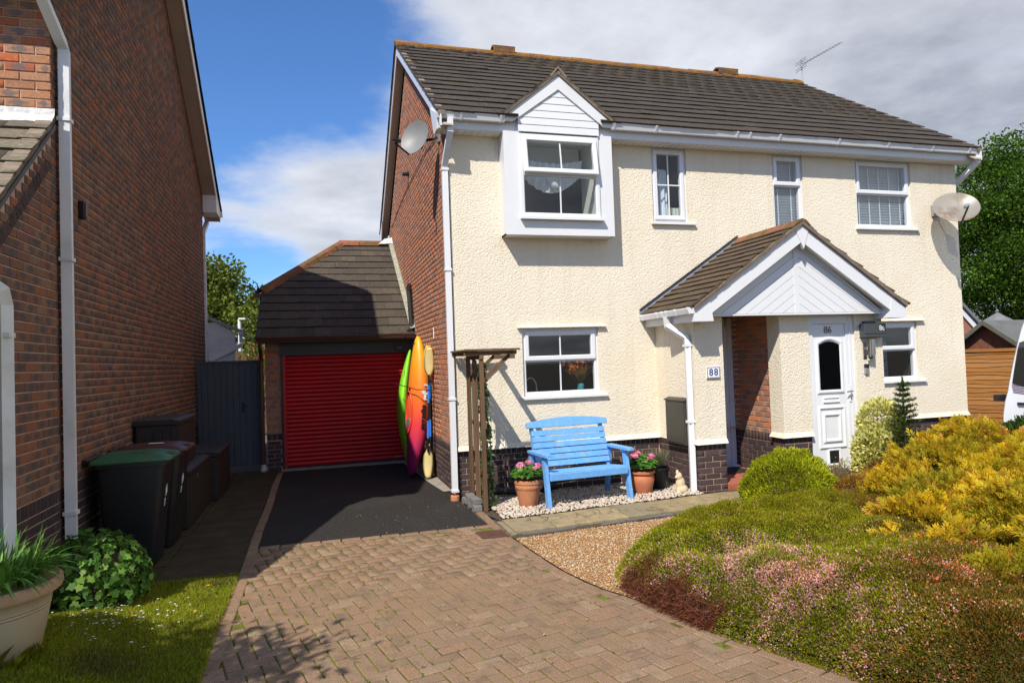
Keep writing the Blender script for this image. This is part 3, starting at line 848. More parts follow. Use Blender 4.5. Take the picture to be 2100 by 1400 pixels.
scatter_stones('gravel', GRAV, 26000, 0.005, 0.013, 'gravel_gold', lambda x, y: 0*x, 'loose golden gravel between the path and the heather', 'gravel')
# cobble bed under the bench
COB = [(0.20, -1.44), (2.99, -1.17), (2.95, 0.0), (0.12, 0.0), (0.12, -1.0)]
sheet('cobble_ground', COB, -0.003, 'soil')
zc = lambda x, y: 0.012+0.02*vnoise(x, y, 3, 5)
scatter_stones('cobbles', [(0.22, -1.42), (2.97, -1.16), (2.93, -0.05), (0.25, -0.05)], 5200, 0.012, 0.030, 'cobble', zc, 'pale pink and cream cobbles spread under the blue bench', 'cobbles', 0.75)
# a few stray stones on the drive
scatter_stones('stray_gravel', [(-1.8, -4.6), (0.2, -4.6), (0.1, -0.2), (-1.4, -0.2)], 60, 0.004, 0.010, 'gravel_gold', lambda x, y: 0*x, 'stray gravel stones on the driveway', 'gravel')
scatter_stones('soil_bed_stones', [(0.2, -0.3), (0.9, -0.3), (0.9, -0.03), (0.2, -0.03)], 60, 0.015, 0.035, 'cobble', zc, 'few stones by the wall behind the trellis', 'stones')

# lawn
LAWN_EDGE = None
LAWN = [(-2.49, -2.44), (-3.30, -2.44), (-3.84, -2.44), (-3.86, -3.8), (-5.2, -3.85), (-6.5, -9.5), (-2.4, -9.5), (-2.48, -4.6), (-2.49, -3.7)]
def lawn_z(x, y):
    x = np.asarray(x, float); y = np.asarray(y, float)
    return 0.20*sm((-2.50-x)/1.1)*sm((-2.50-y)/1.5)+0.012*vnoise(x, y, 2.2, 3)*sm((-2.5-x)/.3)
gx = np.linspace(-6.4, -2.485, 40); gy = np.linspace(-9.4, -2.44, 60)
mb = MB(); idx = {}
for j, y in enumerate(gy):
    for i, x in enumerate(gx):
        mb.V.append((x, y, float(lawn_z(x, y))-0.004))
for j in range(len(gy)-1):
    for i in range(len(gx)-1):
        if gx[i] < -3.9 and gy[j] > -3.85: continue
        a = j*len(gx)+i
        mb.F.append((a, a+1, a+1+len(gx), a+len(gx)))
mb.build('lawn', 'lawn_base', None, kind='structure', smooth=True)
sheet('planting_bed', [(0.75, -5.1), (1.2, -4.6), (1.9, -3.5), (3.4, -1.9), (3.5, -1.2), (9.5, -1.0), (9.5, -10), (3.6, -10.5), (1.6, -7.3)], -0.005, 'soil')
sheet('drive_right', [(6.6, -1.0), (30, -1.0), (30, 12), (8.8, 12), (8.8, 0.0), (6.6, 0.0)], -0.02, 'tarmac')
# ------------------------------------------------------------------ brick and tile layout
BU = unit_brick(0.215, 0.065, 0.03)
def rows_fill(z0, z1, bounds, phase=0.0, step=0.075):
    out = []; i = 0; v = z0
    while v+0.03 < z1:
        vc = v+step/2
        lo, hi = bounds(vc)
        off = phase+(0.1125 if i % 2 else 0.0)
        k = math.floor((lo-off)/0.225)
        while off+k*0.225 < hi:
            a = max(lo+.005, off+k*0.225+.005); b = min(hi-.005, off+(k+1)*0.225-.005)
            if b-a > 0.025: out.append(((a+b)/2, b-a, vc))
            k += 1
        v += step; i += 1
    return out
def brickT(lst, org, U, n, V=(0, 0, 1)):
    U = np.array(U, float); V = np.array(V, float); org = np.array(org, float); T = []
    for uc, wd, vc in lst:
        j = rng.normal(0, 0.0012)
        m = frame(org+U*uc+V*vc+np.array(n)*j, U*(wd/0.215), n, V*(1+rng.normal(0, .012)))
        T.append(m)
    return T
def rowlock(u0, u1, vc, org, U, n, V=(0, 0, 1), pitch=0.075, h=0.1025):
    T = []; k = 0
    cnt = max(1, round((u1-u0)/pitch)); pt = (u1-u0)/cnt
    for k in range(cnt):
        T.append(frame(np.array(org, float)+np.array(U, float)*(u0+(k+.5)*pt)+np.array(V, float)*vc, np.array(U, float)*((pt-.010)/0.215), n, np.array(V, float)*(h/0.065)))
    return T

def unit_tile(wd=0.30, g=0.345, t=0.034):
    x = wd/2-.0015
    V = [(-x, -t, -g/2), (0, -t*1.0, -g/2), (x, -t, -g/2), (-x, -0.006, g/2), (0, -0.006, g/2), (x, -0.006, g/2), (-x, 0.0, -g/2+.006), (x, 0.0, -g/2+.006), (-x, 0.012, g/2), (x, 0.012, g/2)]
    F = [(0, 1, 4, 3), (1, 2, 5, 4), (6, 7, 2, 1, 0), (0, 3, 8, 6), (2, 7, 9, 5)]
    uvv = [(v[0]/wd+.5, v[2]/g+.5) for v in V]
    return np.array(V), F, np.array([uvv[i] for f in F for i in f])
TU = unit_tile(t=0.027)
def tiles(org, X, S, n, rowsN, gauge, lo, hi, wd=0.30, phase=0.0, jit=0.004):
    """org at eave, X along eave, S up the slope, n outward normal; lo/hi give the x-range for a slope position"""
    X = np.array(X, float); S = unitv(np.array(S, float)); n = unitv(np.array(n, float)); org = np.array(org, float); T = []
    for k in range(rowsN):
        s = (k+.5)*gauge
        a0, b0 = lo(s), hi(s)
        off = phase+(wd/2 if k % 2 else 0)
        i = math.floor((a0-off)/wd)
        while off+i*wd < b0-.02:
            a = max(a0, off+i*wd); b = min(b0, off+(i+1)*wd)
            if b-a > .04:
                t = rng.normal(0, jit, 3)
                Xr = unitv(X+S*t[0]+n*t[1]); nr = unitv(n-Xr*(n@Xr)+S*t[2]); Sr = unitv(S-Xr*(S@Xr))
                m = np.eye(4); m[:3, 0] = Xr*((b-a)/0.30); m[:3, 1] = -nr; m[:3, 2] = Sr*(gauge*1.09/0.345); m[:3, 3] = org+X*(a+b)/2+S*(s+gauge*.045+rng.normal(0, .003))+n*(0.006+abs(t[1])*.6)
                T.append(m)
            i += 1
    return T

# ------------------------------------------------------------------ the pair of houses (numbers 88 and 86)
WX = 8.77
house = empty('semi_detached_house', (4.4, 0, 0), 'cream roughcast pair of houses with brown tiled roof and white porch', 'house')
RW = (0.635, 4.90)
def wall_cells(mb, x0, x1, z0, z1, holes, y=0.0, rev=0.14):
    X = sorted(set([x0, x1]+[h for q_ in holes for h in q_[:2]])); Zs = sorted(set([z0, z1]+[h for q_ in holes for h in q_[2:4]]))
    for i in range(len(X)-1):
        for j in range(len(Zs)-1):
            cx, cz = (X[i]+X[i+1])/2, (Zs[j]+Zs[j+1])/2
            if any(h[0] < cx < h[1] and h[2] < cz < h[3] for h in holes): continue
            mb.quad((X[i], y, Zs[j]), (X[i+1], y, Zs[j]), (X[i+1], y, Zs[j+1]), (X[i], y, Zs[j+1]))
    for a, b, c, d in holes:
        mb.quad((a, y, c), (a, y, d), (a, y+rev, d), (a, y+rev, c)); mb.quad((b, y, c), (b, y+rev, c), (b, y+rev, d), (b, y, d))
        mb.quad((a, y, d), (b, y, d), (b, y+rev, d), (a, y+rev, d)); mb.quad((a, y, c), (a, y+rev, c), (b, y+rev, c), (b, y, c))
H_W1 = (0.945, 2.075, 1.31, 2.245); H_N = (3.02, 3.60, 3.77, 4.885); H_M = (5.10, 5.665, 3.50, 4.885); H_R = (6.675, 7.80, 3.77, 4.885); H_G = (6.70, 7.775, 1.275, 2.235); H_B = (0.93, 2.06, 3.72, 4.88)
mb = MB()
wall_cells(mb, 0.0, WX, 0.70, RW[1], [H_W1, H_N, H_M, H_R, H_G, H_B, (3.40, 4.33, 0.70, 2.36)], rev=0.10)
# bell-cast drip at the foot of the render
for a, b in ((0.0, 2.97), (6.01, WX)):
    mb.quad((a, -0.045, 0.635), (b, -0.045, 0.635), (b, 0.0, 0.70), (a, 0.0, 0.70)); mb.quad((a, 0.02, 0.64), (b, 0.02, 0.64), (b, -0.045, 0.635), (a, -0.045, 0.635))
mb.quad((0, 0, 0.70), (0, 0, RW[1]), (0, 0.03, RW[1]), (0, 0.03, 0.70)); mb.add([(0, -0.045, 0.635), (0, 0, 0.70), (0, 0.03, 0.70), (0, 0.03, 0.635)], [(0, 1, 2, 3)])
mb.quad((WX, 0, 0.70), (WX, 7.8, 0.70), (WX, 7.8, RW[1]), (WX, 0, RW[1]))
mb.quad((WX, -0.045, 0.635), (WX+0.04, -0.045, 0.635), (WX+0.04, 7.8, 0.635), (WX, 7.8, 0.70))
mb.build('rendered_wall', 'roughcast', house)
# thin render lips over the ground floor windows
for x0, x1, z in ((0.875, 2.18, 2.262), (6.6, 7.90, 2.25)):
    MB().prism([(x0, -0.002, z+0.03), (x0, -0.055, z), (x0, -0.055, z-0.012), (x0, -0.002, z-0.012)], (x1-x0, 0, 0)).build('drip_lip', 'roughcast', house)
# masonry shell behind (closes the house to the light)
mb = MB()
mb.quad((0.008, 0.03, 0), (0.008, 7.8, 0), (0.008, 7.8, 4.93), (0.008, 0.03, 4.93)); mb.add([(0.008, 0.0, 4.90), (0.008, 7.8, 4.90), (0.008, 3.9, 7.60)], [(0, 1, 2)])
mb.quad((0.008, 7.8, 0), (WX, 7.8, 0), (WX, 7.8, 4.9), (0.008, 7.8, 4.9)); mb.quad((WX-.01, 0.02, 0), (WX-.01, 7.8, 0), (WX-.01, 7.8, 0.70), (WX-.01, 0.02, 0.70))
mb.add([(WX, 0.0, 4.90), (WX, 7.8, 4.90), (WX, 3.9, 7.60)], [(0, 1, 2)])
mb.build('gable_wall', 'mortar_orange', house)
mb = MB()
for a, b in ((0.0, 3.0), (6.0, WX)): mb.quad((a, 0.028, 0), (b, 0.028, 0), (b, 0.028, 0.70), (a, 0.028, 0.70))
mb.build('plinth_core', 'mortar_orange', house)
# gable bricks (face -x): u = -y
gz = lambda y: 4.90+0.671*min(y+0.02, 7.82-y)-0.02
def gb(v):
    if v < 4.86: return (-7.8, -0.004)
    t = (v-4.90+.04)/0.671
    return (-(7.8-t), -t-0.02)
TB = brickT(rows_fill(0.6625, 7.5, gb, 0.0), (0, 0, 0), (0, -1, 0), (-1, 0, 0))
TP = brickT(rows_fill(0.025, 0.55, lambda v: (-7.8, -0.004), 0.06), (0, 0, 0), (0, -1, 0), (-1, 0, 0)) + rowlock(-5.2, -0.02, 0.606, (0, 0, 0), (0, -1, 0), (-1, 0, 0))
# plinth bricks on the front
def plinth_front(x0, x1, y, ph, z0=-0.05):
    l = rows_fill(z0, 0.55, lambda v: (x0, x1), ph)
    return brickT(l, (0, y, 0), (1, 0, 0), (0, -1, 0)) + rowlock(x0, x1, 0.606, (0, y, 0), (1, 0, 0), (0, -1, 0))
TP += plinth_front(0.0, 2.975, 0.02, 0.0) + plinth_front(6.02, WX, 0.02, 0.04)
scatter('brick', 'bricks', BU, TB, 'brick_red', house, 300)

# porch block: left cheek, front piers, party wall
PY = -1.05
mb = MB()
mb.quad((2.97, 0, 0.70), (2.97, PY, 0.70), (2.97, PY, 2.36), (2.97, 0, 2.36))                   # left cheek
mb.quad((2.97, -0.03, 0.635), (2.93, PY-0.045, 0.635), (2.97, PY, 0.70), (2.97, 0, 0.70))
mb.quad((2.97, PY, 0.70), (3.395, PY, 0.70), (3.395, PY, 2.36), (2.97, PY, 2.36))               # pillar front
mb.quad((2.93, PY-0.045, 0.635), (3.395, PY-0.045, 0.635), (3.395, PY, 0.70), (2.97, PY, 0.70))
mb.quad((3.395, PY, 0.64), (3.395, PY+0.30, 0.64), (3.395, PY+0.30, 2.36), (3.395, PY, 2.36))
mb.quad((2.93, PY-0.045, 0.635), (3.395, PY-0.045, 0.635), (3.395, PY+0.3, 0.64), (2.97, 0.0, 0.64))
mb.quad((4.29, PY+0.27, 0.70), (4.29, PY, 0.70), (4.29, PY, 2.36), (4.29, PY+0.27, 2.36))       # middle pier, left return
mb.quad((4.25, PY+0.27, 0.635), (4.25, PY-0.04, 0.635), (4.29, PY, 0.70), (4.29, PY+0.27, 0.70))
mb.quad((4.29, PY, 0.70), (4.755, PY, 0.70), (4.755, PY, 2.36), (4.29, PY, 2.36))
mb.quad((4.25, PY-0.04, 0.635), (4.755, PY-0.04, 0.635), (4.755, PY, 0.70), (4.29, PY, 0.70))
mb.quad((4.25, PY-0.04, 0.635), (4.25, PY+0.27, 0.635), (4.755, PY+0.27, 0.64), (4.755, PY-0.04, 0.635))
mb.quad((4.29, PY+0.27, 0.635), (4.33, PY+0.27, 0.635), (4.33, PY+0.27, 2.36), (4.29, PY+0.27, 2.36))
mb.quad((4.755, PY, 0.64), (4.755, PY+0.15, 0.64), (4.755, PY+0.15, 2.36), (4.755, PY, 2.36))
mb.quad((5.535, PY, 0.05), (6.01, PY, 0.05), (6.01, PY, 2.36), (5.535, PY, 2.36))               # right of the door
mb.quad((6.01, PY, 0.0), (6.01, 0, 0.0), (6.01, 0, 2.36), (6.01, PY, 2.36))
mb.quad((5.535, PY, 0.05), (5.535, PY, 2.36), (5.535, PY+0.15, 2.36), (5.535, PY+0.15, 0.05))
mb.build('porch_wall', 'roughcast', house)
mb = MB()
mb.quad((4.335, PY+0.2, 0), (4.335, 0.35, 0), (4.335, 0.35, 2.4), (4.335, PY+0.2, 2.4))
mb.quad((3.3, 0.34, 0), (4.4, 0.34, 0), (4.4, 0.34, 2.4), (3.3, 0.34, 2.4))
mb.quad((2.985, 0.0, 0), (2.985, PY+.02, 0), (2.985, PY+.02, 0.66), (2.985, 0.0, 0.66)); mb.quad((2.985, PY+.018, 0), (3.385, PY+.018, 0), (3.385, PY+.018, 0.66), (2.985, PY+.018, 0.66))
mb.quad((3.385, PY+.018, 0), (3.385, PY+.3, 0), (3.385, PY+.3, 0.66), (3.385, PY+.018, 0.66))
mb.quad((4.305, PY+.018, 0), (4.75, PY+.018, 0), (4.75, PY+.018, 0.66), (4.305, PY+.018, 0.66)); mb.quad((4.305, PY+.018, 0), (4.305, PY+.25, 0), (4.305, PY+.25, 0.66), (4.305, PY+.018, 0.66))
mb.quad((3.03, PY+.3, 0.0), (3.39, PY+.3, 0.0), (3.39, PY+.3, 2.4), (3.03, PY+.3, 2.4))
mb.build('porch_core', 'mortar_orange', house)
# pillar and pier plinth bricks
TP += plinth_front(2.975, 3.392, PY+.01, 0.03) + plinth_front(4.295, 4.752, PY+.01, 0.07)
TP += brickT(rows_fill(-0.05, 0.55, lambda v: (-0.02, 1.04), 0.0), (2.977, 0, 0), (0, -1, 0), (-1, 0, 0)) + rowlock(0.0, 1.04, 0.606, (2.977, 0, 0), (0, -1, 0), (-1, 0, 0))
TP += brickT(rows_fill(-0.05, 0.55, lambda v: (0.80, 1.04), 0.0), (4.297, 0, 0), (0, -1, 0), (-1, 0, 0)) + rowlock(0.80, 1.04, 0.606, (4.297, 0, 0), (0, -1, 0), (-1, 0, 0))
TP += brickT(rows_fill(0.10, 0.55, lambda v: (-0.34, 0.80), 0.05), (4.327, 0, 0), (0, -1, 0), (-1, 0, 0)) + rowlock(-0.34, 0.80, 0.606, (4.327, 0, 0), (0, -1, 0), (-1, 0, 0))
scatter('plinth_brick', 'plinth_bricks', BU, TP, 'brick_plinth', house, 300)
TPW = brickT(rows_fill(0.6625, 2.36, lambda v: (-0.34, 0.79), 0.02), (4.327, 0, 0), (0, -1, 0), (-1, 0, 0)) + brickT(rows_fill(0.10, 2.36, lambda v: (3.4, 4.32), 0.0), (0, 0.332, 0), (1, 0, 0), (0, -1, 0))
scatter('party_wall_brick', 'party_wall_bricks', BU, TPW, 'brick_red', house, 300)
# recess floor, step, white door frame edge, mat
MB().box(3.39, 4.33, PY+0.02, 0.33, 0.0, 0.085).build('step', 'quarry_tile', house)
for i in range(4):
    for j in range(6):
        x0 = 3.395+i*0.232; y0 = PY+0.022+j*0.225
        MB().box(x0+.003, x0+.229, y0+.003, y0+.222, 0.08, 0.098, 0.003).build('floor_tile', 'quarry_tile', house)
for i in range(4):
    x0 = 3.395+i*0.232
    MB().box(x0+.003, x0+.229, PY+.008, PY+.02, 0.002, 0.09, 0.002).build('riser_tile', 'quarry_tile', house)
d88 = MB(); d88.box(4.235, 4.318, 0.10, 0.18, 0.13, 2.34); d88.box(3.40, 3.48, 0.10, 0.18, 0.13, 2.34); d88.box(3.48, 4.20, 0.10, 0.18, 2.22, 2.34); d88.build('door_frame', 'upvc', house)
MB().box(3.48, 4.235, 0.13, 0.17, 0.13, 2.22).build('door_leaf', 'upvc', house)
MB().box(3.40, 4.318, 0.02, 0.12, 0.10, 0.13).build('door_sill', 'upvc', house)
tag(MB().box(3.55, 4.22, -0.45, 0.0, 0.100, 0.112).build('door_mat', 'rubber', None), 'black rubber door mat in the porch recess of number 88', 'door mat')

# ------------------------------------------------------------------ windows
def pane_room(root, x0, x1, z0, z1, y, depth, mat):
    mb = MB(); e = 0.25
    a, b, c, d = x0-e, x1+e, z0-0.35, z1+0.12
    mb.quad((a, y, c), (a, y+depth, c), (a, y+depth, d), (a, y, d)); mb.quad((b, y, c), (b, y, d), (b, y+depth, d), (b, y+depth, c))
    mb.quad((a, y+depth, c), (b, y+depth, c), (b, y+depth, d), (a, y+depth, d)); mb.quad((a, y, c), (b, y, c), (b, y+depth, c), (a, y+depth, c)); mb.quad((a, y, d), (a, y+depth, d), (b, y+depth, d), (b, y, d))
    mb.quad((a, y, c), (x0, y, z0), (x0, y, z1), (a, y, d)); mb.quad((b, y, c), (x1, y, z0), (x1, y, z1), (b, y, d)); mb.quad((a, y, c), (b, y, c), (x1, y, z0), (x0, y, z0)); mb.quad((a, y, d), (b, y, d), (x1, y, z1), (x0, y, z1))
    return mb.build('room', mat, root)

def rect_frame(x0, x1, z0, z1, y0, y1, wd, bev=0.006):
    """mitred frame with a chamfered inner edge"""
    mb = MB()
    o = [(x0, z0), (x1, z0), (x1, z1), (x0, z1)]; i1 = [(x0+wd-bev*2, z0+wd-bev*2), (x1-wd+bev*2, z0+wd-bev*2), (x1-wd+bev*2, z1-wd+bev*2), (x0+wd-bev*2, z1-wd+bev*2)]
    i2 = [(x0+wd, z0+wd), (x1-wd, z0+wd), (x1-wd, z1-wd), (x0+wd, z1-wd)]
    V = [(x, y0+bev*.5, z) for x, z in o]+[(x+ (bev if x == x0 else -bev), y0, z+(bev if z == z0 else -bev)) for x, z in o]+[(x, y0, z) for x, z in i1]+[(x, y0+bev*2, z) for x, z in i2]+[(x, y1, z) for x, z in i2]+[(x, y1, z) for x, z in o]
    F = []
    for a in range(5):
        for k in range(4):
            F.append((a*4+k, a*4+(k+1) % 4, (a+1)*4+(k+1) % 4, (a+1)*4+k))
    for k in range(4): F.append((20+k, 20+(k+1) % 4, (k+1) % 4, k))
    return mb.add(V, F)

def window(root, x0, x1, z0, z1, y, trans=None, bars=True, barz=None, sill=True, sash='top', glass='glass', wd=0.058, open_top=0.0, name='window', sl=(0.06, 0.08)):
    w_ = rect_frame(x0, x1, z0, z1, y, y+0.07, wd).build(name, 'upvc', root)
    cells = [(z0+wd, z1-wd)] if trans is None else [(z0+wd, trans-0.018), (trans+0.018, z1-wd)]
    if trans is not None:
        MB().box(x0+wd-.002, x1-wd+.002, y+.002, y+0.068, trans-0.019, trans+0.019).build('transom', 'upvc', w_)
    xm = (x0+x1)/2
    for ci, (a, b) in enumerate(cells):
        isash = (sash == 'top' and ci == len(cells)-1) or sash == 'all'
        if isash:
            ms = rect_frame(x0+wd-.016, x1-wd+.016, a-.016, b+.016, y-0.022, y+0.04, 0.062)
            gx0, gx1, ga, gb_ = x0+wd+.040, x1-wd-.040, a+.040, b-.040
        else:
            ms = None; gx0, gx1, ga, gb_ = x0+wd-.003, x1-wd+.003, a-.003, b+.003
        yp = y+(0.006 if isash else 0.03)
        mp = MB().box(gx0, gx1, yp, yp+0.006, ga, gb_)
        mbar = None
        if bars:
            mbar = MB().box(xm-.009, xm+.009, yp-.004, yp+.010, ga, gb_)
        if barz is not None and ci == 0:
            (mbar or MB()).box(gx0, gx1, yp-.0045, yp+.0105, barz-.009, barz+.009)
        parts = [('sash', ms, 'upvc'), ('pane', mp, glass), ('glazing_bar', mbar, 'upvc')]
        for nm, q_, mt in parts:
            if q_ is None: continue
            if open_top and isash:
                V = np.array(q_.V); ang = -open_top; py_, pz_ = y+0.02, b+.016
                yy, zz_ = V[:, 1]-py_, V[:, 2]-pz_
                V[:, 1] = py_+yy*math.cos(ang)-zz_*math.sin(ang); V[:, 2] = pz_+yy*math.sin(ang)+zz_*math.cos(ang)
                q_.V = [tuple(v) for v in V]
            q_.build(nm, mt, w_)
    if sill:
        MB().prism([(x0-sl[0]*.4, y+.05, z0+.004), (x0-sl[0]*.4, y-sl[1], z0-.012), (x0-sl[0]*.4, y-sl[1], z0-.040), (x0-sl[0]*.4, y+.05, z0-.030)], (x1-x0+sl[0]*1.4, 0, 0)).build('sill', 'upvc', w_)
    return w_
wy = 0.035
window(house, 0.945, 2.075, 1.31, 2.245, wy, trans=1.80, sl=(.1, .085))
pane_room(house, 0.945, 2.075, 1.31, 2.245, 0.12, 2.4, 'dark_room')
window(house, 3.02, 3.60, 3.77, 4.885, wy, bars=True, barz=4.33, sash='top', sl=(.1, .085))
pane_room(house, 3.02, 3.60, 3.77, 4.885, 0.12, 1.2, 'room_wall')
window(house, 5.10, 5.665, 3.50, 4.885, wy, trans=4.40, bars=False, sl=(.1, .085))
pane_room(house, 5.10, 5.665, 3.50, 4.885, 0.12, 1.2, 'room_wall')
window(house, 6.675, 7.80, 3.77, 4.885, wy, trans=4.33, bars=False, sl=(.1, .085))
pane_room(house, 6.675, 7.80, 3.77, 4.885, 0.12, 1.4, 'room_wall')
window(house, 6.70, 7.775, 1.275, 2.235, wy, trans=1.775, bars=False, sl=(.12, .085))
pane_room(house, 6.70, 7.775, 1.275, 2.235, 0.12, 2.2, 'dark_room')
# venetian blinds behind the upper windows of 86
def blinds(x0, x1, z0, z1, y, label):
    b_ = empty('venetian_blind', ((x0+x1)/2, y, z0), label, 'blind')
    k = 0; z = z0
    while z < z1:
        MB().obox(((x0+x1)/2, y, z), (1, 0, 0), (0, math.cos(.62), -math.sin(.62)), (0, math.sin(.62), math.cos(.62)), x1-x0, 0.05, 0.003).build('slat', 'blind_slat', b_)
        z += 0.044
    n = max(2, int((x1-x0)/.2))
    for i in range(n):
        x = x0+(i+.5)*(x1-x0)/n
        MB().box(x-.010, x+.010, y-.030, y-.028, z0, z1).build('ladder_tape', 'upvc', b_)
blinds(5.14, 5.63, 3.55, 4.86, 0.135, 'white venetian blind in the narrow upstairs window above the porch')
blinds(6.72, 7.76, 3.80, 4.86, 0.135, 'wide white venetian blind in the rightmost upstairs window')
# curtain in the narrow window, net along the bottom
def curtain(name, x0, x1, z0, z1, y, mat, label, amp=0.02, wl_=0.07, cat='curtain', parent=None):
    mb = MB(); n = 48
    for i in range(n+1):
        x = x0+(x1-x0)*i/n; yy = y+amp*math.sin((x-x0)/wl_*6.28)+amp*.5*math.sin((x-x0)/wl_*2.3)
        mb.V += [(x, yy, z0), (x+.004, yy*1.0+amp*.3, (z0+z1)/2), (x, yy, z1)]
    for i in range(n):
        for j in range(2):
            mb.F.append((i*3+j, i*3+3+j, i*3+4+j, i*3+1+j))
    o = mb.build(name, mat, parent, smooth=True)
    if parent is None: tag(o, label, cat)
    return o
curtain('curtain', 3.08, 3.36, 3.8, 4.60, 0.17, 'blind_slat', 'pale folded curtain in the slim upstairs window of number 88', 0.02, .08)
curtain('net_curtain', 3.28, 3.55, 3.8, 4.02, 0.15, 'curtain_cream', 'short cream net at the foot of the slim upstairs window', 0.012, .05, 'net curtain')

# ------------------------------------------------------------------ boxed-out window of 88 with its pediment
BY = -0.26
bay = MB()
bay.box(0.700, 0.925, BY, BY+.02, 3.495, 4.89); bay.box(2.055, 2.275, BY, BY+.02, 3.495, 4.90)
bayo = bay.build('bay_window', 'upvc', house)
MB().add([(0.700, BY-.002, 3.493), (2.275, BY-.002, 3.493), (2.055, BY-.002, 3.70), (0.925, BY-.002, 3.70), (0.700, BY+.018, 3.493), (2.275, BY+.018, 3.493), (2.055, BY+.018, 3.70), (0.925, BY+.018, 3.70)],
         [(0, 1, 2, 3), (3, 2, 6, 7), (0, 4, 5, 1), (1, 5, 6, 2), (0, 3, 7, 4)]).build('apron_board', 'upvc', bayo)
c_ = MB(); c_.box(0.704, 0.72, BY+.02, 0.0, 3.497, 4.89); c_.box(2.255, 2.271, BY+.02, 0.0, 3.497, 4.89); c_.build('cheek', 'upvc', bayo)
MB().box(0.704, 2.271, BY+.02, 0.0, 3.497, 3.515).build('underside', 'upvc', bayo)
window(bayo, 0.915, 2.065, 3.735, 4.86, BY-.022, trans=4.315, open_top=0.13, name='casement', sl=(.04, .055))
r_ = MB(); r_.box(0.93, 0.95, BY+.06, 0.3, 3.7, 4.88); r_.box(2.03, 2.05, BY+.06, 0.3, 3.7, 4.88); r_.box(.93, 2.05, BY+.06, .3, 4.87, 4.89); r_.box(.93, 2.05, BY+.06, .3, 3.70, 3.725); r_.build('reveal', 'curtain_cream', bayo)
pane_room(house, 0.93, 2.06, 3.72, 4.88, 0.30, 2.4, 'dark_room')
# tied-up curtain inside
mb = MB(); n = 30
for i in range(n+1):
    t = i/n; x = 1.0+t*0.95; sag = 0.20*math.sin(t*math.pi)
    for j in range(5):
        mb.V.append((x, 0.02+.03*math.sin(i*1.9+j)+.02*j, 4.62-sag*(.3+.25*j)-.05*j))
for i in range(n):
    for j in range(4): mb.F.append((i*5+j, i*5+5+j, i*5+6+j, i*5+1+j))
tag(mb.build('curtain', 'fabric_white', None, smooth=True), 'looped white curtain inside the boxed-out upstairs window', 'curtain')
mb = MB(); mb.loft([[(1.46+.10*math.cos(t)*(1-k*.12)+.02*k, .06+.05*math.sin(t), 4.40-k*.045+.02*math.cos(3*t)) for t in np.linspace(0, 6.0, 10)] for k in range(5)])
tag(mb.build('hanging_cloth', 'fabric_white', None, smooth=True), 'knotted white cloth hanging in the boxed-out upstairs window', 'cloth')
MB().box(1.0, 1.98, 0.24, 0.26, 4.55, 4.86).build('roller_blind', 'soffit_white', bayo)

AP = (1.49, 5.66); PYF = -0.31
# horizontal shiplap in the pediment: lower two run full width between the posts
zt = 4.885; k = 0
while zt < 5.50:
    h_ = 0.100; z1_ = min(zt+h_, 5.515)
    def half(z): return min(0.585, max(0.02, (5.53-z)*1.33))
    a0, a1 = half(zt), half(z1_)
    MB().prism([(AP[0]-a0, PYF+.034, zt+.001), (AP[0]+a0, PYF+.034, zt+.001), (AP[0]+a1, PYF+.040, z1_-.002), (AP[0]-a1, PYF+.040, z1_-.002)], (0, -0.016, 0)).build('shiplap_board', 'upvc', bayo)
    zt += h_
MB().add([(AP[0]-.60, BY+.03, 4.88), (AP[0]+.60, BY+.03, 4.88), (AP[0]+.60, BY+.03, 5.0), (AP[0], BY+.03, 5.66), (AP[0]-.60, BY+.03, 5.0)], [(0, 1, 2, 3, 4)]).build('pediment_back', 'upvc_aged', bayo)
for sgn in (-1, 1):
    b0 = np.array([AP[0]+sgn*0.79, 5.065]); b1 = np.array([AP[0], 5.685])
    dn = 0.155
    MB().prism([(b0[0], PYF, b0[1]), (b1[0], PYF, b1[1]), (b1[0], PYF, b1[1]-dn*1.28), (b0[0]-sgn*0.135, PYF, b0[1]-.055), (b0[0]-sgn*.02, PYF, b0[1]-.055)], (0, 0.035, 0)).build('barge_board', 'upvc', bayo)
    MB().prism([(b0[0], PYF+.035, b0[1]-.012), (b1[0], PYF+.035, b1[1]-.012), (b1[0], PYF+.035, b1[1]-.03), (b0[0], PYF+.035, b0[1]-.03)], (0, 1.3, 0)).build('pediment_deck', 'soffit_white', bayo)
    TT = tiles((AP[0]+sgn*0.86, PYF-.03, 5.045) if True else 0, (0, 1, 0), (-sgn*0.79, 0, 0.62), (sgn*0.62, 0, 0.79), 3, 0.345, lambda s: 0.0, lambda s: 0.25+s*1.15, phase=0.0)
    scatter('dormer_tile', 'dormer_tiles', TU, TT, 'roof_tile', bayo)
    # mortar bedding that shows along the verge
    mbv = MB(); L = 12
    for i in range(L):
        t0, t1 = i/L, (i+1)/L
        p0 = b0+(b1-b0)*t0; p1 = b0+(b1-b0)*t1; hh = 0.045+rng.random()*.014
        mbv.add([(p0[0], PYF-.022, p0[1]+.003), (p1[0], PYF-.022, p1[1]+.003), (p1[0], PYF-.03, p1[1]+hh), (p0[0], PYF-.03, p0[1]+hh), (p0[0], PYF+.05, p0[1]+.003), (p1[0], PYF+.05, p1[1]+.003), (p1[0], PYF+.05, p1[1]+hh), (p0[0], PYF+.05, p0[1]+hh)], [(0, 1, 2, 3), (3, 2, 6, 7), (0, 4, 5, 1), (1, 5, 6, 2), (0, 3, 7, 4)])
    mbv.build('verge_bedding', 'verge_mortar', bayo)
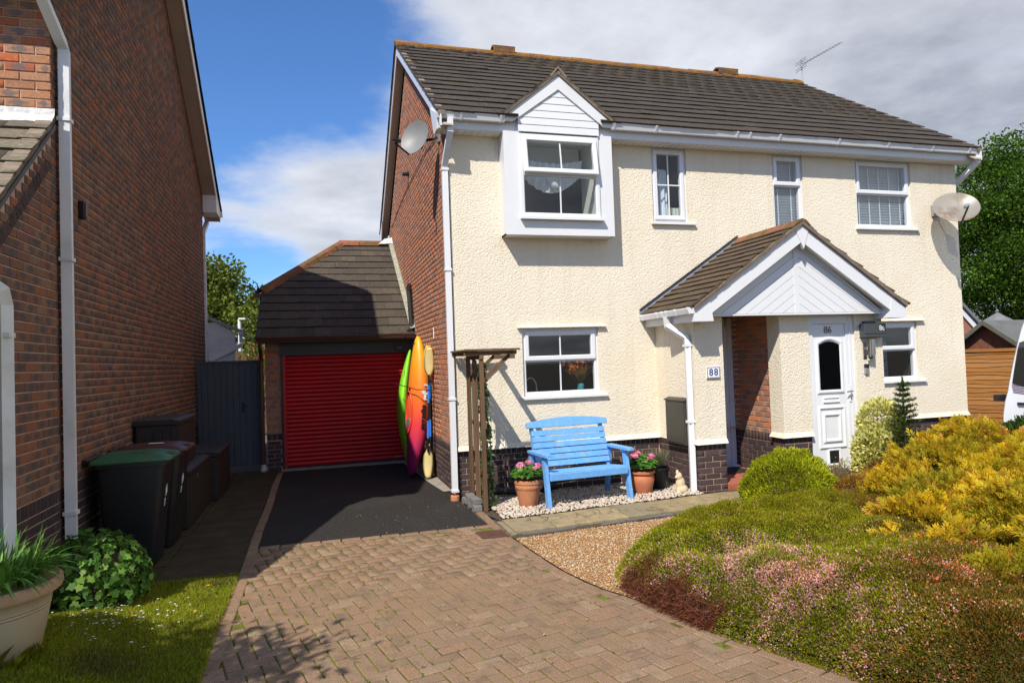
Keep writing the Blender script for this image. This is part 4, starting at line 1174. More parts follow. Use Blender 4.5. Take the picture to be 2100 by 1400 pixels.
for k in range(3):
    y0 = PYF-.03+k*0.42
    MB().prism([(AP[0]-.13, y0, 5.655), (AP[0], y0, 5.80), (AP[0]+.13, y0, 5.655), (AP[0]+.10, y0, 5.645), (AP[0], y0, 5.765), (AP[0]-.10, y0, 5.645)], (0, 0.43, 0)).build('ridge_tile', 'verge_mortar' if k == 0 else 'ridge_red', bayo)

# ------------------------------------------------------------------ roof, eaves, gutters
SL = unitv(np.array([0, 4.2, 2.82])); NR = unitv(np.array([0, -2.82, 4.2]))
roof = MB()
for xa, xb, ya in ((-0.17, 0.70, -0.30), (0.70, 2.28, 0.25), (2.28, 8.92, -0.30)):
    za = 5.075+(ya+.30)*2.82/4.2
    roof.prism([(xa, ya, za), (xa, 3.9, 7.895), (xa, 3.9, 7.86), (xa, ya, za-.035)], (xb-xa, 0, 0))
roof.prism([(-0.17, 8.10, 5.075), (-0.17, 3.9, 7.895), (-0.17, 3.9, 7.86), (-0.17, 8.10, 5.04)], (9.09, 0, 0))
roofo = roof.build('roof', 'shed_felt', house)
TT = tiles((0, -0.34, 5.055), (1, 0, 0), SL, NR, 16, 0.3185, lambda s: -0.20, lambda s: 8.955)
TT = [m_ for m_ in TT if not (m_[2, 3] < 5.66-abs(m_[0, 3]-1.49)*.785 and m_[1, 3] < 0.9)]
scatter('roof_tile', 'roof_tiles', TU, TT, 'roof_tile', roofo, 300)
TT = tiles((0, 8.14, 5.055), (-1, 0, 0), (0, -4.2, 2.82), (0, 2.82, 4.2), 16, 0.3185, lambda s: -8.955, lambda s: 0.20)
merged('roof_tiles_back', TU, TT, 'roof_tile', roofo)
# ridge tiles bedded in mortar, two raised vent tiles
x = -0.20; k = 0
def ridge_piece(x0, x1, y, z, parent, mat, r=0.125, nm='ridge_tile', jx=0.0, ax='x'):
    mb = MB(); pts = [(-r*1.02, -r*.62), (-r*.72, -r*.02), (0, r*.42), (r*.72, -r*.02), (r*1.02, -r*.62), (r*.9, -r*.72), (0, r*.25), (-r*.9, -r*.72)]
    if ax == 'x': mb.prism([(x0, y+a, z+b) for a, b in pts], (x1-x0, 0, 0))
    return mb.build(nm, mat, parent)
while x < 8.95:
    x1 = min(x+0.45, 8.955)
    ridge_piece(x+.004, x1-.004, 3.9, 7.935+rng.normal(0, .005), roofo, 'ridge_lichen', 0.125)
    x = x1
mbv = MB(); xx = -0.2
while xx < 8.9:
    d_ = .06+.06*rng.random(); hgt = .02+.02*rng.random()
    mbv.box(xx, xx+d_, 3.9-.155-.02*rng.random(), 3.80, 7.83, 7.845+hgt); xx += d_*.9
mbv.build('ridge_bedding', 'ridge_lichen', roofo)
for xa, xb in ((1.72, 2.16), (6.78, 7.26)):
    v_ = MB(); v_.prism([(xa, 3.9-.14, 7.90), (xa, 3.9-.15, 8.02), (xa, 3.9, 8.075), (xa, 3.9+.15, 8.02), (xa, 3.9+.14, 7.90), (xa, 3.9+.11, 7.90), (xa, 3.9+.12, 8.0), (xa, 3.9, 8.04), (xa, 3.9-.12, 8.0), (xa, 3.9-.11, 7.90)], (xb-xa, 0, 0)); v_.build('vent_ridge', 'ridge_lichen', roofo)
    MB().box(xa+.05, xb-.05, 3.9-.09, 3.9+.09, 7.93, 8.0).build('vent_slot', 'black_paint', roofo)
# verge: mortar edge, barge boards and underside on both gables
for gx_, s_ in ((-0.165, -1), (WX+0.165, 1)):
    for a_, b_ in (((-0.36, 5.02), (3.9, 7.88)), ((8.16, 5.02), (3.9, 7.88))):
        a_ = np.array(a_); b_ = np.array(b_)
        MB().prism([(gx_, a_[0], a_[1]), (gx_, b_[0], b_[1]), (gx_, b_[0], b_[1]-.185), (gx_, a_[0], a_[1]-.15)], (-s_*0.02, 0, 0)).build('barge_board', 'upvc', house)
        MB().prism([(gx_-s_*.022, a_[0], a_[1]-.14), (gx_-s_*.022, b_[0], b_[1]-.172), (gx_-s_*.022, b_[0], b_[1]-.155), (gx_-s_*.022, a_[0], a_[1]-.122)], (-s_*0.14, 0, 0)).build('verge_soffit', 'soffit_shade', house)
        mv = MB(); L = 26
        for i in range(L):
            p0 = a_+(b_-a_)*i/L; p1 = a_+(b_-a_)*(i+1)/L; hh = .035+.014*rng.random(); ex = .012+.012*rng.random()
            mv.prism([(gx_+s_*ex, p0[0], p0[1]+.001), (gx_+s_*ex, p1[0], p1[1]+.001), (gx_+s_*ex, p1[0], p1[1]+hh), (gx_+s_*ex, p0[0], p0[1]+hh+.006)], (-s_*0.09, 0, 0))
        mv.build('verge_bedding', 'verge_mortar', house)
# front box eaves
ev = MB(); ev.box(-0.165, WX+.165, -0.222, -0.204, 4.885, 5.06); ev.build('fascia', 'upvc', house)
MB().box(-0.16, WX+.16, -0.204, -0.002, 4.878, 4.892).build('soffit', 'soffit_white', house)
for k in range(88):
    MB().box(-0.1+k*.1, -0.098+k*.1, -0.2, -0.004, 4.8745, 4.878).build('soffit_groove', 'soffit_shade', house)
MB().prism([(-0.186, -0.225, 4.87), (-0.186, 0.02, 4.87), (-0.186, 0.28, 5.33), (-0.186, -0.225, 5.07)], (0.018, 0, 0)).build('eaves_box_end', 'upvc', house)
MB().prism([(WX+.168, -0.225, 4.87), (WX+.168, 0.02, 4.87), (WX+.168, 0.28, 5.33), (WX+.168, -0.225, 5.07)], (0.018, 0, 0)).build('eaves_box_end', 'upvc', house)
MB().prism([(-0.186, 8.06, 4.84), (-0.186, 7.8, 4.84), (-0.186, 7.52, 5.28), (-0.186, 8.06, 5.07)], (0.018, 0, 0)).build('eaves_box_end', 'upvc', house)
MB().box(-0.18, 0.0, 7.80, 8.05, 4.845, 4.86).build('eaves_underside', 'upvc_aged', house)
MB().sqtube([(-0.05, 8.02, 4.84), (-0.05, 7.98, 4.70), (-0.05, 7.86, 4.5), (-0.05, 7.86, 0.2)], 0.065).build('downpipe', 'brown_plastic', house)
def gutter(root, x0, x1, y, z, mat, clips, name='gutter', d=0.115, h=0.085):
    mb = MB(); P = [(y, z), (y-d, z+.004), (y-d, z-.012), (y-d*.92, z-.018), (y-d*.72, z-h), (y-d*.2, z-h), (y-.004, z-.03)]
    P2 = [(y-.006, z-.004), (y-d+.008, z-.006), (y-d*.70, z-h+.006), (y-d*.22, z-h+.006)]
    mb.prism([(x0, a, b) for a, b in P], (x1-x0, 0, 0))
    g = mb.build(name, mat, root)
    for c in clips:
        mc = MB(); P3 = [(y+.001, z+.003), (y-d-.006, z+.009), (y-d-.006, z-.016), (y-d*.74, z-h-.006), (y-d*.18, z-h-.006), (y+.001, z-.034)]
        mc.prism([(c-.016, a, b) for a, b in P3], (0.032, 0, 0)); mc.build('gutter_clip', mat, g)
    return g
gutter(house, -0.19, 0.715, -0.224, 5.075, 'upvc', (-0.14, 0.12, 0.66))
gutter(house, 2.262, 8.99, -0.224, 5.075, 'upvc', (2.30, 2.95, 4.28, 4.50, 5.02, 6.10, 7.05, 7.95, 8.72))
# downpipes: 88 at the gable corner, 86 at the far end, porch
def downpipe(root, pts, wd, mat, bands, shoe=None, name='downpipe'):
    p_ = MB().sqtube(pts, wd).build(name, mat, root)
    for c, ax in bands:
        mb = MB(); mb.box(c[0]-wd*.62, c[0]+wd*.62, c[1]-wd*.62, c[1]+wd*.62, c[2]-.016, c[2]+.016)
        mb.box(c[0]-wd*.2+ax[0]*wd, c[0]+wd*.2+ax[0]*wd, c[1]-wd*.2+ax[1]*wd, c[1]+wd*.2+ax[1]*wd, c[2]-.010, c[2]+.010)
        mb.build('pipe_bracket', mat, p_)
    return p_
downpipe(house, [(-0.025, -0.285, 5.0), (-0.025, -0.285, 4.83), (-0.058, -0.02, 4.46), (-0.058, 0.0, 4.42), (-0.058, 0.0, 0.10)], 0.078, 'upvc', [((-0.058, 0, z), (1, .6)) for z in (4.40, 3.05, 1.33, 0.12)])
MB().lathe([(0.06, 0), (0.06, 0.06), (0.05, 0.075)], (-0.058, 0.0, -0.01), 16).build('gully_collar', 'terracotta', house)
downpipe(house, [(8.93, -0.285, 5.0), (8.93, -0.285, 4.86), (8.86, 0.12, 4.55), (8.83, 0.14, 4.50), (8.83, 0.14, 0.1)], 0.07, 'upvc_aged', [])

# ------------------------------------------------------------------ porch roof
porch = MB()
RXP, RZP = 4.47, 3.50; EL, ER = 2.78, 6.16; PF = -1.38
sp_ = 0.655
for sgn, ex in ((-1, EL), (1, ER)):
    ez = RZP-abs(ex-RXP)*sp_
    porch.prism([(ex, PF+.04, ez), (RXP, PF+.04, RZP), (RXP, PF+.04, RZP-.03), (ex, PF+.04, ez-.03)], (0, -PF-.04, 0))
po = porch.build('porch_roof', 'shed_felt', house)
for sgn, ex in ((-1, EL), (1, ER)):
    ez = RZP-abs(ex-RXP)*sp_; LL = math.hypot(ex-RXP, RZP-ez)
    nrow = 13; g_ = LL/nrow
    TT = tiles((ex+sgn*.03, 0 if sgn < 0 else 0, ez+.0), (0, -sgn*-1 if False else (1 if sgn > 0 else -1), 0), (-sgn, 0, sp_), (sgn*sp_, 0, 1), nrow, g_, (lambda s: PF) if sgn > 0 else (lambda s: 0.0), (lambda s: 0.0) if sgn > 0 else (lambda s: -PF), wd=0.30)
    scatter('porch_tile', 'porch_tiles', TU, TT, 'porch_tile', po)
    b0 = np.array([ex-sgn*.02, ez-.005]); b1 = np.array([RXP, RZP-.002])
    # barge board, with boxed foot
    MB().prism([(b0[0], PF+.03, b0[1]-.02), (b1[0], PF+.03, b1[1]-.02), (b1[0], PF+.03, b1[1]-.24), (b0[0]-sgn*.11, PF+.03, b0[1]-.16)], (0, 0.035, 0)).build('barge_board', 'upvc', po)
    fx = ex-sgn*.0
    MB().prism([(fx-sgn*.02, PF+.025, ez-.035), (fx-sgn*.26, PF+.025, ez+.10), (fx-sgn*.30, PF+.025, ez-.17), (fx-sgn*.02, PF+.025, ez-.17)], (0, 0.30, 0)).build('eaves_box', 'upvc', po)
    MB().prism([(b0[0]-sgn*.1, PF+.066, ez-.13), (b1[0], PF+.066, RZP-.20), (b1[0], PF+.066, RZP-.185), (b0[0]-sgn*.1, PF+.066, ez-.115)], (0, 0.22, 0)).build('porch_soffit', 'soffit_white', po)
    mbv = MB(); L = 16
    for i in range(L):
        p0 = b0+(b1-b0)*i/L; p1 = b0+(b1-b0)*(i+1)/L; hh = .042+.016*rng.random(); ex_ = .01*rng.random()
        mbv.add([(p0[0], PF-ex_, p0[1]-.018), (p1[0], PF-ex_, p1[1]-.018), (p1[0], PF-.008-ex_, p1[1]+hh-.018), (p0[0], PF-.008-ex_, p0[1]+hh-.018), (p0[0], PF+.09, p0[1]-.018), (p1[0], PF+.09, p1[1]-.018), (p1[0], PF+.09, p1[1]+hh-.018), (p0[0], PF+.09, p0[1]+hh-.018)], [(0, 1, 2, 3), (3, 2, 6, 7), (0, 4, 5, 1), (1, 5, 6, 2), (0, 3, 7, 4)])
    mbv.build('verge_bedding', 'verge_mortar', po)
for k in range(4):
    y0 = PF-.01+k*0.345
    MB().prism([(RXP-.135, y0+.003, RZP-.035), (RXP-.06, y0+.003, RZP+.045), (RXP, y0+.003, RZP+.065), (RXP+.06, y0+.003, RZP+.045), (RXP+.135, y0+.003, RZP-.035), (RXP, y0+.003, RZP+.03)], (0, 0.338, 0)).build('ridge_tile', 'ridge_red', po)
MB().add([(RXP-.03, PF+.02, RZP-.02), (RXP+.115, PF+.02, RZP-.06), (RXP+.02, PF+.02, RZP-.34), (RXP-.115, PF+.02, RZP-.06), (RXP-.03, PF+.065, RZP-.02), (RXP+.115, PF+.065, RZP-.06), (RXP+.02, PF+.065, RZP-.34), (RXP-.115, PF+.065, RZP-.06)], [(0, 3, 2, 1), (4, 5, 6, 7), (0, 1, 5, 4), (1, 2, 6, 5), (2, 3, 7, 6), (3, 0, 4, 7)]).build('finial', 'upvc', po)
# diagonal tongue-and-groove boards
GYF = -1.20
MB().add([(3.05, GYF+.012, 2.315), (5.89, GYF+.012, 2.315), (RXP, GYF+.012, 3.35)], [(0, 1, 2)]).build('gable_backing', 'upvc_aged', po)
dvec = {1: unitv(np.array([-1.0, sp_])), -1: unitv(np.array([1.0, sp_]))}
for sgn in (-1, 1):
    d_ = np.array([-sgn*1.0, sp_]); d_ = d_/np.linalg.norm(d_); nrm_ = np.array([sgn*sp_, 1.0]); nrm_ /= np.linalg.norm(nrm_)
    tri = [np.array([RXP+sgn*.035, 2.322]), np.array([RXP+sgn*1.42, 2.322]), np.array([RXP+sgn*.035, 3.30])]
    bw = 0.105; base = min(t @ nrm_ for t in tri); top_ = max(t @ nrm_ for t in tri)
    k = 0
    while base+k*bw < top_:
        lo_, hi_ = base+k*bw+.0025, min(base+(k+1)*bw-.0025, top_)
        poly = [t.copy() for t in tri]
        for sg, lim in ((1, lo_), (-1, hi_)):
            out = []
            for i in range(len(poly)):
                a_, b_ = poly[i], poly[(i+1) % len(poly)]
                fa, fb = sg*(a_ @ nrm_-lim), sg*(b_ @ nrm_-lim)
                if fa >= 0: out.append(a_)
                if (fa >= 0) != (fb >= 0): out.append(a_+(b_-a_)*fa/(fa-fb))
            poly = out
            if len(poly) < 3: break
        if len(poly) >= 3:
            MB().prism([(q_[0], GYF+.008, q_[1]) for q_ in poly], (0, -0.012, 0)).build('gable_board', 'upvc', po)
        k += 1
MB().box(RXP-.034, RXP+.034, GYF-.012, GYF+.01, 2.315, 3.30).build('centre_strip', 'upvc', po)
MB().box(3.02, 5.95, GYF-.01, PY+.0, 2.295, 2.318).build('gable_soffit', 'upvc', po)
MB().box(3.0, 5.95, PY, -0.01, 2.35, 2.365).build('porch_ceiling', 'soffit_white', po)
# left eaves of the porch: fascia, gutter along y, downpipe
ez = RZP-(RXP-EL)*sp_
MB().box(EL+.04, EL+.06, PF+.30, -0.002, ez-.165, ez-.01).build('fascia', 'upvc', po)
MB().box(EL+.06, 2.97, PF+.30, -0.002, ez-.165, ez-.150).build('soffit', 'soffit_white', po)
g = MB(); P = [(0, 0), (-.105, .004), (-.105, -.012), (-.085, -.072), (-.025, -.072), (-.004, -.03)]
g.prism([(EL+.04+a, PF+.02, ez+.002+b) for a, b in P], (0, -PF-.02, 0)); go_ = g.build('porch_gutter', 'upvc', po)
for yc in (-0.08, -0.52, -0.66, -0.78, -1.02, -1.34):
    g = MB(); P3 = [(.001, .004), (-.111, .010), (-.111, -.016), (-.088, -.078), (-.022, -.078), (.001, -.034)]
    g.prism([(EL+.04+a, yc-.014, ez+.002+b) for a, b in P3], (0, 0.028, 0)); g.build('gutter_clip', 'upvc', go_)
downpipe(po, [(EL-.02, -0.74, ez-.07), (EL-.02, -0.74, ez-.19), (2.925, -0.93, ez-.36), (2.93, -0.95, ez-.44), (2.93, -0.95, 0.03)], 0.075, 'upvc', [((2.93, -0.95, z), (.4, -.6)) for z in (1.93, 0.93)])
# stepped lead where the porch roof meets the wall
f_ = MB(); f_.prism([(EL-.05, -0.012, ez+.02), (RXP-.02, -0.012, RZP+.02), (RXP-.02, -0.012, RZP+.075), (EL-.05, -0.012, ez+.075)], (0, 0.009, 0)); f_.build('lead_flashing', 'lead', po)
f_ = MB(); f_.bar((EL-.05, -0.018, ez+.085), (RXP-.05, -0.018, RZP+.085), .022, .016); f_.build('flashing_strip', 'black_paint', po)

# ------------------------------------------------------------------ front door of 86
DY = PY+.03
door = MB()
door.box(4.757, 4.845, DY, DY+.07, 0.05, 2.30); door.box(5.40, 5.534, DY, DY+.07, 0.05, 2.30); door.box(4.845, 5.40, DY, DY+.07, 2.175, 2.30); door.box(4.757, 5.534, DY-.006, DY, 2.27, 2.30)
do = door.build('front_door', 'upvc', house)
MB().box(5.455, 5.475, DY-.010, DY, 0.05, 2.27).build('frame_bead', 'upvc', do)
leaf = MB(); leaf.box(4.847, 5.398, DY+.018, DY+.06, 0.13, 2.172); leaf.build('door_leaf', 'upvc', do)
def molding(x0, x1, z0, z1, y, wd, mat='upvc', arch=0.0, nm='molding'):
    mb = MB(); n = 10
    def ring(o, yy):
        r = [(x0+o, yy, z0+o), (x1-o, yy, z0+o)]
        for i in range(n+1):
            t = i/n; r.append((x1-o-(x1-x0-2*o)*t, yy, z1-o+arch*math.sin(math.pi*t)))
        return r
    rings = [ring(0, y), ring(0, y-.012), ring(wd*.35, y-.020), ring(wd*.65, y-.020), ring(wd, y-.010), ring(wd, y)]
    return mb.loft(rings, cap=False).build(nm, mat, do)
yl = DY+.018
molding(4.895, 5.345, 1.20, 1.93, yl, 0.05, arch=0.06)
mb = MB(); n = 10
pg = [(4.945, yl-.004, 1.25), (5.295, yl-.004, 1.25)]+[(5.295-.35*i/n, yl-.004, 1.875+.05*math.sin(math.pi*i/n)) for i in range(n+1)]
mb.prism(pg, (0, .003, 0)).build('pane', 'glass_dark', do)
mb = MB().prism([(a, yl+.0005, c) for a, b, c in pg], (0, -.002, 0)); mb.build('dark_interior', 'dark_room', do)
molding(4.895, 5.345, 0.44, 1.02, yl, 0.035); molding(4.965, 5.275, 0.52, 0.93, yl, 0.045)
molding(4.985, 5.255, 1.075, 1.145, yl, 0.012, nm='letter_plate')
MB().box(4.999, 5.241, yl-.008, yl, 1.088, 1.132).build('letter_flap', 'upvc', do)
molding(5.02, 5.235, 0.20, 0.43, yl, 0.028, nm='cat_flap'); MB().box(5.048, 5.207, yl-.006, yl-.002, 0.23, 0.402).build('flap_panel', 'black_plastic', do)
MB().box(4.80, 5.50, DY-.06, DY+.02, 0.085, 0.13).build('threshold_board', 'upvc', do); MB().box(4.76, 5.53, DY-.10, DY, 0.0, 0.082).build('door_step', 'upvc', do)
hd = MB(); hd.box(5.418, 5.446, DY-.014, DY, 1.07, 1.30, .004); hd.build('handle_plate', 'upvc', do)
hd = MB(); hd.tube([(5.432, DY-.01, 1.22), (5.432, DY-.055, 1.22), (5.34, DY-.055, 1.215)], .010, 8); hd.lathe([(.012, 0), (.014, .02), (.012, .03)], (5.432, DY-.02, 1.12), 10); hd.build('handle', 'steel', do)
text_part('door_number', '86', 0.135, (5.115, yl-.004, 2.085), (1, 0, 0), (0, 0, 1), 'number_brown', do, 0.004)
# ------------------------------------------------------------------ garage
GY = 3.95
gar = empty('garage', (-1.3, GY, 0), 'single garage with red roller door and half-hipped tiled roof', 'garage')
mb = MB(); mb.quad((-2.66, GY+.008, 0), (-2.36, GY+.008, 0), (-2.36, GY+.008, 2.35), (-2.66, GY+.008, 2.35))
mb.quad((-2.652, GY+.008, 0), (-2.652, 10.2, 0), (-2.652, 10.2, 2.6), (-2.652, GY+.008, 2.6)); mb.quad((-2.65, 10.2, 0), (0, 10.2, 0), (0, 10.2, 2.4), (-2.65, 10.2, 2.4))
mb.quad((-2.652, GY+.0, 2.3), (-2.652, 10.2, 2.3), (-2.652, 8.5, 3.5), (-2.652, 5.6, 3.5))
mb.build('garage_wall', 'mortar_pink', gar)
TB = brickT(rows_fill(0.6625, 2.12, lambda v: (-2.66, -2.40), 0.02), (0, GY, 0), (1, 0, 0), (0, -1, 0))
scatter('brick', 'bricks', BU, TB, 'brick_red', gar)
TB = brickT(rows_fill(0.0, 0.53, lambda v: (-2.66, -2.40), 0.05), (0, GY, 0), (1, 0, 0), (0, -1, 0))+rowlock(-2.66, -2.40, 0.60, (0, GY, 0), (1, 0, 0), (0, -1, 0))
scatter('plinth_brick', 'plinth_bricks', BU, TB, 'brick_plinth', gar)
# roller door
rd = MB(); rd.box(-2.40, -2.315, GY-.03, GY+.10, 0.02, 2.06); rd.box(-0.165, -0.01, GY-.03, GY+.10, 0.02, 2.06); rd.box(-2.40, -0.01, GY-.045, GY+.10, 2.04, 2.27)
rdo = rd.build('door_surround', 'door_black', gar)
nsl = 26; z0 = 0.045; hS = (2.04-z0)/nsl
for k in range(nsl):
    mb = MB(); za = z0+k*hS; pr = []
    for i in range(7):
        t = i/6; pr.append((GY+.045-.020*math.sin(math.pi*(t*.86+.07)), za+.002+(hS-.004)*t))
    V = []; F = []
    for i, (yy, zz_) in enumerate(pr): V += [(-2.318, yy, zz_), (-0.162, yy, zz_)]
    for i in range(6): F.append((2*i, 2*i+1, 2*i+3, 2*i+2))
    V += [(-2.318, GY+.055, za), (-0.162, GY+.055, za), (-2.318, GY+.055, za+hS), (-0.162, GY+.055, za+hS)]
    F += [(14, 15, 1, 0), (12, 13, 17, 16)]
    mb.add(V, F); o = mb.build('slat', 'door_red', gar, smooth=False); smooth_angle(o, 50)
MB().box(-2.318, -.162, GY+.03, GY+.055, 0.02, 0.047).build('bottom_seal', 'rubber', gar)
MB().box(-0.43, -0.22, GY+.020, GY+.026, 0.088, 0.104).build('maker_plate', 'steel', gar)
MB().box(-2.36, -2.315, GY-.034, GY-.03, 0.02, 2.04).build('side_guide', 'door_red', gar)
# eaves
MB().box(-2.72, -0.004, 3.66, 3.69, 2.27, 2.39).build('fascia', 'door_black', gar); MB().box(-2.72, -0.004, 3.69, GY, 2.265, 2.275).build('soffit', 'door_black', gar)
g = gutter(gar, -2.78, -0.02, 3.655, 2.375, 'brown_plastic', (-2.70, -1.55, -0.22), d=0.10, h=0.075)
MB().tube([(-2.72, 3.60, 2.30), (-2.72, 3.62, 2.2), (-2.72, 3.88, 2.02), (-2.72, 3.90, 1.95), (-2.72, 3.90, 0.14)], .034, 10).build('downpipe', 'brown_plastic', gar)
MB().lathe([(.045, 0), (.06, .04), (.04, .11), (.036, .13)], (-2.72, 3.90, 0.0), 12).build('pipe_shoe', 'lichen_pipe', gar)
# roof
GS = np.array([0, 3.44, 2.23]); GN = np.array([0, -2.23, 3.44]); GLEN = float(np.linalg.norm(GS))
HB = 1.45; rx = -1.17
sH = HB*GLEN/3.44
def glo(s):
    if s <= sH: return -2.78
    return -2.78+(s-sH)/(GLEN-sH)*(rx+2.78)
rf = MB(); hz = 2.36+HB*2.23/3.44
rf.add([(-2.76, 3.60, 2.36), (-0.004, 3.60, 2.36), (-0.004, 7.04, 4.59), (rx, 7.04, 4.59), (-2.76, 3.60+HB, hz), (-2.76, 10.48-HB, hz), (-2.76, 10.48, 2.36), (-0.004, 10.48, 2.36)], [(0, 1, 2, 3, 4), (4, 3, 5), (5, 3, 2, 7, 6)])
rfo = rf.build('roof', 'shed_felt', gar)
TT = tiles((0, 3.57, 2.355), (1, 0, 0), GS, GN, 13, GLEN/13, lambda s: glo(s)+.02, lambda s: -0.05)
scatter('roof_tile', 'roof_tiles', TU, TT, 'garage_tile', rfo)
x = rx-.05
while x < -0.1:
    x1 = min(x+0.45, -0.06); ridge_piece(x+.004, x1-.004, 7.04, 4.66, rfo, 'ridge_red', .13); x = x1
a_ = np.array([-2.80, 3.60+HB-.05, hz+.03]); b_ = np.array([rx, 7.04, 4.66])
for k in range(8):
    p0 = a_+(b_-a_)*(k/8); p1 = a_+(b_-a_)*((k+1.06)/8); d_ = unitv(p1-p0); sd = unitv(np.cross(d_, [0, 0, 1])); up = np.cross(sd, d_)
    r_ = .125
    MB().prism([p0+sd*a*r_+up*b*r_ for a, b in ((-1, -.5), (-.7, .1), (0, .45), (.7, .1), (1, -.5), (.85, -.6), (0, .28), (-.85, -.6))], p1-p0).build('hip_tile', 'ridge_red', rfo)
MB().tube([(-2.82, 4.98, hz+.02), (-2.84, 4.97, hz+.16), (-2.88, 4.96, hz+.20), (-2.92, 4.96, hz+.17)], .010, 6).build('hip_iron', 'black_paint', rfo)
MB().box(-2.92, -2.76, 4.98, 5.2, hz-.10, hz-.02).build('half_hip_gutter', 'brown_plastic', rfo)
MB().prism([(-2.79, 3.60, 2.32), (-2.79, 3.60+HB, hz-.03), (-2.79, 3.60+HB, hz-.12), (-2.79, 3.60, 2.22)], (.02, 0, 0)).build('verge_board', 'door_black', rfo)
# stepped lead flashing up the house wall
for k in range(26):
    t = (k+.5)/26; y_ = 3.62+3.3*t; z_ = 2.40+3.3*t*2.23/3.44
    MB().prism([(-0.012, y_-.07, z_-.03), (-0.012, y_+.075, z_+.06), (-0.012, y_+.075, z_+.135), (-0.012, y_-.07, z_+.125)], (0.008, 0, 0)).build('flashing_step', 'lead_old' if k % 3 else 'lead', rfo)
    MB().prism([(-0.10, y_-.07, z_+.028), (-0.012, y_-.07, z_+.05), (-0.012, y_+.075, z_+.14), (-0.10, y_+.075, z_+.118)], (0, 0, .008)).build('flashing_soaker', 'lead_old', rfo)
MB().prism([(-0.34, 6.90, 4.60), (-0.01, 6.90, 4.62), (-0.01, 7.04, 4.78), (-0.18, 7.04, 4.75)], (0, -.02, .012)).build('lead_saddle', 'lead_white', rfo)
MB().tube([(-0.04, 4.02, 3.32), (-0.06, 3.96, 3.28), (-0.06, 3.95, 3.18), (-0.06, 3.76, 2.62), (-0.06, 3.68, 2.48), (-0.14, 3.60, 2.40)], .045, 10).build('flue_pipe', 'black_plastic', gar)
lt = empty('security_light', (-0.30, 3.86, 2.12), 'small security light above the right corner of the garage door', 'light')
MB().box(-0.35, -0.24, 3.80, 3.87, 2.10, 2.16, .006).build('lamp_head', 'letterbox_grey', lt); MB().box(-0.32, -0.27, 3.86, 3.905, 2.08, 2.13).build('bracket', 'black_plastic', lt)

# ------------------------------------------------------------------ house on the left
LX = -3.849
lh = empty('left_house', (LX, 1.5, 0), 'dark brick house side wall with white downpipes at the left', 'house')
RY, RZ, PS = 1.70, 7.95, 0.703
PSF = 0.65
def lb(v):
    hi = 5.42; lo = -3.72
    if v > 2.66: lo = max(lo, min(-2.43, -2.43-(3.79-v)/0.87))
    if v > 3.76: lo = -2.43
    if v > 5.0:
        lo = max(lo, RY-(RZ-v)/PSF); hi = min(hi, RY+(RZ-v)/PS)
    return lo, hi
mb = MB()
mb.add([(LX-.008, -3.72, 0), (LX-.008, 5.42, 0), (LX-.008, 5.42, 5.34), (LX-.008, RY, RZ), (LX-.008, -2.43, 5.25), (LX-.008, -2.43, 3.87), (LX-.008, -3.72, 2.73)], [(0, 1, 2, 3, 4, 5, 6)])
mb.quad((LX-5, -2.422, 2.5), (LX-.008, -2.422, 2.5), (LX-.008, -2.422, 5.25), (LX-5, -2.422, 5.25)); mb.quad((LX-5, -3.712, 0), (LX-.008, -3.712, 0), (LX-.008, -3.712, 2.8), (LX-5, -3.712, 2.8))
mb.quad((LX-5, 5.41, 0), (LX-.008, 5.41, 0), (LX-.008, 5.41, 5.3), (LX-5, 5.41, 5.3))
mb.build('wall', 'mortar_dark', lh)
TB = brickT(rows_fill(0.8735, 7.9, lb, 0.0), (LX, 0, 0), (0, 1, 0), (1, 0, 0))
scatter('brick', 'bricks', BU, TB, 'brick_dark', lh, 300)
TB = brickT(rows_fill(0.011, 0.76, lambda v: (-3.72, 5.42), 0.06), (LX, 0, 0), (0, 1, 0), (1, 0, 0))+rowlock(-3.72, 5.42, 0.817, (LX, 0, 0), (0, 1, 0), (1, 0, 0))
# brick-on-edge course following the lean-to verge
dv = unitv(np.array([0, 1.0, 0.87])); uvv_ = unitv(np.array([0, -0.87, 1.0])); p0 = np.array([LX+.002, -3.72, 2.51])
for k in range(22):
    T_ = frame(p0+dv*(k*.075+.04), dv*(.065/.215), (1, 0, 0), uvv_*(.1025/.065)); TB.append(T_)
scatter('plinth_brick', 'plinth_bricks', BU, TB, 'brick_plinth', lh, 300)
TB = brickT(rows_fill(3.975, 5.24, lambda v: (LX-2.0, LX+.003), LX % 0.225), (0, -2.43, 0), (1, 0, 0), (0, -1, 0))
scatter('front_brick', 'front_bricks', BU, TB, 'brick_buff', lh)
# lean-to roof with lead apron
ls = np.array([0, 1.0, 0.87]); ln = np.array([0, -0.87, 1.0])
mb = MB(); mb.prism([(LX-5, -4.10, 2.47), (LX-5, -2.43, 3.923), (LX-5, -2.43, 3.88), (LX-5, -4.10, 2.43)], (5.03, 0, 0)); lr = mb.build('lean_to_roof', 'shed_felt', lh)
TT = tiles((LX+.035, -4.16, 2.455), (1, 0, 0), ls, ln, 11, 0.203, lambda s: -5.1, lambda s: 0.0)
scatter('roof_tile', 'roof_tiles', TU, TT, 'lean_tile', lr)
mb = MB(); n = 24
for i in range(n+1):
    x = LX-2+2.03*i/n; mb.V += [(x, -2.447, 4.045), (x, -2.452, 3.99), (x, -2.53+.006*rng.random(), 3.895+.008*rng.random()), (x, -2.60+.015*rng.random(), 3.835+.012*rng.random())]
for i in range(n):
    for j in range(3): mb.F.append((i*4+j, i*4+4+j, i*4+5+j, i*4+1+j))
mb.build('lead_apron', 'lead_white', lr)
mv = MB()
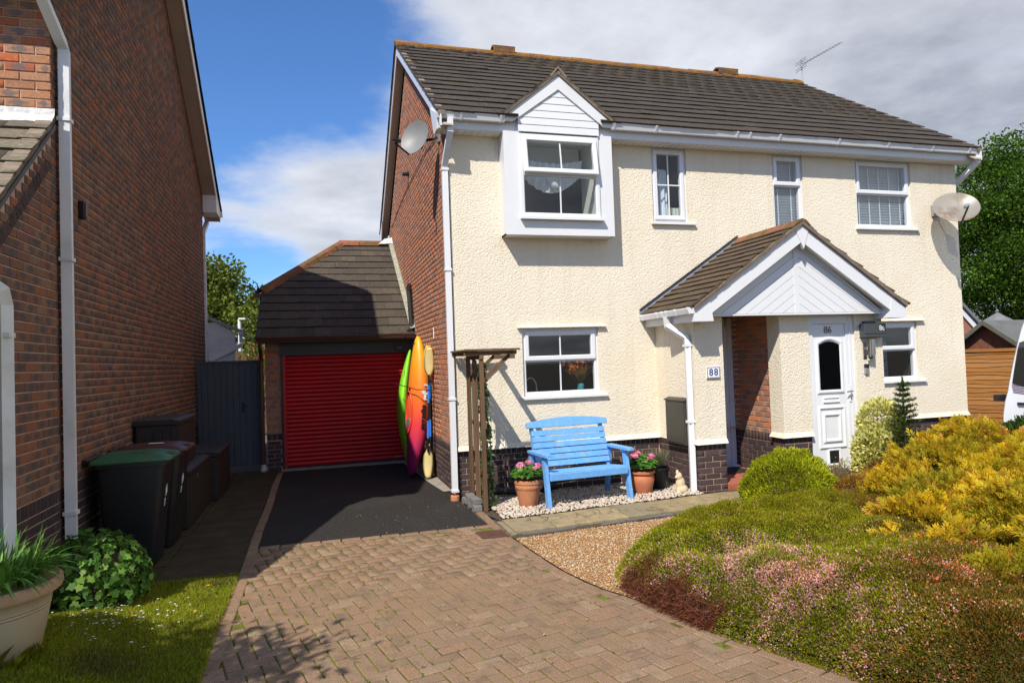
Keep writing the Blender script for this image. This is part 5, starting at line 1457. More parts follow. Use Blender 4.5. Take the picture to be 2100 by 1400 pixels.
for i in range(18):
    t0, t1 = i/18, (i+1)/18; y0_, y1_ = -4.16+1.73*t0, -4.16+1.73*t1; zz0, zz1 = 2.44+1.505*t0, 2.44+1.505*t1; e_ = .022+.012*rng.random()
    mv.prism([(LX+e_, y0_, zz0), (LX+e_, y1_, zz1), (LX+e_, y1_, zz1+.04+.012*rng.random()), (LX+e_, y0_, zz0+.05)], (-.11, 0, 0))
mv.build('verge_bedding', 'verge_mortar', lr)
# main roof
mb = MB()
VX = LX+.25
for sgn in (-1, 1):
    e = (RY-4.42) if sgn < 0 else (RY+4.30); ps_ = PSF if sgn < 0 else PS
    ez_ = RZ+.16-ps_*abs(e-RY)
    mb.prism([(LX-5, e, ez_), (LX-5, RY, RZ+.16), (LX-5, RY, RZ+.10), (LX-5, e, ez_-.06)], (VX-LX+5.0, 0, 0))
lro = mb.build('roof', 'shed_felt', lh)
for sgn in (-1, 1):
    e = (RY-4.42) if sgn < 0 else (RY+4.30); ps_ = PSF if sgn < 0 else PS
    ez_ = RZ+.15-ps_*abs(e-RY); S_ = unitv(np.array([0, -sgn, ps_])); n_ = unitv(np.array([0, sgn*ps_, 1.0])); LL = math.hypot(e-RY, ps_*(e-RY)); nr = int(LL/.31)
    TT = tiles((VX+.03, e+sgn*.05, ez_-.01), (1, 0, 0) if sgn < 0 else (-1, 0, 0), S_, n_, nr, LL/nr, (lambda s: -0.9) if sgn < 0 else (lambda s: 0.0), (lambda s: 0.0) if sgn < 0 else (lambda s: 0.9))
    scatter('roof_tile', 'roof_tiles', TU, TT, 'roof_tile', lro)
    MB().prism([(VX, e, ez_-.07), (VX, RY, RZ+.08), (VX, RY, RZ-.10), (VX, e, ez_-.22)], (-.02, 0, 0)).build('barge_board', 'upvc_aged', lh)
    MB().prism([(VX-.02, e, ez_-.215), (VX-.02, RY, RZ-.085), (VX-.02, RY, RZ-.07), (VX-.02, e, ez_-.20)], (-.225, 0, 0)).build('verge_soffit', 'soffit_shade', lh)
MB().prism([(VX+.004, 6.02, 4.93), (VX+.004, 5.42, 4.93), (VX+.004, 5.42, 5.36), (VX+.004, 6.02, 5.06)], (-.25, 0, 0)).build('eaves_box', 'upvc_aged', lh)
MB().box(VX-2, VX+.03, 6.00, 6.12, 4.98, 5.07).build('gutter', 'upvc_aged', lh)
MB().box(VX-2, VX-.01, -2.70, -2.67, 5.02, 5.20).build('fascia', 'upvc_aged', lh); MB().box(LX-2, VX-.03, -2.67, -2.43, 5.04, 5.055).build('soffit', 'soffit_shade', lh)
MB().box(VX-2.3, VX+.03, -2.80, -2.70, 5.12, 5.20).build('gutter', 'upvc_aged', lh)
# downpipes
px_ = LX+.062
downpipe(lh, [(LX-.02, -2.75, 5.14), (LX-.02, -2.74, 5.02), (px_-.01, -2.36, 4.66), (px_, -2.31, 4.60), (px_, -2.31, 0.05)], 0.080, 'upvc_aged', [((px_, -2.31, z), (-.4, .7)) for z in (4.0, 2.80, 0.66)])
downpipe(lh, [(LX-.2, -3.85, 2.46), (LX+.02, -3.62, 2.44), (px_, -3.59, 2.40), (px_, -3.54, 2.30), (px_, -3.54, 0.05)], 0.080, 'upvc_aged', [((px_, -3.54, z), (-.4, .7)) for z in (2.10,)])
downpipe(lh, [(LX-.02, 5.98, 4.95), (LX+.0, 5.96, 4.84), (LX-.01, 5.60, 4.60), (LX-.01, 5.50, 4.50), (LX-.01, 5.50, 0.3)], 0.075, 'upvc_aged', [((LX-.01, 5.50, z), (.6, 0)) for z in (4.0, 2.6)])
ll = empty('bulkhead_light', (LX, -1.775, 3.27), 'dark rectangular bulkhead light high on the dark brick wall', 'light')
MB().box(LX, LX+.05, -1.81, -1.735, 3.262, 3.425, .006).build('housing', 'black_plastic', ll); MB().box(LX+.05, LX+.062, -1.80, -1.745, 3.275, 3.412, .004).build('lens', 'letterbox_grey', ll)

# ------------------------------------------------------------------ side gate
gt = empty('side_gate', (-3.25, 4.15, 0), 'dark grey boarded side gate between the left house and the garage', 'gate')
for k in range(10):
    x0 = -3.74+k*.1035
    MB().box(x0+.001, x0+.1025, 4.14, 4.16, 0.10, 1.95, .003).build('board', 'gate_grey', gt)
MB().box(-3.74, -2.705, 4.161, 4.168, 0.10, 1.95).build('back_board', 'gate_grey', gt)
mb = MB(); mb.box(-3.80, -3.745, 4.12, 4.19, 0.0, 2.02); mb.build('gate_post', 'gate_grey', gt)
mb = MB(); mb.box(-3.745, -2.70, 4.125, 4.175, 1.95, 1.985); mb.build('top_rail', 'gate_grey', gt)
MB().box(-3.745, -2.70, 4.16, 4.20, 0.25, 0.35).build('brace_rail', 'gate_grey', gt); MB().box(-3.745, -2.70, 4.16, 4.20, 1.6, 1.7).build('brace_rail', 'gate_grey', gt)
hd = MB(); hd.box(-3.075, -3.035, 4.125, 4.14, 1.05, 1.24); hd.tube([(-3.055, 4.13, 1.17), (-3.055, 4.085, 1.17), (-2.95, 4.085, 1.17)], .009, 8); hd.build('handle', 'black_paint', gt)

# ------------------------------------------------------------------ beyond the gate
def wpx(px, py, y):
    d = CF+CR*(px-1050)/FPX-CU*(py-700)/FPX; t = (y-CAM[1])/d[1]; P = CAM+d*t; return P
yb_ = 6.4
lt_ = empty('white_lean_to', (-3.7, yb_, 0), 'white boarded lean-to with slanting underside beyond the gate', 'lean-to')
def L_(px, py, dy=0.0): return wpx(px, py, yb_+dy)
tl0, tr0, br0, bl0 = L_(424, 652), L_(482, 682), L_(482, 707), L_(424, 742)
zt_, zr_ = tl0[2], tr0[2]; xl_, xr_ = tl0[0], tr0[0]
k = 0; z = bl0[2]-.1
while z < zt_:
    za, zb = z, z+.115
    x1a = xr_ if za < zr_ else xl_+(xr_-xl_)*(zt_-za)/(zt_-zr_)
    x1b = xr_ if zb < zr_ else xl_+(xr_-xl_)*(zt_-zb)/(zt_-zr_)
    if x1b < xl_+.02: break
    MB().prism([(xl_, yb_, za), (x1a, yb_, za), (x1b, yb_-.014, zb-.004), (xl_, yb_-.014, zb-.004)], (0, .02, 0)).build('board', 'white_board', lt_)
    z += .115; k += 1
MB().bar(L_(424, 650, -.03), L_(501, 681, -.03), .05, .05, (0, 1, 0)).build('roof_edge', 'lead', lt_)
MB().bar(L_(430, 738, -.04), L_(496, 707, -.04), .03, .09, (0, 0, 1)).build('brace', 'white_board', lt_)
MB().bar(L_(422, 655, -.06), L_(424, 745, -.06), .06, .07, (0, 1, 0)).build('corner_post', 'white_board', lt_)
mb = MB(); g0 = L_(494, 683, -.05); mb.box(g0[0]-.05, g0[0]+.05, yb_-.08, yb_+.5, g0[2]-.04, g0[2]+.03); mb.box(g0[0]-.035, g0[0]+.02, yb_-.06, yb_, g0[2]-.20, g0[2]-.04); mb.build('gutter_end', 'white_board', lt_)
e0, e1 = L_(424, 650), L_(501, 681)
MB().prism([tuple(e0), tuple(e1), tuple(e1-[0, 0, .04]), tuple(e0-[0, 0, .04])], (0, 2.2, 0)).build('roof', 'lead', lt_)
fb = empty('far_fence', (-3.3, 11.5, 0), 'weathered brown fence panel in sun behind the white lean-to', 'fence')
for k in range(12):
    x0 = -4.1+k*.1; MB().box(x0, x0+.092, 11.5, 11.52, 0.0, 2.35, .004).build('board', 'old_wood', fb)
MB().prism([(-3.60, 10.9, 2.60), (-2.95, 10.9, 2.38), (-2.95, 10.9, 2.34), (-3.60, 10.9, 2.56)], (0, 1.2, 0)).build('capping', 'fence_wood', fb)
fh = empty('far_gable_house', (-7.0, 14.0, 0), 'sliver of a brick gable with dark roof edge behind the left house', 'house')
mb = MB(); mb.add([(-9, 14, 0), (-5.15, 14, 0), (-5.15, 14, 3.25), (-5.45, 14, 4.6), (-6.5, 14, 6.0), (-9, 14, 6.0)], [(0, 1, 2, 3, 4, 5)]); mb.build('wall', 'far_brick', fh)
MB().prism([(-5.05, 13.9, 3.0), (-5.42, 13.9, 4.7), (-5.52, 13.9, 4.7), (-5.17, 13.9, 3.0)], (0, .4, 0)).build('roof_edge', 'far_roof', fh)
sl_ = empty('street_lamp', tuple(wpx(491, 700, 22)*[1, 1, 0]), 'white street lamp on a post in front of the left trees', 'street lamp')
P_ = wpx(491, 655, 22); mb = MB(); mb.tube([(P_[0], 22, 0), (P_[0], 22, P_[2])], .07, 8); mb.build('post', 'upvc_aged', sl_)
MB().box(P_[0]-.03, P_[0]+.25, 21.85, 22.15, P_[2]-.02, P_[2]+.06, .01).build('lamp_head', 'upvc', sl_)

# ------------------------------------------------------------------ right of the house: fence, shed, far roofs
fa, fbb = np.array([10.55, 3.6]), np.array([12.25, 0.2])
fd = unitv(np.append(fbb-fa, 0)); fn = np.array([-fd[1], fd[0], 0])*-1
if fn[0] > 0: fn = -fn
FL = float(np.linalg.norm(fbb-fa))
fen = empty('larch_lap_fence', (11.4, 1.9, 0), 'orange-brown larch-lap fence panel behind the right corner of the house', 'fence')
z = 0.05; k = 0
while z < 1.62:
    hh = .105
    c0 = np.append(fa, 0); nseg = 16; V = []; F = []; 
    for i in range(nseg+1):
        t = FL*i/nseg; wv = .012*math.sin(t*3+k*2.1)+.008*math.sin(t*9+k*5)
        b_ = c0+fd*t
        V += [tuple(b_+fn*.026+np.array([0, 0, z+wv])), tuple(b_+fn*.010+np.array([0, 0, z+hh+.012])), tuple(b_+np.array([0, 0, z+wv])), tuple(b_-fn*.002+np.array([0, 0, z+hh+.012]))]
    for i in range(nseg):
        a = i*4; F += [(a, a+4, a+5, a+1), (a+2, a+3, a+7, a+6), (a, a+2, a+6, a+4), (a+1, a+5, a+7, a+3)]
    MB().add(V, F).build('board', 'fence_wood', fen); z += hh*.82; k += 1
MB().bar(np.append(fa, 1.68)+fn*.02, np.append(fbb, 1.68)+fn*.02, .05, .05).build('capping', 'fence_wood', fen)
MB().bar(np.append(fa, 0.03)+fn*.01, np.append(fbb, 0.03)+fn*.01, .04, .16).build('gravel_board', 'old_wood', fen)
# shed: gable end towards the drive, ridge running right
sx, sy = 13.0, 2.2
sh = empty('garden_shed', (sx, sy, 0), 'red-brown boarded shed with grey felt roof behind the lap fence', 'shed')
def wpxx(px, py, x):
    d = CF+CR*(px-1050)/FPX-CU*(py-700)/FPX; t = (x-CAM[0])/d[0]; return CAM+d*t
ap = wpxx(2027, 657, sx); le = wpxx(1975, 700, sx); re_ = wpxx(2092, 697, sx)
hw = max(abs(ap[1]-le[1]), abs(ap[1]-re_[1])); ap_y = ap[1]; apz = ap[2]; slp = (apz-le[2])/abs(ap_y-le[1])
for k in range(22):
    y0 = ap_y-hw*.92+k*(hw*1.84/22); y1 = y0+hw*1.84/22-.006
    MB().add([(sx, y0, 0.4), (sx, y1, 0.4), (sx, y1, apz-.08-slp*abs(y1-ap_y)), (sx, y0, apz-.08-slp*abs(y0-ap_y)), (sx+.02, y0, 0.4), (sx+.02, y1, .4), (sx+.02, y1, apz-.08-slp*abs(y1-ap_y)), (sx+.02, y0, apz-.08-slp*abs(y0-ap_y))], [(0, 1, 2, 3), (0, 3, 7, 4), (1, 5, 6, 2), (3, 2, 6, 7)]).build('board', 'shed_red', sh)
for sg in (-1, 1):
    MB().prism([(sx-.16, ap_y, apz+.0), (sx-.16, ap_y+sg*hw*1.06, apz-slp*hw*1.06), (sx-.16, ap_y+sg*hw*1.06, apz-.045-slp*hw*1.06), (sx-.16, ap_y, apz-.05)], (4.2, 0, 0)).build('roof_sheet', 'shed_felt', sh)
    MB().prism([(sx-.185, ap_y, apz+.01), (sx-.185, ap_y+sg*hw*1.06, apz+.01-slp*hw*1.06), (sx-.185, ap_y+sg*hw*1.06, apz-.10-slp*hw*1.06), (sx-.185, ap_y, apz-.10)], (.025, 0, 0)).build('barge_board', 'shed_trim', sh)
fr_ = empty('far_brick_house', (22, 9, 0), 'brick gable end with white barge board between the house and shed', 'house')
A = wpx(1940, 600, 12.0); B = wpx(2006, 674, 12.0)
mb = MB(); mb.add([(A[0]-3, 12.02, 0), (B[0]-.05, 12.02, 0), (B[0]-.05, 12.02, B[2]), (A[0], 12.02, A[2]), (A[0]-3, 12.02, A[2]-2)], [(0, 1, 2, 3, 4)]); mb.build('wall', 'far_brick', fr_)
MB().prism([(A[0], 11.95, A[2]+.05), (B[0], 11.95, B[2]+.05), (B[0], 11.95, B[2]-.22), (A[0], 11.95, A[2]-.22)], (0, .05, 0)).build('barge_board', 'upvc', fr_)
MB().prism([(A[0], 11.85, A[2]+.20), (B[0]+.2, 11.85, B[2]+.10), (B[0]+.1, 11.85, B[2]+.03), (A[0], 11.85, A[2]+.06)], (0, 6, 0)).build('roof', 'far_roof', fr_)
C_ = wpx(2045, 640, 14.0)
cr = empty('far_pyramid_roof', (C_[0], 14, 0), 'pale grey pyramid roof peeping over the garden shed', 'roof')
mb = MB(); r_ = 1.5
mb.add([(C_[0], 14, C_[2])]+[(C_[0]+r_*math.cos(t), 14+r_*math.sin(t), C_[2]-.95) for t in np.linspace(.4, .4+6.283, 7)[:-1]], [(0, i+1, (i+1) % 6+1) for i in range(6)]); mb.build('roof_cone', 'far_roof', cr)
mb = MB(); mb.add([(C_[0]+r_*math.cos(t), 14+r_*math.sin(t), zz_) for zz_ in (0, C_[2]-.95) for t in np.linspace(.4, .4+6.283, 7)[:-1]], [(i, (i+1) % 6, 6+(i+1) % 6, 6+i) for i in range(6)]); mb.build('wall', 'far_brick', cr)
MB().lathe([(.05, 0), (.07, .05), (.02, .14)], (C_[0], 14, C_[2]), 8).build('finial', 'far_roof', cr)
# ------------------------------------------------------------------ small things on the walls
# house number tile of 88
t88 = empty('number_tile', (3.22, PY, 1.56), 'blue and white ceramic number 88 tile on the cream porch pillar', 'house number')
MB().box(3.125, 3.325, PY-.022, PY-.004, 1.488, 1.642, .003).build('tile', 'ceramic', t88)
text_part('numeral', '8', 0.125, (3.188, PY-.025, 1.565), (1, 0, 0), (0, 0, 1), 'number_blue', t88, 0.001, bold=.001)
text_part('numeral', '8', 0.125, (3.262, PY-.025, 1.565), (1, 0, 0), (0, 0, 1), 'number_blue', t88, 0.001, bold=.001)
mbd = MB()
for i in range(14):
    x = 3.132+i*.0143; s_ = .0035+.002*(i % 2)
    for zc_ in (1.498, 1.632): mbd.box(x-s_, x+s_, PY-.0245, PY-.022, zc_-s_, zc_+s_)
for i in range(9):
    zc_ = 1.505+i*.0145; s_ = .0035+.002*(i % 2)
    for x in (3.134, 3.316): mbd.box(x-s_, x+s_, PY-.0245, PY-.022, zc_-s_, zc_+s_)
mbd.build('border_pattern', 'number_blue', t88)
# meter box on the porch cheek
mt = empty('meter_box', (2.95, -0.5, 0.6), 'dark brown meter box on the cream wall beside the porch downpipe', 'meter box')
MB().box(2.90, 2.969, -0.86, -0.34, 0.60, 1.215, .008).build('box', 'meter_box', mt); MB().prism([(2.969, -0.87, 1.235), (2.885, -0.87, 1.205), (2.885, -0.87, 1.19), (2.969, -0.87, 1.19)], (0, .54, 0)).build('lid', 'meter_box', mt)
MB().box(2.893, 2.90, -0.84, -0.36, 0.62, 1.18, .004).build('door', 'meter_box', mt)
# letter box with 86
lbx = empty('letter_box', (5.78, PY, 1.95), 'dark grey letter box marked 86 to the right of the white door', 'letter box')
MB().box(5.61, 5.985, PY-.10, PY-.004, 1.965, 2.155, .004).build('box', 'letterbox_grey', lbx); MB().prism([(5.66, PY-.06, 2.155), (5.86, PY-.06, 2.155), (5.83, PY-.06, 2.195), (5.66, PY-.06, 2.195)], (0, .05, 0)).build('paper_holder', 'letterbox_grey', lbx)
MB().box(5.612, 5.983, PY-.104, PY-.10, 2.012, 2.018).build('lid_seam', 'black_plastic', lbx)
text_part('number', '86', 0.10, (5.915, PY-.102, 2.09), (1, 0, 0), (0, 0, 1), 'paper_white', lbx, 0.001)
# cylinder wall lamp with sensor
wlm = empty('wall_lamp', (5.74, PY, 1.66), 'steel cylinder wall lamp with sensor below the grey letter box', 'lamp')
MB().box(5.66, 5.72, PY-.012, PY, 1.665, 1.895).build('back_plate', 'steel', wlm); MB().tube([(5.745, PY-.09, 1.715), (5.745, PY-.09, 1.935)], .038, 16).build('cylinder', 'steel', wlm)
MB().lathe([(.006, 0), (.026, .012), (.032, .03), (.026, .05)], (5.725, PY-.065, 1.655), 12).build('sensor', 'black_plastic', wlm); MB().box(5.69, 5.75, PY-.06, PY-.01, 1.79, 1.83).build('arm', 'steel', wlm)
db = empty('doorbell', (5.70, PY, 1.44), 'small black and silver doorbell camera beside the white door', 'doorbell')
MB().box(5.665, 5.735, PY-.03, PY, 1.535, 1.59, .003).build('camera_head', 'black_plastic', db); MB().box(5.665, 5.735, PY-.028, PY, 1.445, 1.534, .003).build('button_plate', 'galv', db)
# thermometer on the gable
th = empty('thermometer', (0, 1.62, 2.2), 'small white thermometer plate high on the red gable above the paddles', 'thermometer')
MB().box(-.012, 0, 1.60, 1.655, 2.20, 2.37, .002).build('plate', 'paper_white', th); MB().tube([(-.015, 1.628, 2.22), (-.015, 1.628, 2.35)], .004, 6).build('glass_tube', 'black_plastic', th)
wvn = empty('wall_vent_pipe', (0, 1.75, 4.6), 'short black overflow pipe poking out of the red gable', 'pipe')
Pv = CAM+(CF+CR*(833-1050)/FPX-CU*(356-700)/FPX)*0
def onx(px, py, x):
    d = CF+CR*(px-1050)/FPX-CU*(py-700)/FPX; t = (x-CAM[0])/d[0]; return CAM+d*t
pv_ = onx(838, 357, 0.0); wvn.location = tuple(pv_); WLOC[wvn.name] = pv_
MB().tube([pv_+[0.02, 0, 0], pv_+[-.12, 0, -.01]], .035, 10).build('pipe_stub', 'black_plastic', wvn); MB().tube([pv_+[0.0, 0, 0], pv_+[-.02, 0, 0]], .06, 10).build('collar', 'black_plastic', wvn)

# ------------------------------------------------------------------ satellite dishes
def dish(name, c, nrm, up, w_, h_, mount, mat, label, lnb_side):
    r = empty(name, tuple(mount), label, 'satellite dish')
    c = np.array(c, float); n = unitv(nrm); u = unitv(np.array(up)-n*(np.array(up)@n)); s = np.cross(u, n)
    mb = MB(); R, S = 7, 28; dep = .07
    for side in (0, 1):
        b = len(mb.V)
        for i in range(R+1):
            for k in range(S):
                t = 2*math.pi*k/S; q_ = i/R
                mb.V.append(tuple(c+s*(q_*w_/2*math.cos(t))+u*(q_*h_/2*math.sin(t))+n*(dep*q_*q_-dep-side*.008)))
        for i in range(R):
            for k in range(S): mb.F.append((b+i*S+k, b+i*S+(k+1) % S, b+(i+1)*S+(k+1) % S, b+(i+1)*S+k))
    o = mb.build('reflector', mat, r, smooth=True)
    back = c-n*(dep+.02)
    back = c-n*(dep+.05)
    MB().obox(back, s, u, n, .16, .20, .05).build('back_bracket', 'black_paint', r)
    tip = c-u*h_*.50+n*.34+s*lnb_side
    MB().tube([c-u*h_*.50-n*.02, tip], .014, 8).build('feed_arm', 'black_paint', r)
    MB().tube([tip+u*.02, tip+u*.02-n*.10+u*.05], [.034, .028], 10).build('receiver', 'black_plastic' if mat == 'dish_grey' else 'galv', r)
    m_ = np.array(mount, float)
    MB().tube([back, (back*.4+m_*.6)+[0, 0, -.02], m_], .020, 8).build('wall_arm', 'black_paint', r)
    return r
dn_ = (-0.62, -0.70, 0.34)
d1 = dish('satellite_dish', onx(850, 281, -0.36), (-0.66, -0.72, 0.22), (0.55, 0.1, 1), 0.45, 0.52, (0.0, 0.62, 5.06), 'dish_grey', 'grey satellite dish on the red brick gable under the eaves', 0.0)
MB().box(-.03, 0.0, 0.56, 0.68, 4.97, 5.15).build('wall_plate', 'galv', d1)
d2c = wpx(1961, 424, -0.42)
d2 = dish('satellite_dish', d2c, (-0.45, -0.72, 0.52), (0.05, 0.2, 1), 0.68, 0.62, (8.27, 0.0, 4.06), 'dish_clear', 'rust-stained clear satellite dish at the right corner of the house', 0.0)
MB().box(8.20, 8.34, -.05, 0.0, 3.98, 4.16).build('wall_plate', 'galv', d2)
cab = MB(); cp = [onx(*q_, -0.012) for q_ in ((893, 285), (868, 318), (845, 365), (820, 420), (803, 468))]
cab.tube(cp, .006, 5)
tag(cab.build('aerial_cable', 'black_plastic', None), 'thin black cable running diagonally down the red brick gable', 'cable')

# ------------------------------------------------------------------ roof aerial
ae = empty('tv_aerial', (9.0, 3.9, 7.9), 'tv aerial on a short mast above the right end of the ridge', 'aerial')
p0 = wpx(1647, 168, 3.95); p1 = wpx(1643, 122, 3.95); a0 = wpx(1640, 135, 3.95); a1 = wpx(1724, 88, 3.95)
MB().tube([p0-[0, 0, .3], p1], .016, 8).build('mast', 'galv', ae); MB().tube([a0, a1], .011, 6).build('boom', 'galv', ae)
dr = unitv(a1-a0); el_ = MB()
for k in range(13):
    c = a0+(a1-a0)*(.12+.88*k/12); L = .13-.004*k
    MB().tube([c-np.array([0, L, 0])-dr*.02+np.array([0, 0, -.03]), c+np.array([0, L, 0])+np.array([0, 0, .03])], .0055, 5).build('element', 'galv', ae)
for zz_ in (-.10, -.05, .05, .10):
    c = a0+(a1-a0)*.03
    MB().tube([c+np.array([-.02, -.20, zz_]), c+np.array([.02, .20, zz_])], .006, 5).build('reflector_rod', 'galv', ae)

# ------------------------------------------------------------------ wooden trellis arbour
tr = empty('trellis_arbour', (0.15, -0.5, 0), 'brown wooden trellis arbour with a bracketed top against the cream wall', 'trellis')
def post(y, w_=.045, d=.03, x=.150, z1=1.84): return MB().box(x-w_/2, x+w_/2, y-d/2, y+d/2, 0.0, z1, .003).build('post', 'trellis_wood', tr)
post(-0.86, .05, .05); post(-0.46); post(-0.12, .05, .05)
MB().box(.120, .132, -0.70, -0.66, 0.05, 1.83).build('slat', 'trellis_wood', tr); MB().box(.120, .132, -0.30, -0.26, 0.05, 1.83).build('slat', 'trellis_wood', tr)
for z in (0.40, 1.00, 1.56): MB().box(.17, .19, -0.885, -0.10, z, z+.055, .003).build('rail', 'trellis_wood', tr)
MB().box(.125, .175, -0.90, -0.08, 1.84, 1.89, .003).build('top_plate', 'trellis_wood', tr)
for y in (-0.86, -0.12):
    MB().box(-.06, .60, y-.02, y+.02, 1.845 if False else 1.892, 1.940, .003).build('rafter', 'trellis_wood', tr)
    MB().bar((.165, y+.028, 1.58), (.52, y+.028, 1.885), .025, .045).build('brace', 'trellis_wood', tr)
for x in (-.045, .02, .085): MB().box(x-.026, x+.026, -0.92, -0.06, 1.941, 1.962, .002).build('roof_slat', 'trellis_wood', tr)
MB().box(.505, .565, -0.92, -0.06, 1.84, 1.891, .003).build('end_rail', 'trellis_wood', tr)
MB().box(-.07, .63, -0.93, -0.885, 1.941, 1.966, .003).build('front_slat', 'trellis_wood', tr)
# loose grey blocks at its foot
lbk = [(0.055, -0.26, 0.0, 'lower grey block in the little pile by the trellis, nearest the wall'), (0.06, -0.50, 0.0, 'lower grey block in the middle of the pile by the trellis'), (0.07, -0.73, 0.0, 'lower grey block in the pile by the trellis, nearest the drive'), (0.065, -0.38, 0.066, 'upper grey block on the pile by the trellis, nearest the wall'), (0.075, -0.63, 0.066, 'upper grey block on the pile by the trellis, nearest the drive')]
for x, y, z, l in lbk:
    mb = MB(); mb.box(-.052, .052, -.105, .105, 0, .064, .005); o = mb.build('loose_block', 'grey_block', None); o.location = (x, y, z+.002); o.rotation_euler = (0, 0, rng.normal(0, .08)); tag(o, l, 'block', 'loose grey blocks by the trellis')
# black corrugated hose behind the first pot
mb = MB(); pts = []; rr = []
for i in range(150):
    t = i/149; pts.append((0.28+1.0*t, -0.20-.06*math.sin(t*3.1), .10+.01*math.sin(t*7))); rr.append(.052 if i % 3 else .044)
mb.tube(pts, rr, 10); tag(mb.build('corrugated_hose', 'black_plastic', None, smooth=True), 'black corrugated hose lying along the brick plinth behind the pot', 'hose')

# ------------------------------------------------------------------ blue bench
bn = empty('garden_bench', (1.40, -0.78, 0.015), 'sky-blue painted slatted garden bench on the cobbles', 'bench', rz=math.radians(5.0))
def bb(x0, x1, y0, y1, z0, z1, nm): return MB().box(x0, x1, y0, y1, z0, z1, .005).build(nm, 'bench_blue', bn, world=False)
hwid = 0.56
for s_ in (-1, 1):
    xc = s_*hwid
    MB().bar((xc, -0.30, 0.0), (xc-s_*.0, -0.20, 0.62), .045, .075, (0, 1, 0)).build('front_leg', 'bench_blue', bn, world=False)
    MB().bar((xc, 0.30, 0.0), (xc, 0.20, 0.60), .045, .075, (0, 1, 0)).build('back_leg', 'bench_blue', bn, world=False)
    ar = MB(); pts = [(-.05, -.36), (-.055, -.28), (-.05, .22), (.05, .22), (.055, -.28), (.03, -.38), (-.03, -.38)]
    ar.prism([(xc+a, b, .62) for a, b in pts], (0, 0, .03)); ar.build('arm_rest', 'bench_blue', bn, world=False)
    MB().bar((xc-s_*.026, -.27, .36), (xc-s_*.026, .24, .33), .03, .07).build('side_rail', 'bench_blue', bn, world=False)
    MB().bar((xc-s_*.05, .15, .34), (xc-s_*.06, .335, .93), .04, .05, (0, 1, 0)).build('back_post', 'bench_blue', bn, world=False)
for k in range(5):
    y = -.285+k*.095; z = .405-.010*k; bb(-.535, .535, y, y+.088, z, z+.022, 'seat_slat')
bb(-.535, .535, -.318, -.292, .33, .415, 'seat_apron')
bd = unitv(np.array([0, .185, .59]))
for k in range(6):
    c = np.array([0, .165, .425])+bd*(.045+k*.080)
    MB().obox(c+np.array([0, -.03, 0]), (1, 0, 0), bd, np.cross((1, 0, 0), bd), 1.055-.0*k, .068, .020).build('back_slat', 'bench_blue', bn, world=False)
c = np.array([0, .165, .425])+bd*.515; n_ = 18; V = []
top = MB(); nb = np.cross((1, 0, 0), bd)
fr_p = []
for i in range(n_+1):
    t = -1+2*i/n_; fr_p.append((t*.585, .065+.055*(1-t*t)))
poly = [(-.585, -.0), (.585, -.0)]+[(x, h) for x, h in fr_p[::-1]]
top.prism([c+np.array([x, 0, 0])+bd*h+nb*.022+np.array([0, -.03, 0]) for x, h in poly], -nb*.03); top.build('crest_rail', 'bench_blue', bn, world=False)

# ------------------------------------------------------------------ pots
def pot_obj(name, loc, prof, mat, label, cat='pot', soil_z=None, soil_r=.1, **kw):
    r = empty(name, loc, label, cat)
    o = MB().lathe(prof, (0, 0, 0), 32).build('pot', mat, r, world=False); smooth_angle(o, 50)
    return r
gp1 = pot_obj('geranium_pot', (0.69, -0.86, 0.02), [(.10, 0), (.112, .02), (.148, .20), (.152, .215), (.158, .22), (.160, .262), (.155, .275), (.168, .283), (.170, .325), (.160, .330), (.150, .325), (.145, .28), (.01, .28)], 'terracotta', 'terracotta pot of pink geraniums to the left of the blue bench', 'potted plant')
gp2 = pot_obj('geranium_pot', (2.28, -0.78, 0.02), [(.105, 0), (.115, .015), (.150, .14), (.160, .19), (.150, .235), (.142, .25), (.150, .262), (.172, .27), (.174, .30), (.160, .305), (.148, .298), (.145, .26), (.01, .26)], 'terracotta_red', 'rounded red terracotta pot of pink geraniums to the right of the bench', 'potted plant')
bp = pot_obj('lavender_pot', (2.62, -0.56, 0.02), [(.11, 0), (.12, .01), (.155, .26), (.165, .262), (.165, .29), (.15, .29), (.145, .25), (.01, .25)], 'black_plastic', 'black pot with straggly lavender in the corner by the porch', 'potted plant')
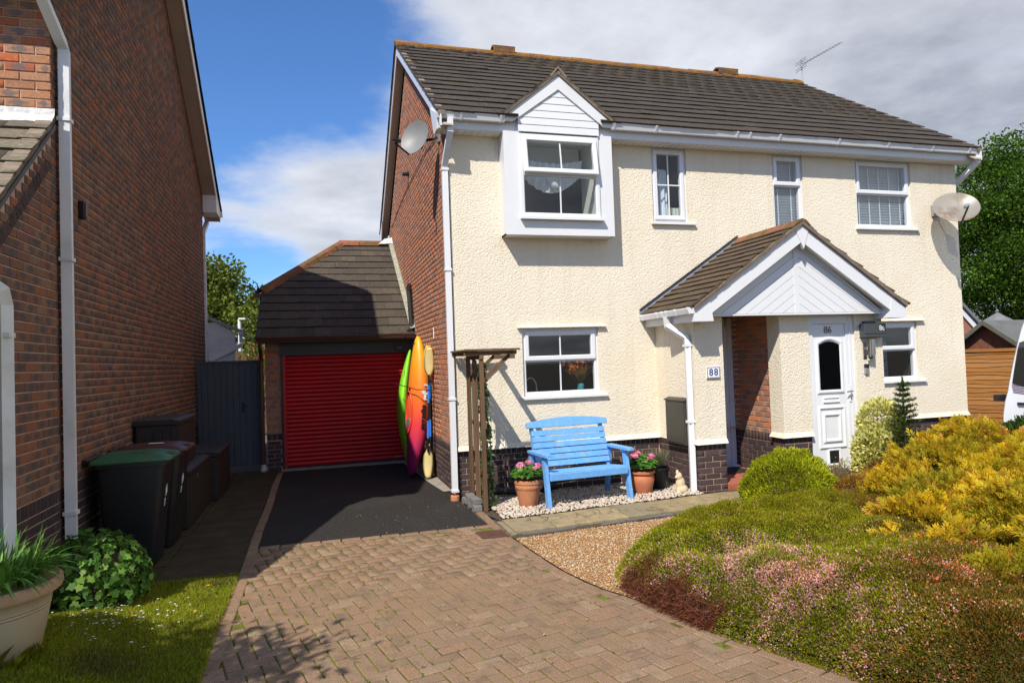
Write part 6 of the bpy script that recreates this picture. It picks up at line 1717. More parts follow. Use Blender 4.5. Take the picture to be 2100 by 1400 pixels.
def geranium(root, c, seed, nf):
    g = np.random.default_rng(seed); n = 420
    th_ = g.uniform(0, 6.28, n); r_ = .20*np.sqrt(g.random(n)); P = np.stack([c[0]+r_*np.cos(th_), c[1]+r_*np.sin(th_), c[2]+.06+.16*g.random(n)*(1-(r_/.24)**2)+.02], 1)
    # rounded leaves: 7-gon discs
    nn = unitv(np.stack([.7*np.cos(th_)*r_/.2, .7*np.sin(th_)*r_/.2, np.ones(n)], 1)+g.normal(0, .3, (n, 3))); a = unitv(np.cross(nn, g.normal(size=(n, 3)))); b = np.cross(nn, a)
    s = g.uniform(.020, .036, n)[:, None]; V = []
    for k in range(8):
        t = 2*math.pi*k/8; rr_ = s*(1.0 if k else .35)*(1+.12*(k % 2)); V.append(P+a*rr_*math.cos(t)+b*rr_*math.sin(t)-nn*.004*(k % 2))
    attr_mesh('leaves', np.stack(V, 1), [tuple(range(8))], pick([(.06, .16, .02), (.09, .22, .03), (.045, .12, .018), (.12, .26, .04)], n), 'leaf', root)
    for (dx, dy, dz, s) in nf:
        hc = np.array([c[0]+dx, c[1]+dy, c[2]+dz]); m_ = 150
        dd = rdir(m_); dd[:, 2] = np.abs(dd[:, 2])*.9-.15; P = hc+dd*s*g.uniform(.75, 1.0, (m_, 1)); 
        W = np.cross(dd, rdir(m_)); D = unitv(W+dd*.5)
        attr_mesh('flower_head', leafverts(P-D*.012, D, np.cross(dd, D), .030, .026), QF, pick([(.80, .22, .48), (.84, .36, .58), (.72, .12, .36), (.86, .50, .66)], m_), 'petal', root)
        MB().tube([(c[0]+dx*.4, c[1]+dy*.4, c[2]), tuple(hc)], .004, 5).build('stem', 'twig', root)
geranium(gp1, (0.69, -0.86, 0.32), 3, [(-.10, -.05, .20, .062), (.03, 0.03, .215, .052), (.11, -.06, .175, .055), (.06, -.1, .165, .03)])
geranium(gp2, (2.28, -0.78, 0.30), 4, [(-.13, -.05, .21, .055), (.02, .02, .19, .05), (.06, -.05, .165, .052), (.13, -.02, .185, .055), (-.02, .06, .235, .03)])
# lavender
n = 650; a = rng.uniform(0, 6.28, n); tl = rng.uniform(0.1, .8, n); base = np.array([2.62, -0.56, .30])
D = unitv(np.stack([np.cos(a)*tl, np.sin(a)*tl, np.ones(n)], 1)); P = base+np.stack([np.cos(a), np.sin(a), 0*a], 1)*.07*rng.random((n, 1))+D*rng.uniform(0, .12, (n, 1))
attr_mesh('foliage', leafverts(P, D, rdir(n), rng.uniform(.07, .20, n), .008), QF, pick([(.17, .21, .12), (.12, .17, .08), (.23, .22, .17), (.20, .15, .11)], n), 'leaf_matte', bp)

# stone animal figure by the downpipe
st = MB()
def blob(c, rx_, ry_, rz_, nu=14, nv=10):
    b = len(st.V)
    rings = []
    for j in range(nv+1):
        ph = -math.pi/2+math.pi*j/nv
        rings.append([(c[0]+rx_*math.cos(ph)*math.cos(2*math.pi*k/nu), c[1]+ry_*math.cos(ph)*math.sin(2*math.pi*k/nu), c[2]+rz_*math.sin(ph)) for k in range(nu)])
    st.loft(rings)
cx_, cy_ = 2.70, -1.02
blob((cx_+.015, cy_, .075), .085, .075, .075); blob((cx_, cy_, .15), .062, .058, .10); blob((cx_-.02, cy_-.01, .25), .040, .040, .052); blob((cx_-.045, cy_-.012, .295), .022, .02, .045); blob((cx_-.055, cy_-.03, .035), .03, .03, .03); blob((cx_+.05, cy_-.05, .03), .035, .03, .03); blob((cx_-.06, cy_-.012, .24), .022, .02, .02)
so = st.build('stone_rabbit', 'stone_cat', None); tag(so, 'small sandy stone rabbit figure at the foot of the porch downpipe', 'figurine')
md = so.modifiers.new('remesh', 'REMESH'); md.mode = 'VOXEL'; md.voxel_size = .010; md.use_smooth_shade = True

# ------------------------------------------------------------------ kayaks and paddles
def kayak(name, base, lean_top, L, prof, face, mat, label, cockpit=True):
    """hull stands on its stern; local z along length, deck towards local -x"""
    r = empty(name, base, label, 'kayak')
    b = np.array(base, float); tdir = unitv(np.array(lean_top, float)-b)
    dk = np.array(face, float); dk = unitv(dk-tdir*(dk@tdir)); sd = np.cross(dk, tdir)
    M_ = Matrix(((sd[0], dk[0], tdir[0], b[0]), (sd[1], dk[1], tdir[1], b[1]), (sd[2], dk[2], tdir[2], b[2]), (0, 0, 0, 1)))
    r.matrix_world = M_
    rings = []; nz = 40
    for i in range(nz+1):
        t = i/nz; z = L*t
        hd = prof[0](t); hh = prof[1](t); w_ = prof[2](t)  # deck height, hull depth, half width
        off = prof[3](t)
        ring = []
        for k in range(20):
            a = 2*math.pi*k/20; c_, s_ = math.cos(a), math.sin(a)
            yy = (hd if s_ > 0 else hh)*abs(s_)**.85*(1 if s_ > 0 else -1)
            ring.append((w_*abs(c_)**.8*(1 if c_ > 0 else -1), yy+off, z))
        rings.append(ring)
    o = MB().loft(rings).build('hull', mat, r, world=False, smooth=True)
    return r
shape = lambda t: max(.03, math.sin(math.pi*min(max(t, .0), 1))**.62)
k1 = kayak('kayak', (-0.30, 2.10, 0.0), (-0.13, 2.20, 2.27), 2.27,
      (lambda t: .015+.15*shape(t), lambda t: .015+.14*shape(t), lambda t: .02+.27*shape(t), lambda t: .10*(abs(2*t-1)**2.2)*(1 if t < .5 else .6)-.02),
      (-0.985, -0.17, 0.0), 'kayak_fade', 'orange to magenta kayak standing on end against the gable wall')
# cockpit coaming and seat
cp_ = MB(); n_ = 26
rg = [[(s1*.155*math.cos(2*math.pi*k/n_), .118+dy+.02*abs(math.sin(2*math.pi*k/n_)), 1.02+s1*.34*math.sin(2*math.pi*k/n_)) for k in range(n_)] for s1, dy in ((.98, -.02), (1.06, .012), (1.04, .03), (.96, .032), (.93, .0))]
cp_.loft(rg, cap=False).build('coaming', 'kayak_red', k1, world=False, smooth=True)
MB().add([(.145*math.cos(2*math.pi*k/n_), .128, 1.02+.32*math.sin(2*math.pi*k/n_)) for k in range(n_)], [tuple(range(n_))]).build('cockpit_opening', 'black_plastic', k1, world=False)
MB().box(-.10, .10, .13, .15, .80, .93, .01).build('seat', 'galv', k1, world=False)
MB().box(-.03, .03, .12, .15, 1.36, 1.42, .006).build('deck_fitting', 'black_plastic', k1, world=False); MB().box(-.02, .02, .10, .13, .66, .71, .006).build('deck_fitting', 'black_plastic', k1, world=False)
MB().tube([(-.03, .07, 2.16), (0, .12, 2.14), (.03, .07, 2.16)], .008, 6).build('grab_loop', 'black_plastic', k1, world=False)
k2 = kayak('kayak', (-0.345, 2.72, 0.0), (-0.285, 3.10, 2.10), 2.10,
      (lambda t: .010+.065*shape(t), lambda t: .010+.085*shape(t), lambda t: .02+.25*shape(t), lambda t: .07-.17*abs(2*t-1)**1.6*(1 if t > .5 else .75)),
      (-0.99, 0.02, 0.0), 'kayak_green', 'lime green kayak standing on end beside the garage door')
MB().tube([(-.21, .02, .40), (-.22, .045, .8), (-.235, .045, 1.2), (-.20, .03, 1.7)], .012, 6).build('gunwale', 'kayak_green', k2, world=False)
def paddle(base, top, label, mats, turn):
    r = empty('kayak_paddle', base, label, 'paddle')
    b = np.array(base, float); t_ = np.array(top, float); d = unitv(t_-b); L = float(np.linalg.norm(t_-b))
    x = unitv(np.cross(d, np.array([-.35, -.94, 0]))); y = np.cross(d, x)
    c_, s_ = math.cos(turn), math.sin(turn); x, y = x*c_+y*s_, -x*s_+y*c_
    r.matrix_world = Matrix(((x[0], y[0], d[0], b[0]), (x[1], y[1], d[1], b[1]), (x[2], y[2], d[2], b[2]), (0, 0, 0, 1)))
    MB().tube([(0, 0, .40), (0, 0, L-.42)], .0155, 10).build('shaft', 'black_plastic', r, world=False)
    for z in (.62, L-.86): MB().tube([(0, 0, z), (0, 0, z+.27)], .0185, 10).build('grip', 'grip_blue', r, world=False)
    for sg, z0_, mt in ((1, .0, mats[0]), (-1, L, mats[1])):
        mb = MB(); nn = 14; rings = []
        for i in range(nn+1):
            t = i/nn; w_ = .088*math.sin(math.pi*min(1, (t*.86+.10)))**.55*(1-.0*t); 
            if t > .72: w_ = max(.018, w_*(1-(t-.72)/.28*.80))
            z = z0_+sg*t*.50; cv_ = .035*math.sin(t*2.2)
            rings.append([(-w_, cv_+.014, z), (-w_*.5, cv_+.002, z), (0, cv_-.004-.012*t, z), (w_*.5, cv_+.002, z), (w_, cv_+.014, z), (w_*.5, cv_+.010, z), (0, cv_+.010, z), (-w_*.5, cv_+.010, z)])
        o = mb.loft(rings).build('blade', mt, r, world=False, smooth=True)
    return r
paddle((-0.155, 1.70, 0.03), (-0.075, 1.66, 2.06), 'kayak paddle with cream blades nearest the camera against the gable', ('paddle_cream', 'paddle_cream'), 0.0)
paddle((-0.085, 1.80, 0.04), (-0.055, 1.80, 2.10), 'kayak paddle with yellow blades tucked behind the cream one', ('paddle_yellow', 'paddle_yellow'), .5)
mb = MB(); mb.tube([(-.55, 2.5, 1.50), (-.42, 2.0, 1.46), (-.28, 1.75, 1.41), (-.05, 1.62, 1.40), (0.0, 1.62, 1.41)], .007, 5); tag(mb.build('bungee_cord', 'black_plastic', None), 'dark cord strapped round the kayaks and paddles', 'cord')
# maker's lettering on the hull side that faces the drive
bpy.context.view_layer.update()
Mk = k1.matrix_world
def k1w(x, y, z): return np.array(Mk @ Vector((x, y, z)))
# hull side nearest the camera is local -x or +x
sdx = 1 if (np.array(Mk.col[0])[:3] @ (CAM-np.array(Mk.col[3])[:3])) > 0 else -1
def hull_pt(z, yv):
    t = z/2.27; w_ = .02+.27*shape(t); hd = .015+.15*shape(t); off = .10*(abs(2*t-1)**2.2)*(1 if t < .5 else .6)-.02
    q_ = min(.98, abs(yv-off)/hd); s_ = q_**(1/.85); c_ = math.sqrt(max(0, 1-s_*s_))
    return np.array([sdx*w_*c_**.8, yv, z])
def letter(ch, z, yv, size, mat, nm='lettering', bold=.004):
    p = hull_pt(z, yv); pz = hull_pt(z+.02, yv)-hull_pt(z-.02, yv); py = hull_pt(z, yv+.012)-hull_pt(z, yv-.012)
    zd = pz/np.linalg.norm(pz); yd = py-zd*(py@zd); yd /= np.linalg.norm(yd)
    # reading upwards: text x runs along +z; text y must leave the face outwards right-handed
    n_out = np.cross(zd, yd)
    if n_out[0]*sdx < 0: yd = -yd; n_out = -n_out
    cu_ = bpy.data.curves.new(nm, 'FONT'); cu_.body = ch; cu_.size = size; cu_.extrude = .003; cu_.align_x = 'CENTER'; cu_.align_y = 'CENTER'; cu_.offset = bold
    cu_.materials.append(MATS[mat]); o = bpy.data.objects.new(nm, cu_); COL.objects.link(o); o.parent = k1
    m = np.eye(4); m[:3, 0] = zd; m[:3, 1] = yd; m[:3, 2] = n_out; m[:3, 3] = p+n_out*.006
    o.matrix_local = Matrix(m.tolist())
for i, ch in enumerate('pyranha'):
    letter(ch, .80+i*.056, -.005, .105, 'black_plastic')
letter('~', 1.28, -.02, .13, 'paper_white', 'emblem', .012); letter('S', 1.36, -.035, .14, 'paper_white', 'emblem', .012); letter('I', 1.47, -.05, .10, 'paper_white', 'emblem', .01)

# ------------------------------------------------------------------ wheelie bins and storage boxes by the left wall
def bin_(loc, lidmat, label, rz=0.0):
    r = empty('wheelie_bin', loc, label, 'bin', rz=rz)
    # local: +x is the bin's front (facing the drive), wheels at -x
    def ring(xa, xb, hw_, z, rc=.05):
        pts = []
        for (cx, cy, a0) in ((xb-rc, hw_-rc, 0), (xa+rc, hw_-rc, 90), (xa+rc, -hw_+rc, 180), (xb-rc, -hw_+rc, 270)):
            for k in range(4):
                t = math.radians(a0+k*30); pts.append((cx+rc*math.cos(t), cy+rc*math.sin(t), z))
        return pts
    o = MB().loft([ring(-.22, .20, .22, 0.02), ring(-.235, .225, .235, .30), ring(-.27, .29, .275, .93), ring(-.27, .29, .275, .945), ring(-.30, .32, .29, .95), ring(-.30, .32, .29, .985)]).build('body', 'bin_black', r, world=False); smooth_angle(o, 35)
    lid = MB().loft([ring(-.33, .355, .30, .985), ring(-.33, .36, .305, 1.0), ring(-.32, .345, .295, 1.018), ring(-.25, .22, .23, 1.055), ring(-.20, .12, .19, 1.062)]).build('lid', lidmat, r, world=False); smooth_angle(lid, 30)
    MB().box(.20, .345, -.07, .07, 1.012, 1.04, .008).build('lid_grip', lidmat, r, world=False)
    for k in (-.13, .13): MB().bar((-.27, k, 1.05), (.12, k*1.2, 1.066), .03, .014).build('lid_rib', lidmat, r, world=False)
    MB().tube([(-.36, -.26, 1.02), (-.36, .26, 1.02)], .022, 10).build('handle_bar', 'bin_black', r, world=False)
    for k in (-.2, 0, .2): MB().box(-.37, -.28, k-.02, k+.02, .985, 1.03, .006).build('handle_lug', 'bin_black', r, world=False)
    for s_ in (-1, 1):
        w_ = MB(); 
        rg = [[(-.27+rr_*math.cos(2*math.pi*k/18), s_*yy, .10+rr_*math.sin(2*math.pi*k/18)) for k in range(18)] for rr_, yy in ((.085, .205), (.10, .21), (.10, .25), (.085, .255))]
        w_.loft(rg).build('wheel', 'rubber', r, world=False)
    # council emblem: leaf shape above feathered bars
    em = MB(); em.prism([(.258, -.02, .62), (.262, .03, .66), (.266, .02, .73), (.262, -.03, .70)], (.006, 0, .0)); em.build('emblem', 'paper_white', r, world=False)
    for k in range(4): MB().prism([(.248-k*.003, -.045+k*.02, .53+k*.012), (.248-k*.003, -.03+k*.02, .53+k*.012), (.256-k*.003, -.02+k*.02, .60), (.256-k*.003, -.035+k*.02, .60)], (.006, 0, 0)).build('emblem', 'paper_white', r, world=False)
    return r
b1 = bin_((-3.47, -1.57, 0.0), 'bin_green', 'black wheelie bin with green lid, nearest the lawn', 0.02)
b2 = bin_((-3.45, -0.85, 0.0), 'bin_maroon', 'black wheelie bin with dark reddish lid behind the green-lidded bin', -0.02)
tag(MB().prism([(-3.50, -.92, 1.068), (-3.36, -.95, 1.068), (-3.35, -.90, 1.070), (-3.49, -.87, 1.070)], (0, 0, .002)).build('paper_notice', 'paper_white', None), 'white paper notice lying on the second bin lid', 'paper')
def store(name, x0, x1, y0, y1, z0, z1, label):
    r = empty(name, ((x0+x1)/2, (y0+y1)/2, z0), label, 'storage box')
    MB().box(x0, x1, y0, y1, z0, z1-.06, .012).build('box', 'box_brown', r); 
    l = MB(); l.prism([(x0-.01, y0-.015, z1-.06), (x1+.02, y0-.015, z1-.06), (x1+.02, y0-.015, z1-.02), (x1-.06, y0-.015, z1), (x0-.01, y0-.015, z1)], (0, y1-y0+.03, 0)); l.build('lid', 'box_brown', r)
    k = 0; y = y0+.02
    while y < y1-.05:
        MB().box(x1, x1+.008, y, y+.082, z0+.03, z1-.09, .002).build('panel', 'box_brown', r); y += .09
    x = x0+.02
    while x < x1-.05:
        MB().box(x, x+.082, y0-.008, y0, z0+.03, z1-.09, .002).build('panel', 'box_brown', r); x += .09
    return r
store('storage_box', -3.82, -3.23, -0.28, 1.25, 0.0, 0.68, 'low dark brown storage box between the bins and the next box')
store('storage_box', -3.82, -3.36, -0.08, 1.0, 0.68, 1.26, 'dark brown storage box stacked on top against the brick wall')
b3 = store('storage_box', -3.82, -3.14, 1.42, 2.70, 0.0, 0.68, 'low dark brown storage box nearest the grey gate')
hk = MB(); hk.box(-3.222, -3.214, 0.30, 0.33, 0.50, 0.56); tag(hk.build('padlock', 'steel', None), 'small shiny padlock on the low storage box', 'padlock')

# ------------------------------------------------------------------ white van at the right edge
VYD = -0.9
van = empty('white_van', (10.3, 0.6, 0), 'white van parked beyond the golden conifer at the right edge', 'van')
left = [(2056, 905), (2056, 850), (2060, 822), (2066, 800), (2069, 782), (2077, 742), (2086, 702), (2094, 672), (2102, 655), (2115, 645)]
LP = [wpx(a, b, VYD) for a, b in left]
prof_ = [(p[0], p[2]) for p in LP]
zb = .35; xw = prof_[0][0]
pl_ = [(xw+.03, zb), (xw, .6)]+prof_+[(xw+1.0, prof_[-1][1]+.06)]
xr = xw+1.85
poly = pl_+[(2*(xw+xr)/2-x, z) for x, z in pl_[::-1][1:]]
poly = [(x, z) for x, z in poly]
cxm = (xw+xr)/2
vdx, vdy = 0.83, 0.56
def vring(t, sx_, sz_): return [(cxm+(x-cxm)*sx_+vdx*t, VYD+vdy*t, .55+(z-.55)*sz_) for x, z in poly]
rings = [vring(0, .975, .985), vring(.08, 1, 1), vring(4.2, 1, 1), vring(4.5, .93, .9)]
vb = MB().loft(rings).build('body', 'van_white', van); smooth_angle(vb, 35)
wpts = [wpx(a, b, VYD-.012) for a, b in ((2077, 786), (2080, 765), (2088, 716), (2092, 702), (2110, 696), (2150, 694), (2150, 800), (2100, 792))]
MB().prism([tuple(p) for p in wpts], (0, .03, 0)).build('rear_window', 'glass_dark', van)
MB().prism([tuple(p+np.array([0, .004, 0])) for p in [np.array(q_) for q_ in wpts]], (0, .01, 0)).build('window_seal', 'black_plastic', van)
for k in range(6):
    a = wpx(2075+k*.6, 789+k*3.0, VYD-.006); b = wpx(2140, 797+k*3.2, VYD-.006)
    MB().bar(a, b, .006, .0055).build('stripe', 'stripe_purple', van)
hh_ = wpx(2088, 827, VYD-.02); MB().bar(hh_, hh_+np.array([.25, 0, -.02]), .03, .035).build('door_handle', 'black_plastic', van)
mm_ = wpx(2054, 815, VYD+.3); MB().obox(mm_, (1, 0, 0), (0, 1, 0), (0, 0, 1), .22, .10, .10).build('wing_mirror', 'black_plastic', van)
for off_, tt_ in ((-.70, .9), (.70, .9), (-.70, 3.6), (.70, 3.6)):
    c0 = np.array([cxm+vdx*tt_+off_*vdy, VYD+vdy*tt_-off_*vdx*0+0, .32]); fw = np.array([vdx, vdy, 0]); ax_ = np.array([vdy, -vdx, 0])
    def wr(prof): return [[tuple(c0+ax_*dx+fw*rr_*math.cos(2*math.pi*k/20)+np.array([0, 0, rr_*math.sin(2*math.pi*k/20)])) for k in range(20)] for dx, rr_ in prof]
    wh = MB().loft(wr(((-.1, .26), (-.1, .32), (.1, .32), (.1, .26)))).build('wheel', 'rubber', van)
    MB().loft(wr(((-.105, .1), (-.105, .2), (.105, .2), (.105, .1)))).build('rim', 'galv', wh)

# ------------------------------------------------------------------ things seen behind the glass
vs = empty('flower_vase', (1.88, 0.30, 1.32), 'turquoise vase of orange dried flowers behind the ground floor window', 'vase')
MB().lathe([(.04, 0), (.05, .02), (.055, .10), (.05, .13)], (1.90, 0.30, 1.32), 14).build('vase', 'turquoise', vs)
n = 160; D = unitv(np.stack([rng.normal(0, .35, n), rng.normal(0, .25, n), np.ones(n)], 1)); P = np.array([1.90, .30, 1.44])+D*rng.uniform(.0, .05, (n, 1))
attr_mesh('stems', leafverts(P, D, rdir(n), rng.uniform(.15, .36, n), .008), QF, pick([(.35, .22, .06), (.25, .18, .06)], n), 'leaf_matte', vs)
n = 90; D = unitv(np.stack([rng.normal(-.15, .4, n), rng.normal(0, .25, n), np.ones(n)], 1)); P = np.array([1.88, .28, 1.44])+D*rng.uniform(.22, .40, (n, 1))
attr_mesh('blooms', leafverts(P, rdir(n), rdir(n), .05, .04), QF, pick([(.75, .16, .03), (.8, .28, .04), (.6, .08, .03)], n), 'petal', vs)
sk = empty('kitchen_tap', (1.12, .25, 1.3), 'curved steel kitchen tap behind the ground floor window of 88', 'tap')
MB().tube([(1.12+.09*math.cos(t), .25, 1.40+.16*math.sin(t)) for t in np.linspace(0, 2.4, 10)], .010, 8).build('spout', 'steel', sk); MB().tube([(1.21, .25, 1.28), (1.21, .25, 1.41)], .013, 8).build('riser', 'steel', sk)
kt = empty('kitchen_tiles', (7.5, .5, 1.3), 'pale kitchen wall tiles behind the ground floor window of 86', 'tiles')
for i in range(3):
    for j in range(4):
        MB().box(7.30+i*.17, 7.462+i*.17, .66, .675, 1.25+j*.17, 1.412+j*.17, .003).build('tile', 'ceramic', kt)
MB().box(7.25, 7.80, .68, .70, 1.94, 2.3).build('upper_panel', 'turquoise', kt)
# ------------------------------------------------------------------ planting
def shell_points(n, c, rad, inner=0.55, flat_bottom=True):
    d = rdir(n)
    if flat_bottom: d[:, 2] = np.where(d[:, 2] < -.15, -d[:, 2]*.6, d[:, 2])
    r = inner+(1-inner)*rng.random((n, 1))**.45
    return np.array(c)+d*r*np.array(rad), d, r[:, 0]

def branches(root, base, top, n, spread, r0, name='limb', mat='bark'):
    mb = MB()
    base = np.array(base, float); top = np.array(top, float)
    for i in range(n):
        a = 2*math.pi*i/n+rng.normal(0, .4); t = rng.uniform(.25, .8); s = base+(top-base)*t
        e = s+np.array([math.cos(a)*spread, math.sin(a)*spread, spread*rng.uniform(.5, 1.1)])*rng.uniform(.6, 1.1)
        m_ = (s+e)/2+rng.normal(0, spread*.08, 3)
        mb.tube([s, m_, e], [r0*.5*(1-t*.5), r0*.3, r0*.08], 6)
        for q_ in range(2):
            e2 = e+rng.normal(0, spread*.3, 3)+np.array([0, 0, spread*.2]); mb.tube([m_, (m_+e2)/2+rng.normal(0, spread*.05, 3), e2], [r0*.22, r0*.14, r0*.04], 5)
    return mb.build(name, mat, root)

def tree(name, base, h, c, rad, clumps, per, leaf, cols, label, cat='tree', csize=.55, trunk_r=.22, group=None, gappy=.25):
    r = empty(name, base, label, cat, group)
    b = np.array(base, float); c = np.array(c, float); rad = np.array(rad, float)
    MB().tube([b, b+(c-b)*.4+rng.normal(0, .1, 3)*[1, 1, 0], c+[0, 0, rad[2]*.5]], [trunk_r, trunk_r*.7, trunk_r*.15], 10).build('trunk', 'bark', r)
    branches(r, b+(c-b)*.5, c+[0, 0, rad[2]*.4], 12, float(rad.mean())*.7, trunk_r)
    cc, d, q_ = shell_points(clumps, c, rad, .30, False)
    P = []; Dn = []; sh = []
    for i in range(clumps):
        m_ = int(per*rng.uniform(.5, 1.4)); g_ = np.clip(rng.normal(size=(m_, 3)), -1.5, 1.5)*csize*np.array([1, 1, .6])*rng.uniform(.6, 1.25)
        P.append(cc[i]+g_); sh.append(np.full(m_, rng.uniform(.75, 1.25)))
        Dn.append(unitv(g_+rng.normal(0, .6*csize, (m_, 3))+np.array([0, 0, .2])))
    P = np.concatenate(P); Dn = np.concatenate(Dn); sh = np.concatenate(sh)
    n = len(P)
    W = unitv(np.cross(Dn, rdir(n)))
    col = np.clip(pick(cols, n)*sh[:, None], 0, 1)
    attr_mesh('crown', leafverts(P, unitv(Dn+rdir(n)*.8), W, leaf*rng.uniform(.7, 1.3, n), leaf*.75), QF, col, 'leaf', r)
    return r
OAK = [(.055, .115, .008), (.075, .15, .012), (.038, .085, .008), (.11, .20, .018), (.032, .065, .008)]
LIME = [(.115, .15, .018), (.15, .19, .028), (.085, .12, .016), (.19, .22, .045), (.065, .095, .014)]
# right: big oak behind the house
tb = wpx(2075, 700, 17.0)
tree('oak_tree', (tb[0], 17.0, 0), 11, (tb[0]+1.2, 17.0, 6.6), (5.0, 4.0, 5.8), 300, 380, .135, OAK, 'tall dark green oak tree rising behind the right end of the house', csize=.66, trunk_r=.4)
# left: two lighter trees beyond the gate
tl_ = wpx(468, 700, 27.0)
tree('field_maple', (tl_[0], 27, 0), 8, (tl_[0]-.7, 27, 4.5), (2.2, 2.0, 2.8), 105, 105, .20, LIME, 'sunlit yellow-green tree above the gate beside the left house', csize=.45, trunk_r=.18)
tl2 = wpx(545, 700, 25.0)
tree('young_tree', (tl2[0], 25, 0), 6, (tl2[0]+.5, 25, 3.55), (1.7, 1.6, 2.0), 65, 100, .18, LIME, 'sunlit tree partly hidden by the garage roof, right of the taller one', csize=.42, trunk_r=.14)
# photinia with red tips behind the gate
pb = wpx(520, 715, 10.6)
ph_ = empty('photinia_bush', (pb[0]+.1, 10.6, 0), 'green and red leafed bush between the far fence and garage', 'bush')
P, d, q_ = shell_points(2600, (pb[0]+.1, 10.6, 1.7), (.55, .5, .85), .3, False); n = len(P)
attr_mesh('foliage', leafverts(P, unitv(d+rdir(n)*.7+[0, 0, .4]), rdir(n), .085, .04), QF, pick([(.07, .14, .02), (.10, .19, .03), (.36, .06, .03), (.14, .22, .04), (.30, .12, .04)], n, [.3, .3, .14, .16, .10]), 'leaf_gloss', ph_)
MB().tube([(pb[0]+.1, 10.6, 0), (pb[0]+.1, 10.6, 1.6)], [.03, .015], 6).build('stem', 'bark', ph_)

# ---- lime-green dome (clipped hebe)
def dome(name, c, rad, n, cols, label, leaf, wd, cat='shrub', wob=.05, mat='leaf', pw=None, noisef=9):
    r = empty(name, (c[0], c[1], 0), label, cat)
    d = rdir(n); d[:, 2] = np.abs(d[:, 2])*1.0-.12; d = unitv(d)
    lump = (vnoise(d[:, 0]*2+5, d[:, 2]*2+d[:, 1]*1.7+5, noisef/3, 11)-.5)*wob*2+(vnoise(d[:, 0]*3+9, d[:, 2]*3-d[:, 1]*2.3+5, noisef, 12)-.5)*wob
    rr = 1+lump-.16*rng.random(n)**2
    P = np.array(c)+d*rr[:, None]*np.array(rad); P[:, 2] = np.maximum(P[:, 2], .005)
    D = unitv(d*np.array([1, 1, 1])+rdir(n)*.55+np.array([0, 0, .35]))
    sh = .62+.75*vnoise(P[:, 0]*1.0+3, P[:, 1]+P[:, 2]*1.3, 5, 2)
    depth = np.clip((rr-.86)/.16, .35, 1)
    attr_mesh('foliage', leafverts(P-D*leaf*.5, D, rdir(n), leaf*rng.uniform(.7, 1.3, n), wd), QF, np.clip(pick(cols, n, pw)*sh[:, None], 0, 1), mat, r)
    core = MB(); rings = []
    for j in range(9):
        ph = math.pi/2*j/8; rings.append([(c[0]+rad[0]*.80*math.cos(ph)*math.cos(2*math.pi*k/18), c[1]+rad[1]*.80*math.cos(ph)*math.sin(2*math.pi*k/18), max(0.0, c[2]*.8)+rad[2]*.80*math.sin(ph)) for k in range(18)])
    core.loft(rings, cap=False).build('inner_twigs', 'twig', r, smooth=True)
    return r
dome('clipped_dome_shrub', (3.56, -2.03, .06), (.56, .56, .58), 46000, [(.34, .37, .012), (.42, .44, .018), (.24, .28, .012), (.15, .19, .012), (.50, .50, .03)], 'lime green clipped dome shrub in front of the porch step', .034, .011, wob=.085)

# ---- heather carpet
HPOLY = [(.45, -4.02), (.57, -3.62), (.95, -3.28), (1.4, -3.02), (2.0, -2.86), (2.7, -2.74), (3.3, -2.85), (3.9, -3.3), (4.6, -4.6), (4.9, -6.2), (4.4, -8.0), (2.2, -7.9), (1.50, -6.9), (1.07, -6.0), (.95, -5.62), (.70, -5.10), (.61, -4.85), (.50, -4.40)]
def heather_h(x, y):
    d = polydist(x, y, HPOLY)
    e = 1-np.exp(-d/.17)
    return (.26+.14*vnoise(x, y, 1.1, 21)+.12*vnoise(x, y, 2.7, 22)+.06*vnoise(x, y, 7, 25))*e, d
he = empty('heather_carpet', (2.4, -4.6, 0), 'wide mound of pink and rust-tipped heather beside the driveway', 'heather')
gx = np.linspace(.3, 5.0, 150); gy = np.linspace(-8.1, -2.6, 170); X_, Y_ = np.meshgrid(gx, gy); hgt, _d = heather_h(X_, Y_)
ins = inpoly(X_.ravel(), Y_.ravel(), HPOLY).reshape(X_.shape) & (_d > .06)
mb = MB(); mb.V = [(a, b, float(c*.80-.045)) for a, b, c in zip(X_.ravel(), Y_.ravel(), hgt.ravel())]
for j in range(len(gy)-1):
    for i in range(len(gx)-1):
        if ins[j, i] and ins[j+1, i] and ins[j, i+1] and ins[j+1, i+1]:
            a = j*len(gx)+i; mb.F.append((a, a+1, a+1+len(gx), a+len(gx)))
mb.build('inner_twigs', 'heather_core', he, smooth=True)
def heather_pts(n, edge):
    x = rng.uniform(.42, 4.9, n*7); y = rng.uniform(-7.0, -2.7, n*7)
    k = inpoly(x, y, HPOLY); x, y = x[k], y[k]
    px, py, z = proj(np.stack([x, y, np.full_like(x, .25)], 1)); v = (px < 2140) & (py < 1470) & (rng.random(len(x)) < np.clip((3.9/np.maximum(z, .5))**2, 0, 1))
    x, y = x[v], y[v]
    if edge:
        k = polydist(x, y, HPOLY) < .22; x, y = x[k], y[k]
    return x[:n], y[:n]
xa, ya = heather_pts(200000, False); xb, yb2 = heather_pts(70000, True)
x = np.concatenate([xa, xb]); y = np.concatenate([ya, yb2]); n = len(x); isedge = np.arange(n) >= len(xa)
h, d = heather_h(x, y); e_ = .012
gxn = (heather_h(x+e_, y)[0]-heather_h(x-e_, y)[0])/(2*e_); gyn = (heather_h(x, y+e_)[0]-heather_h(x, y-e_)[0])/(2*e_)
nrm = unitv(np.stack([-gxn, -gyn, np.ones(n)], 1))
z = np.where(isedge, h*rng.random(n)**.7, h*(1-.10*rng.random(n)**2))
P = np.stack([x, y, z], 1)-nrm*rng.uniform(0, .045, (n, 1)); P[:, 2] = np.maximum(P[:, 2], .003)
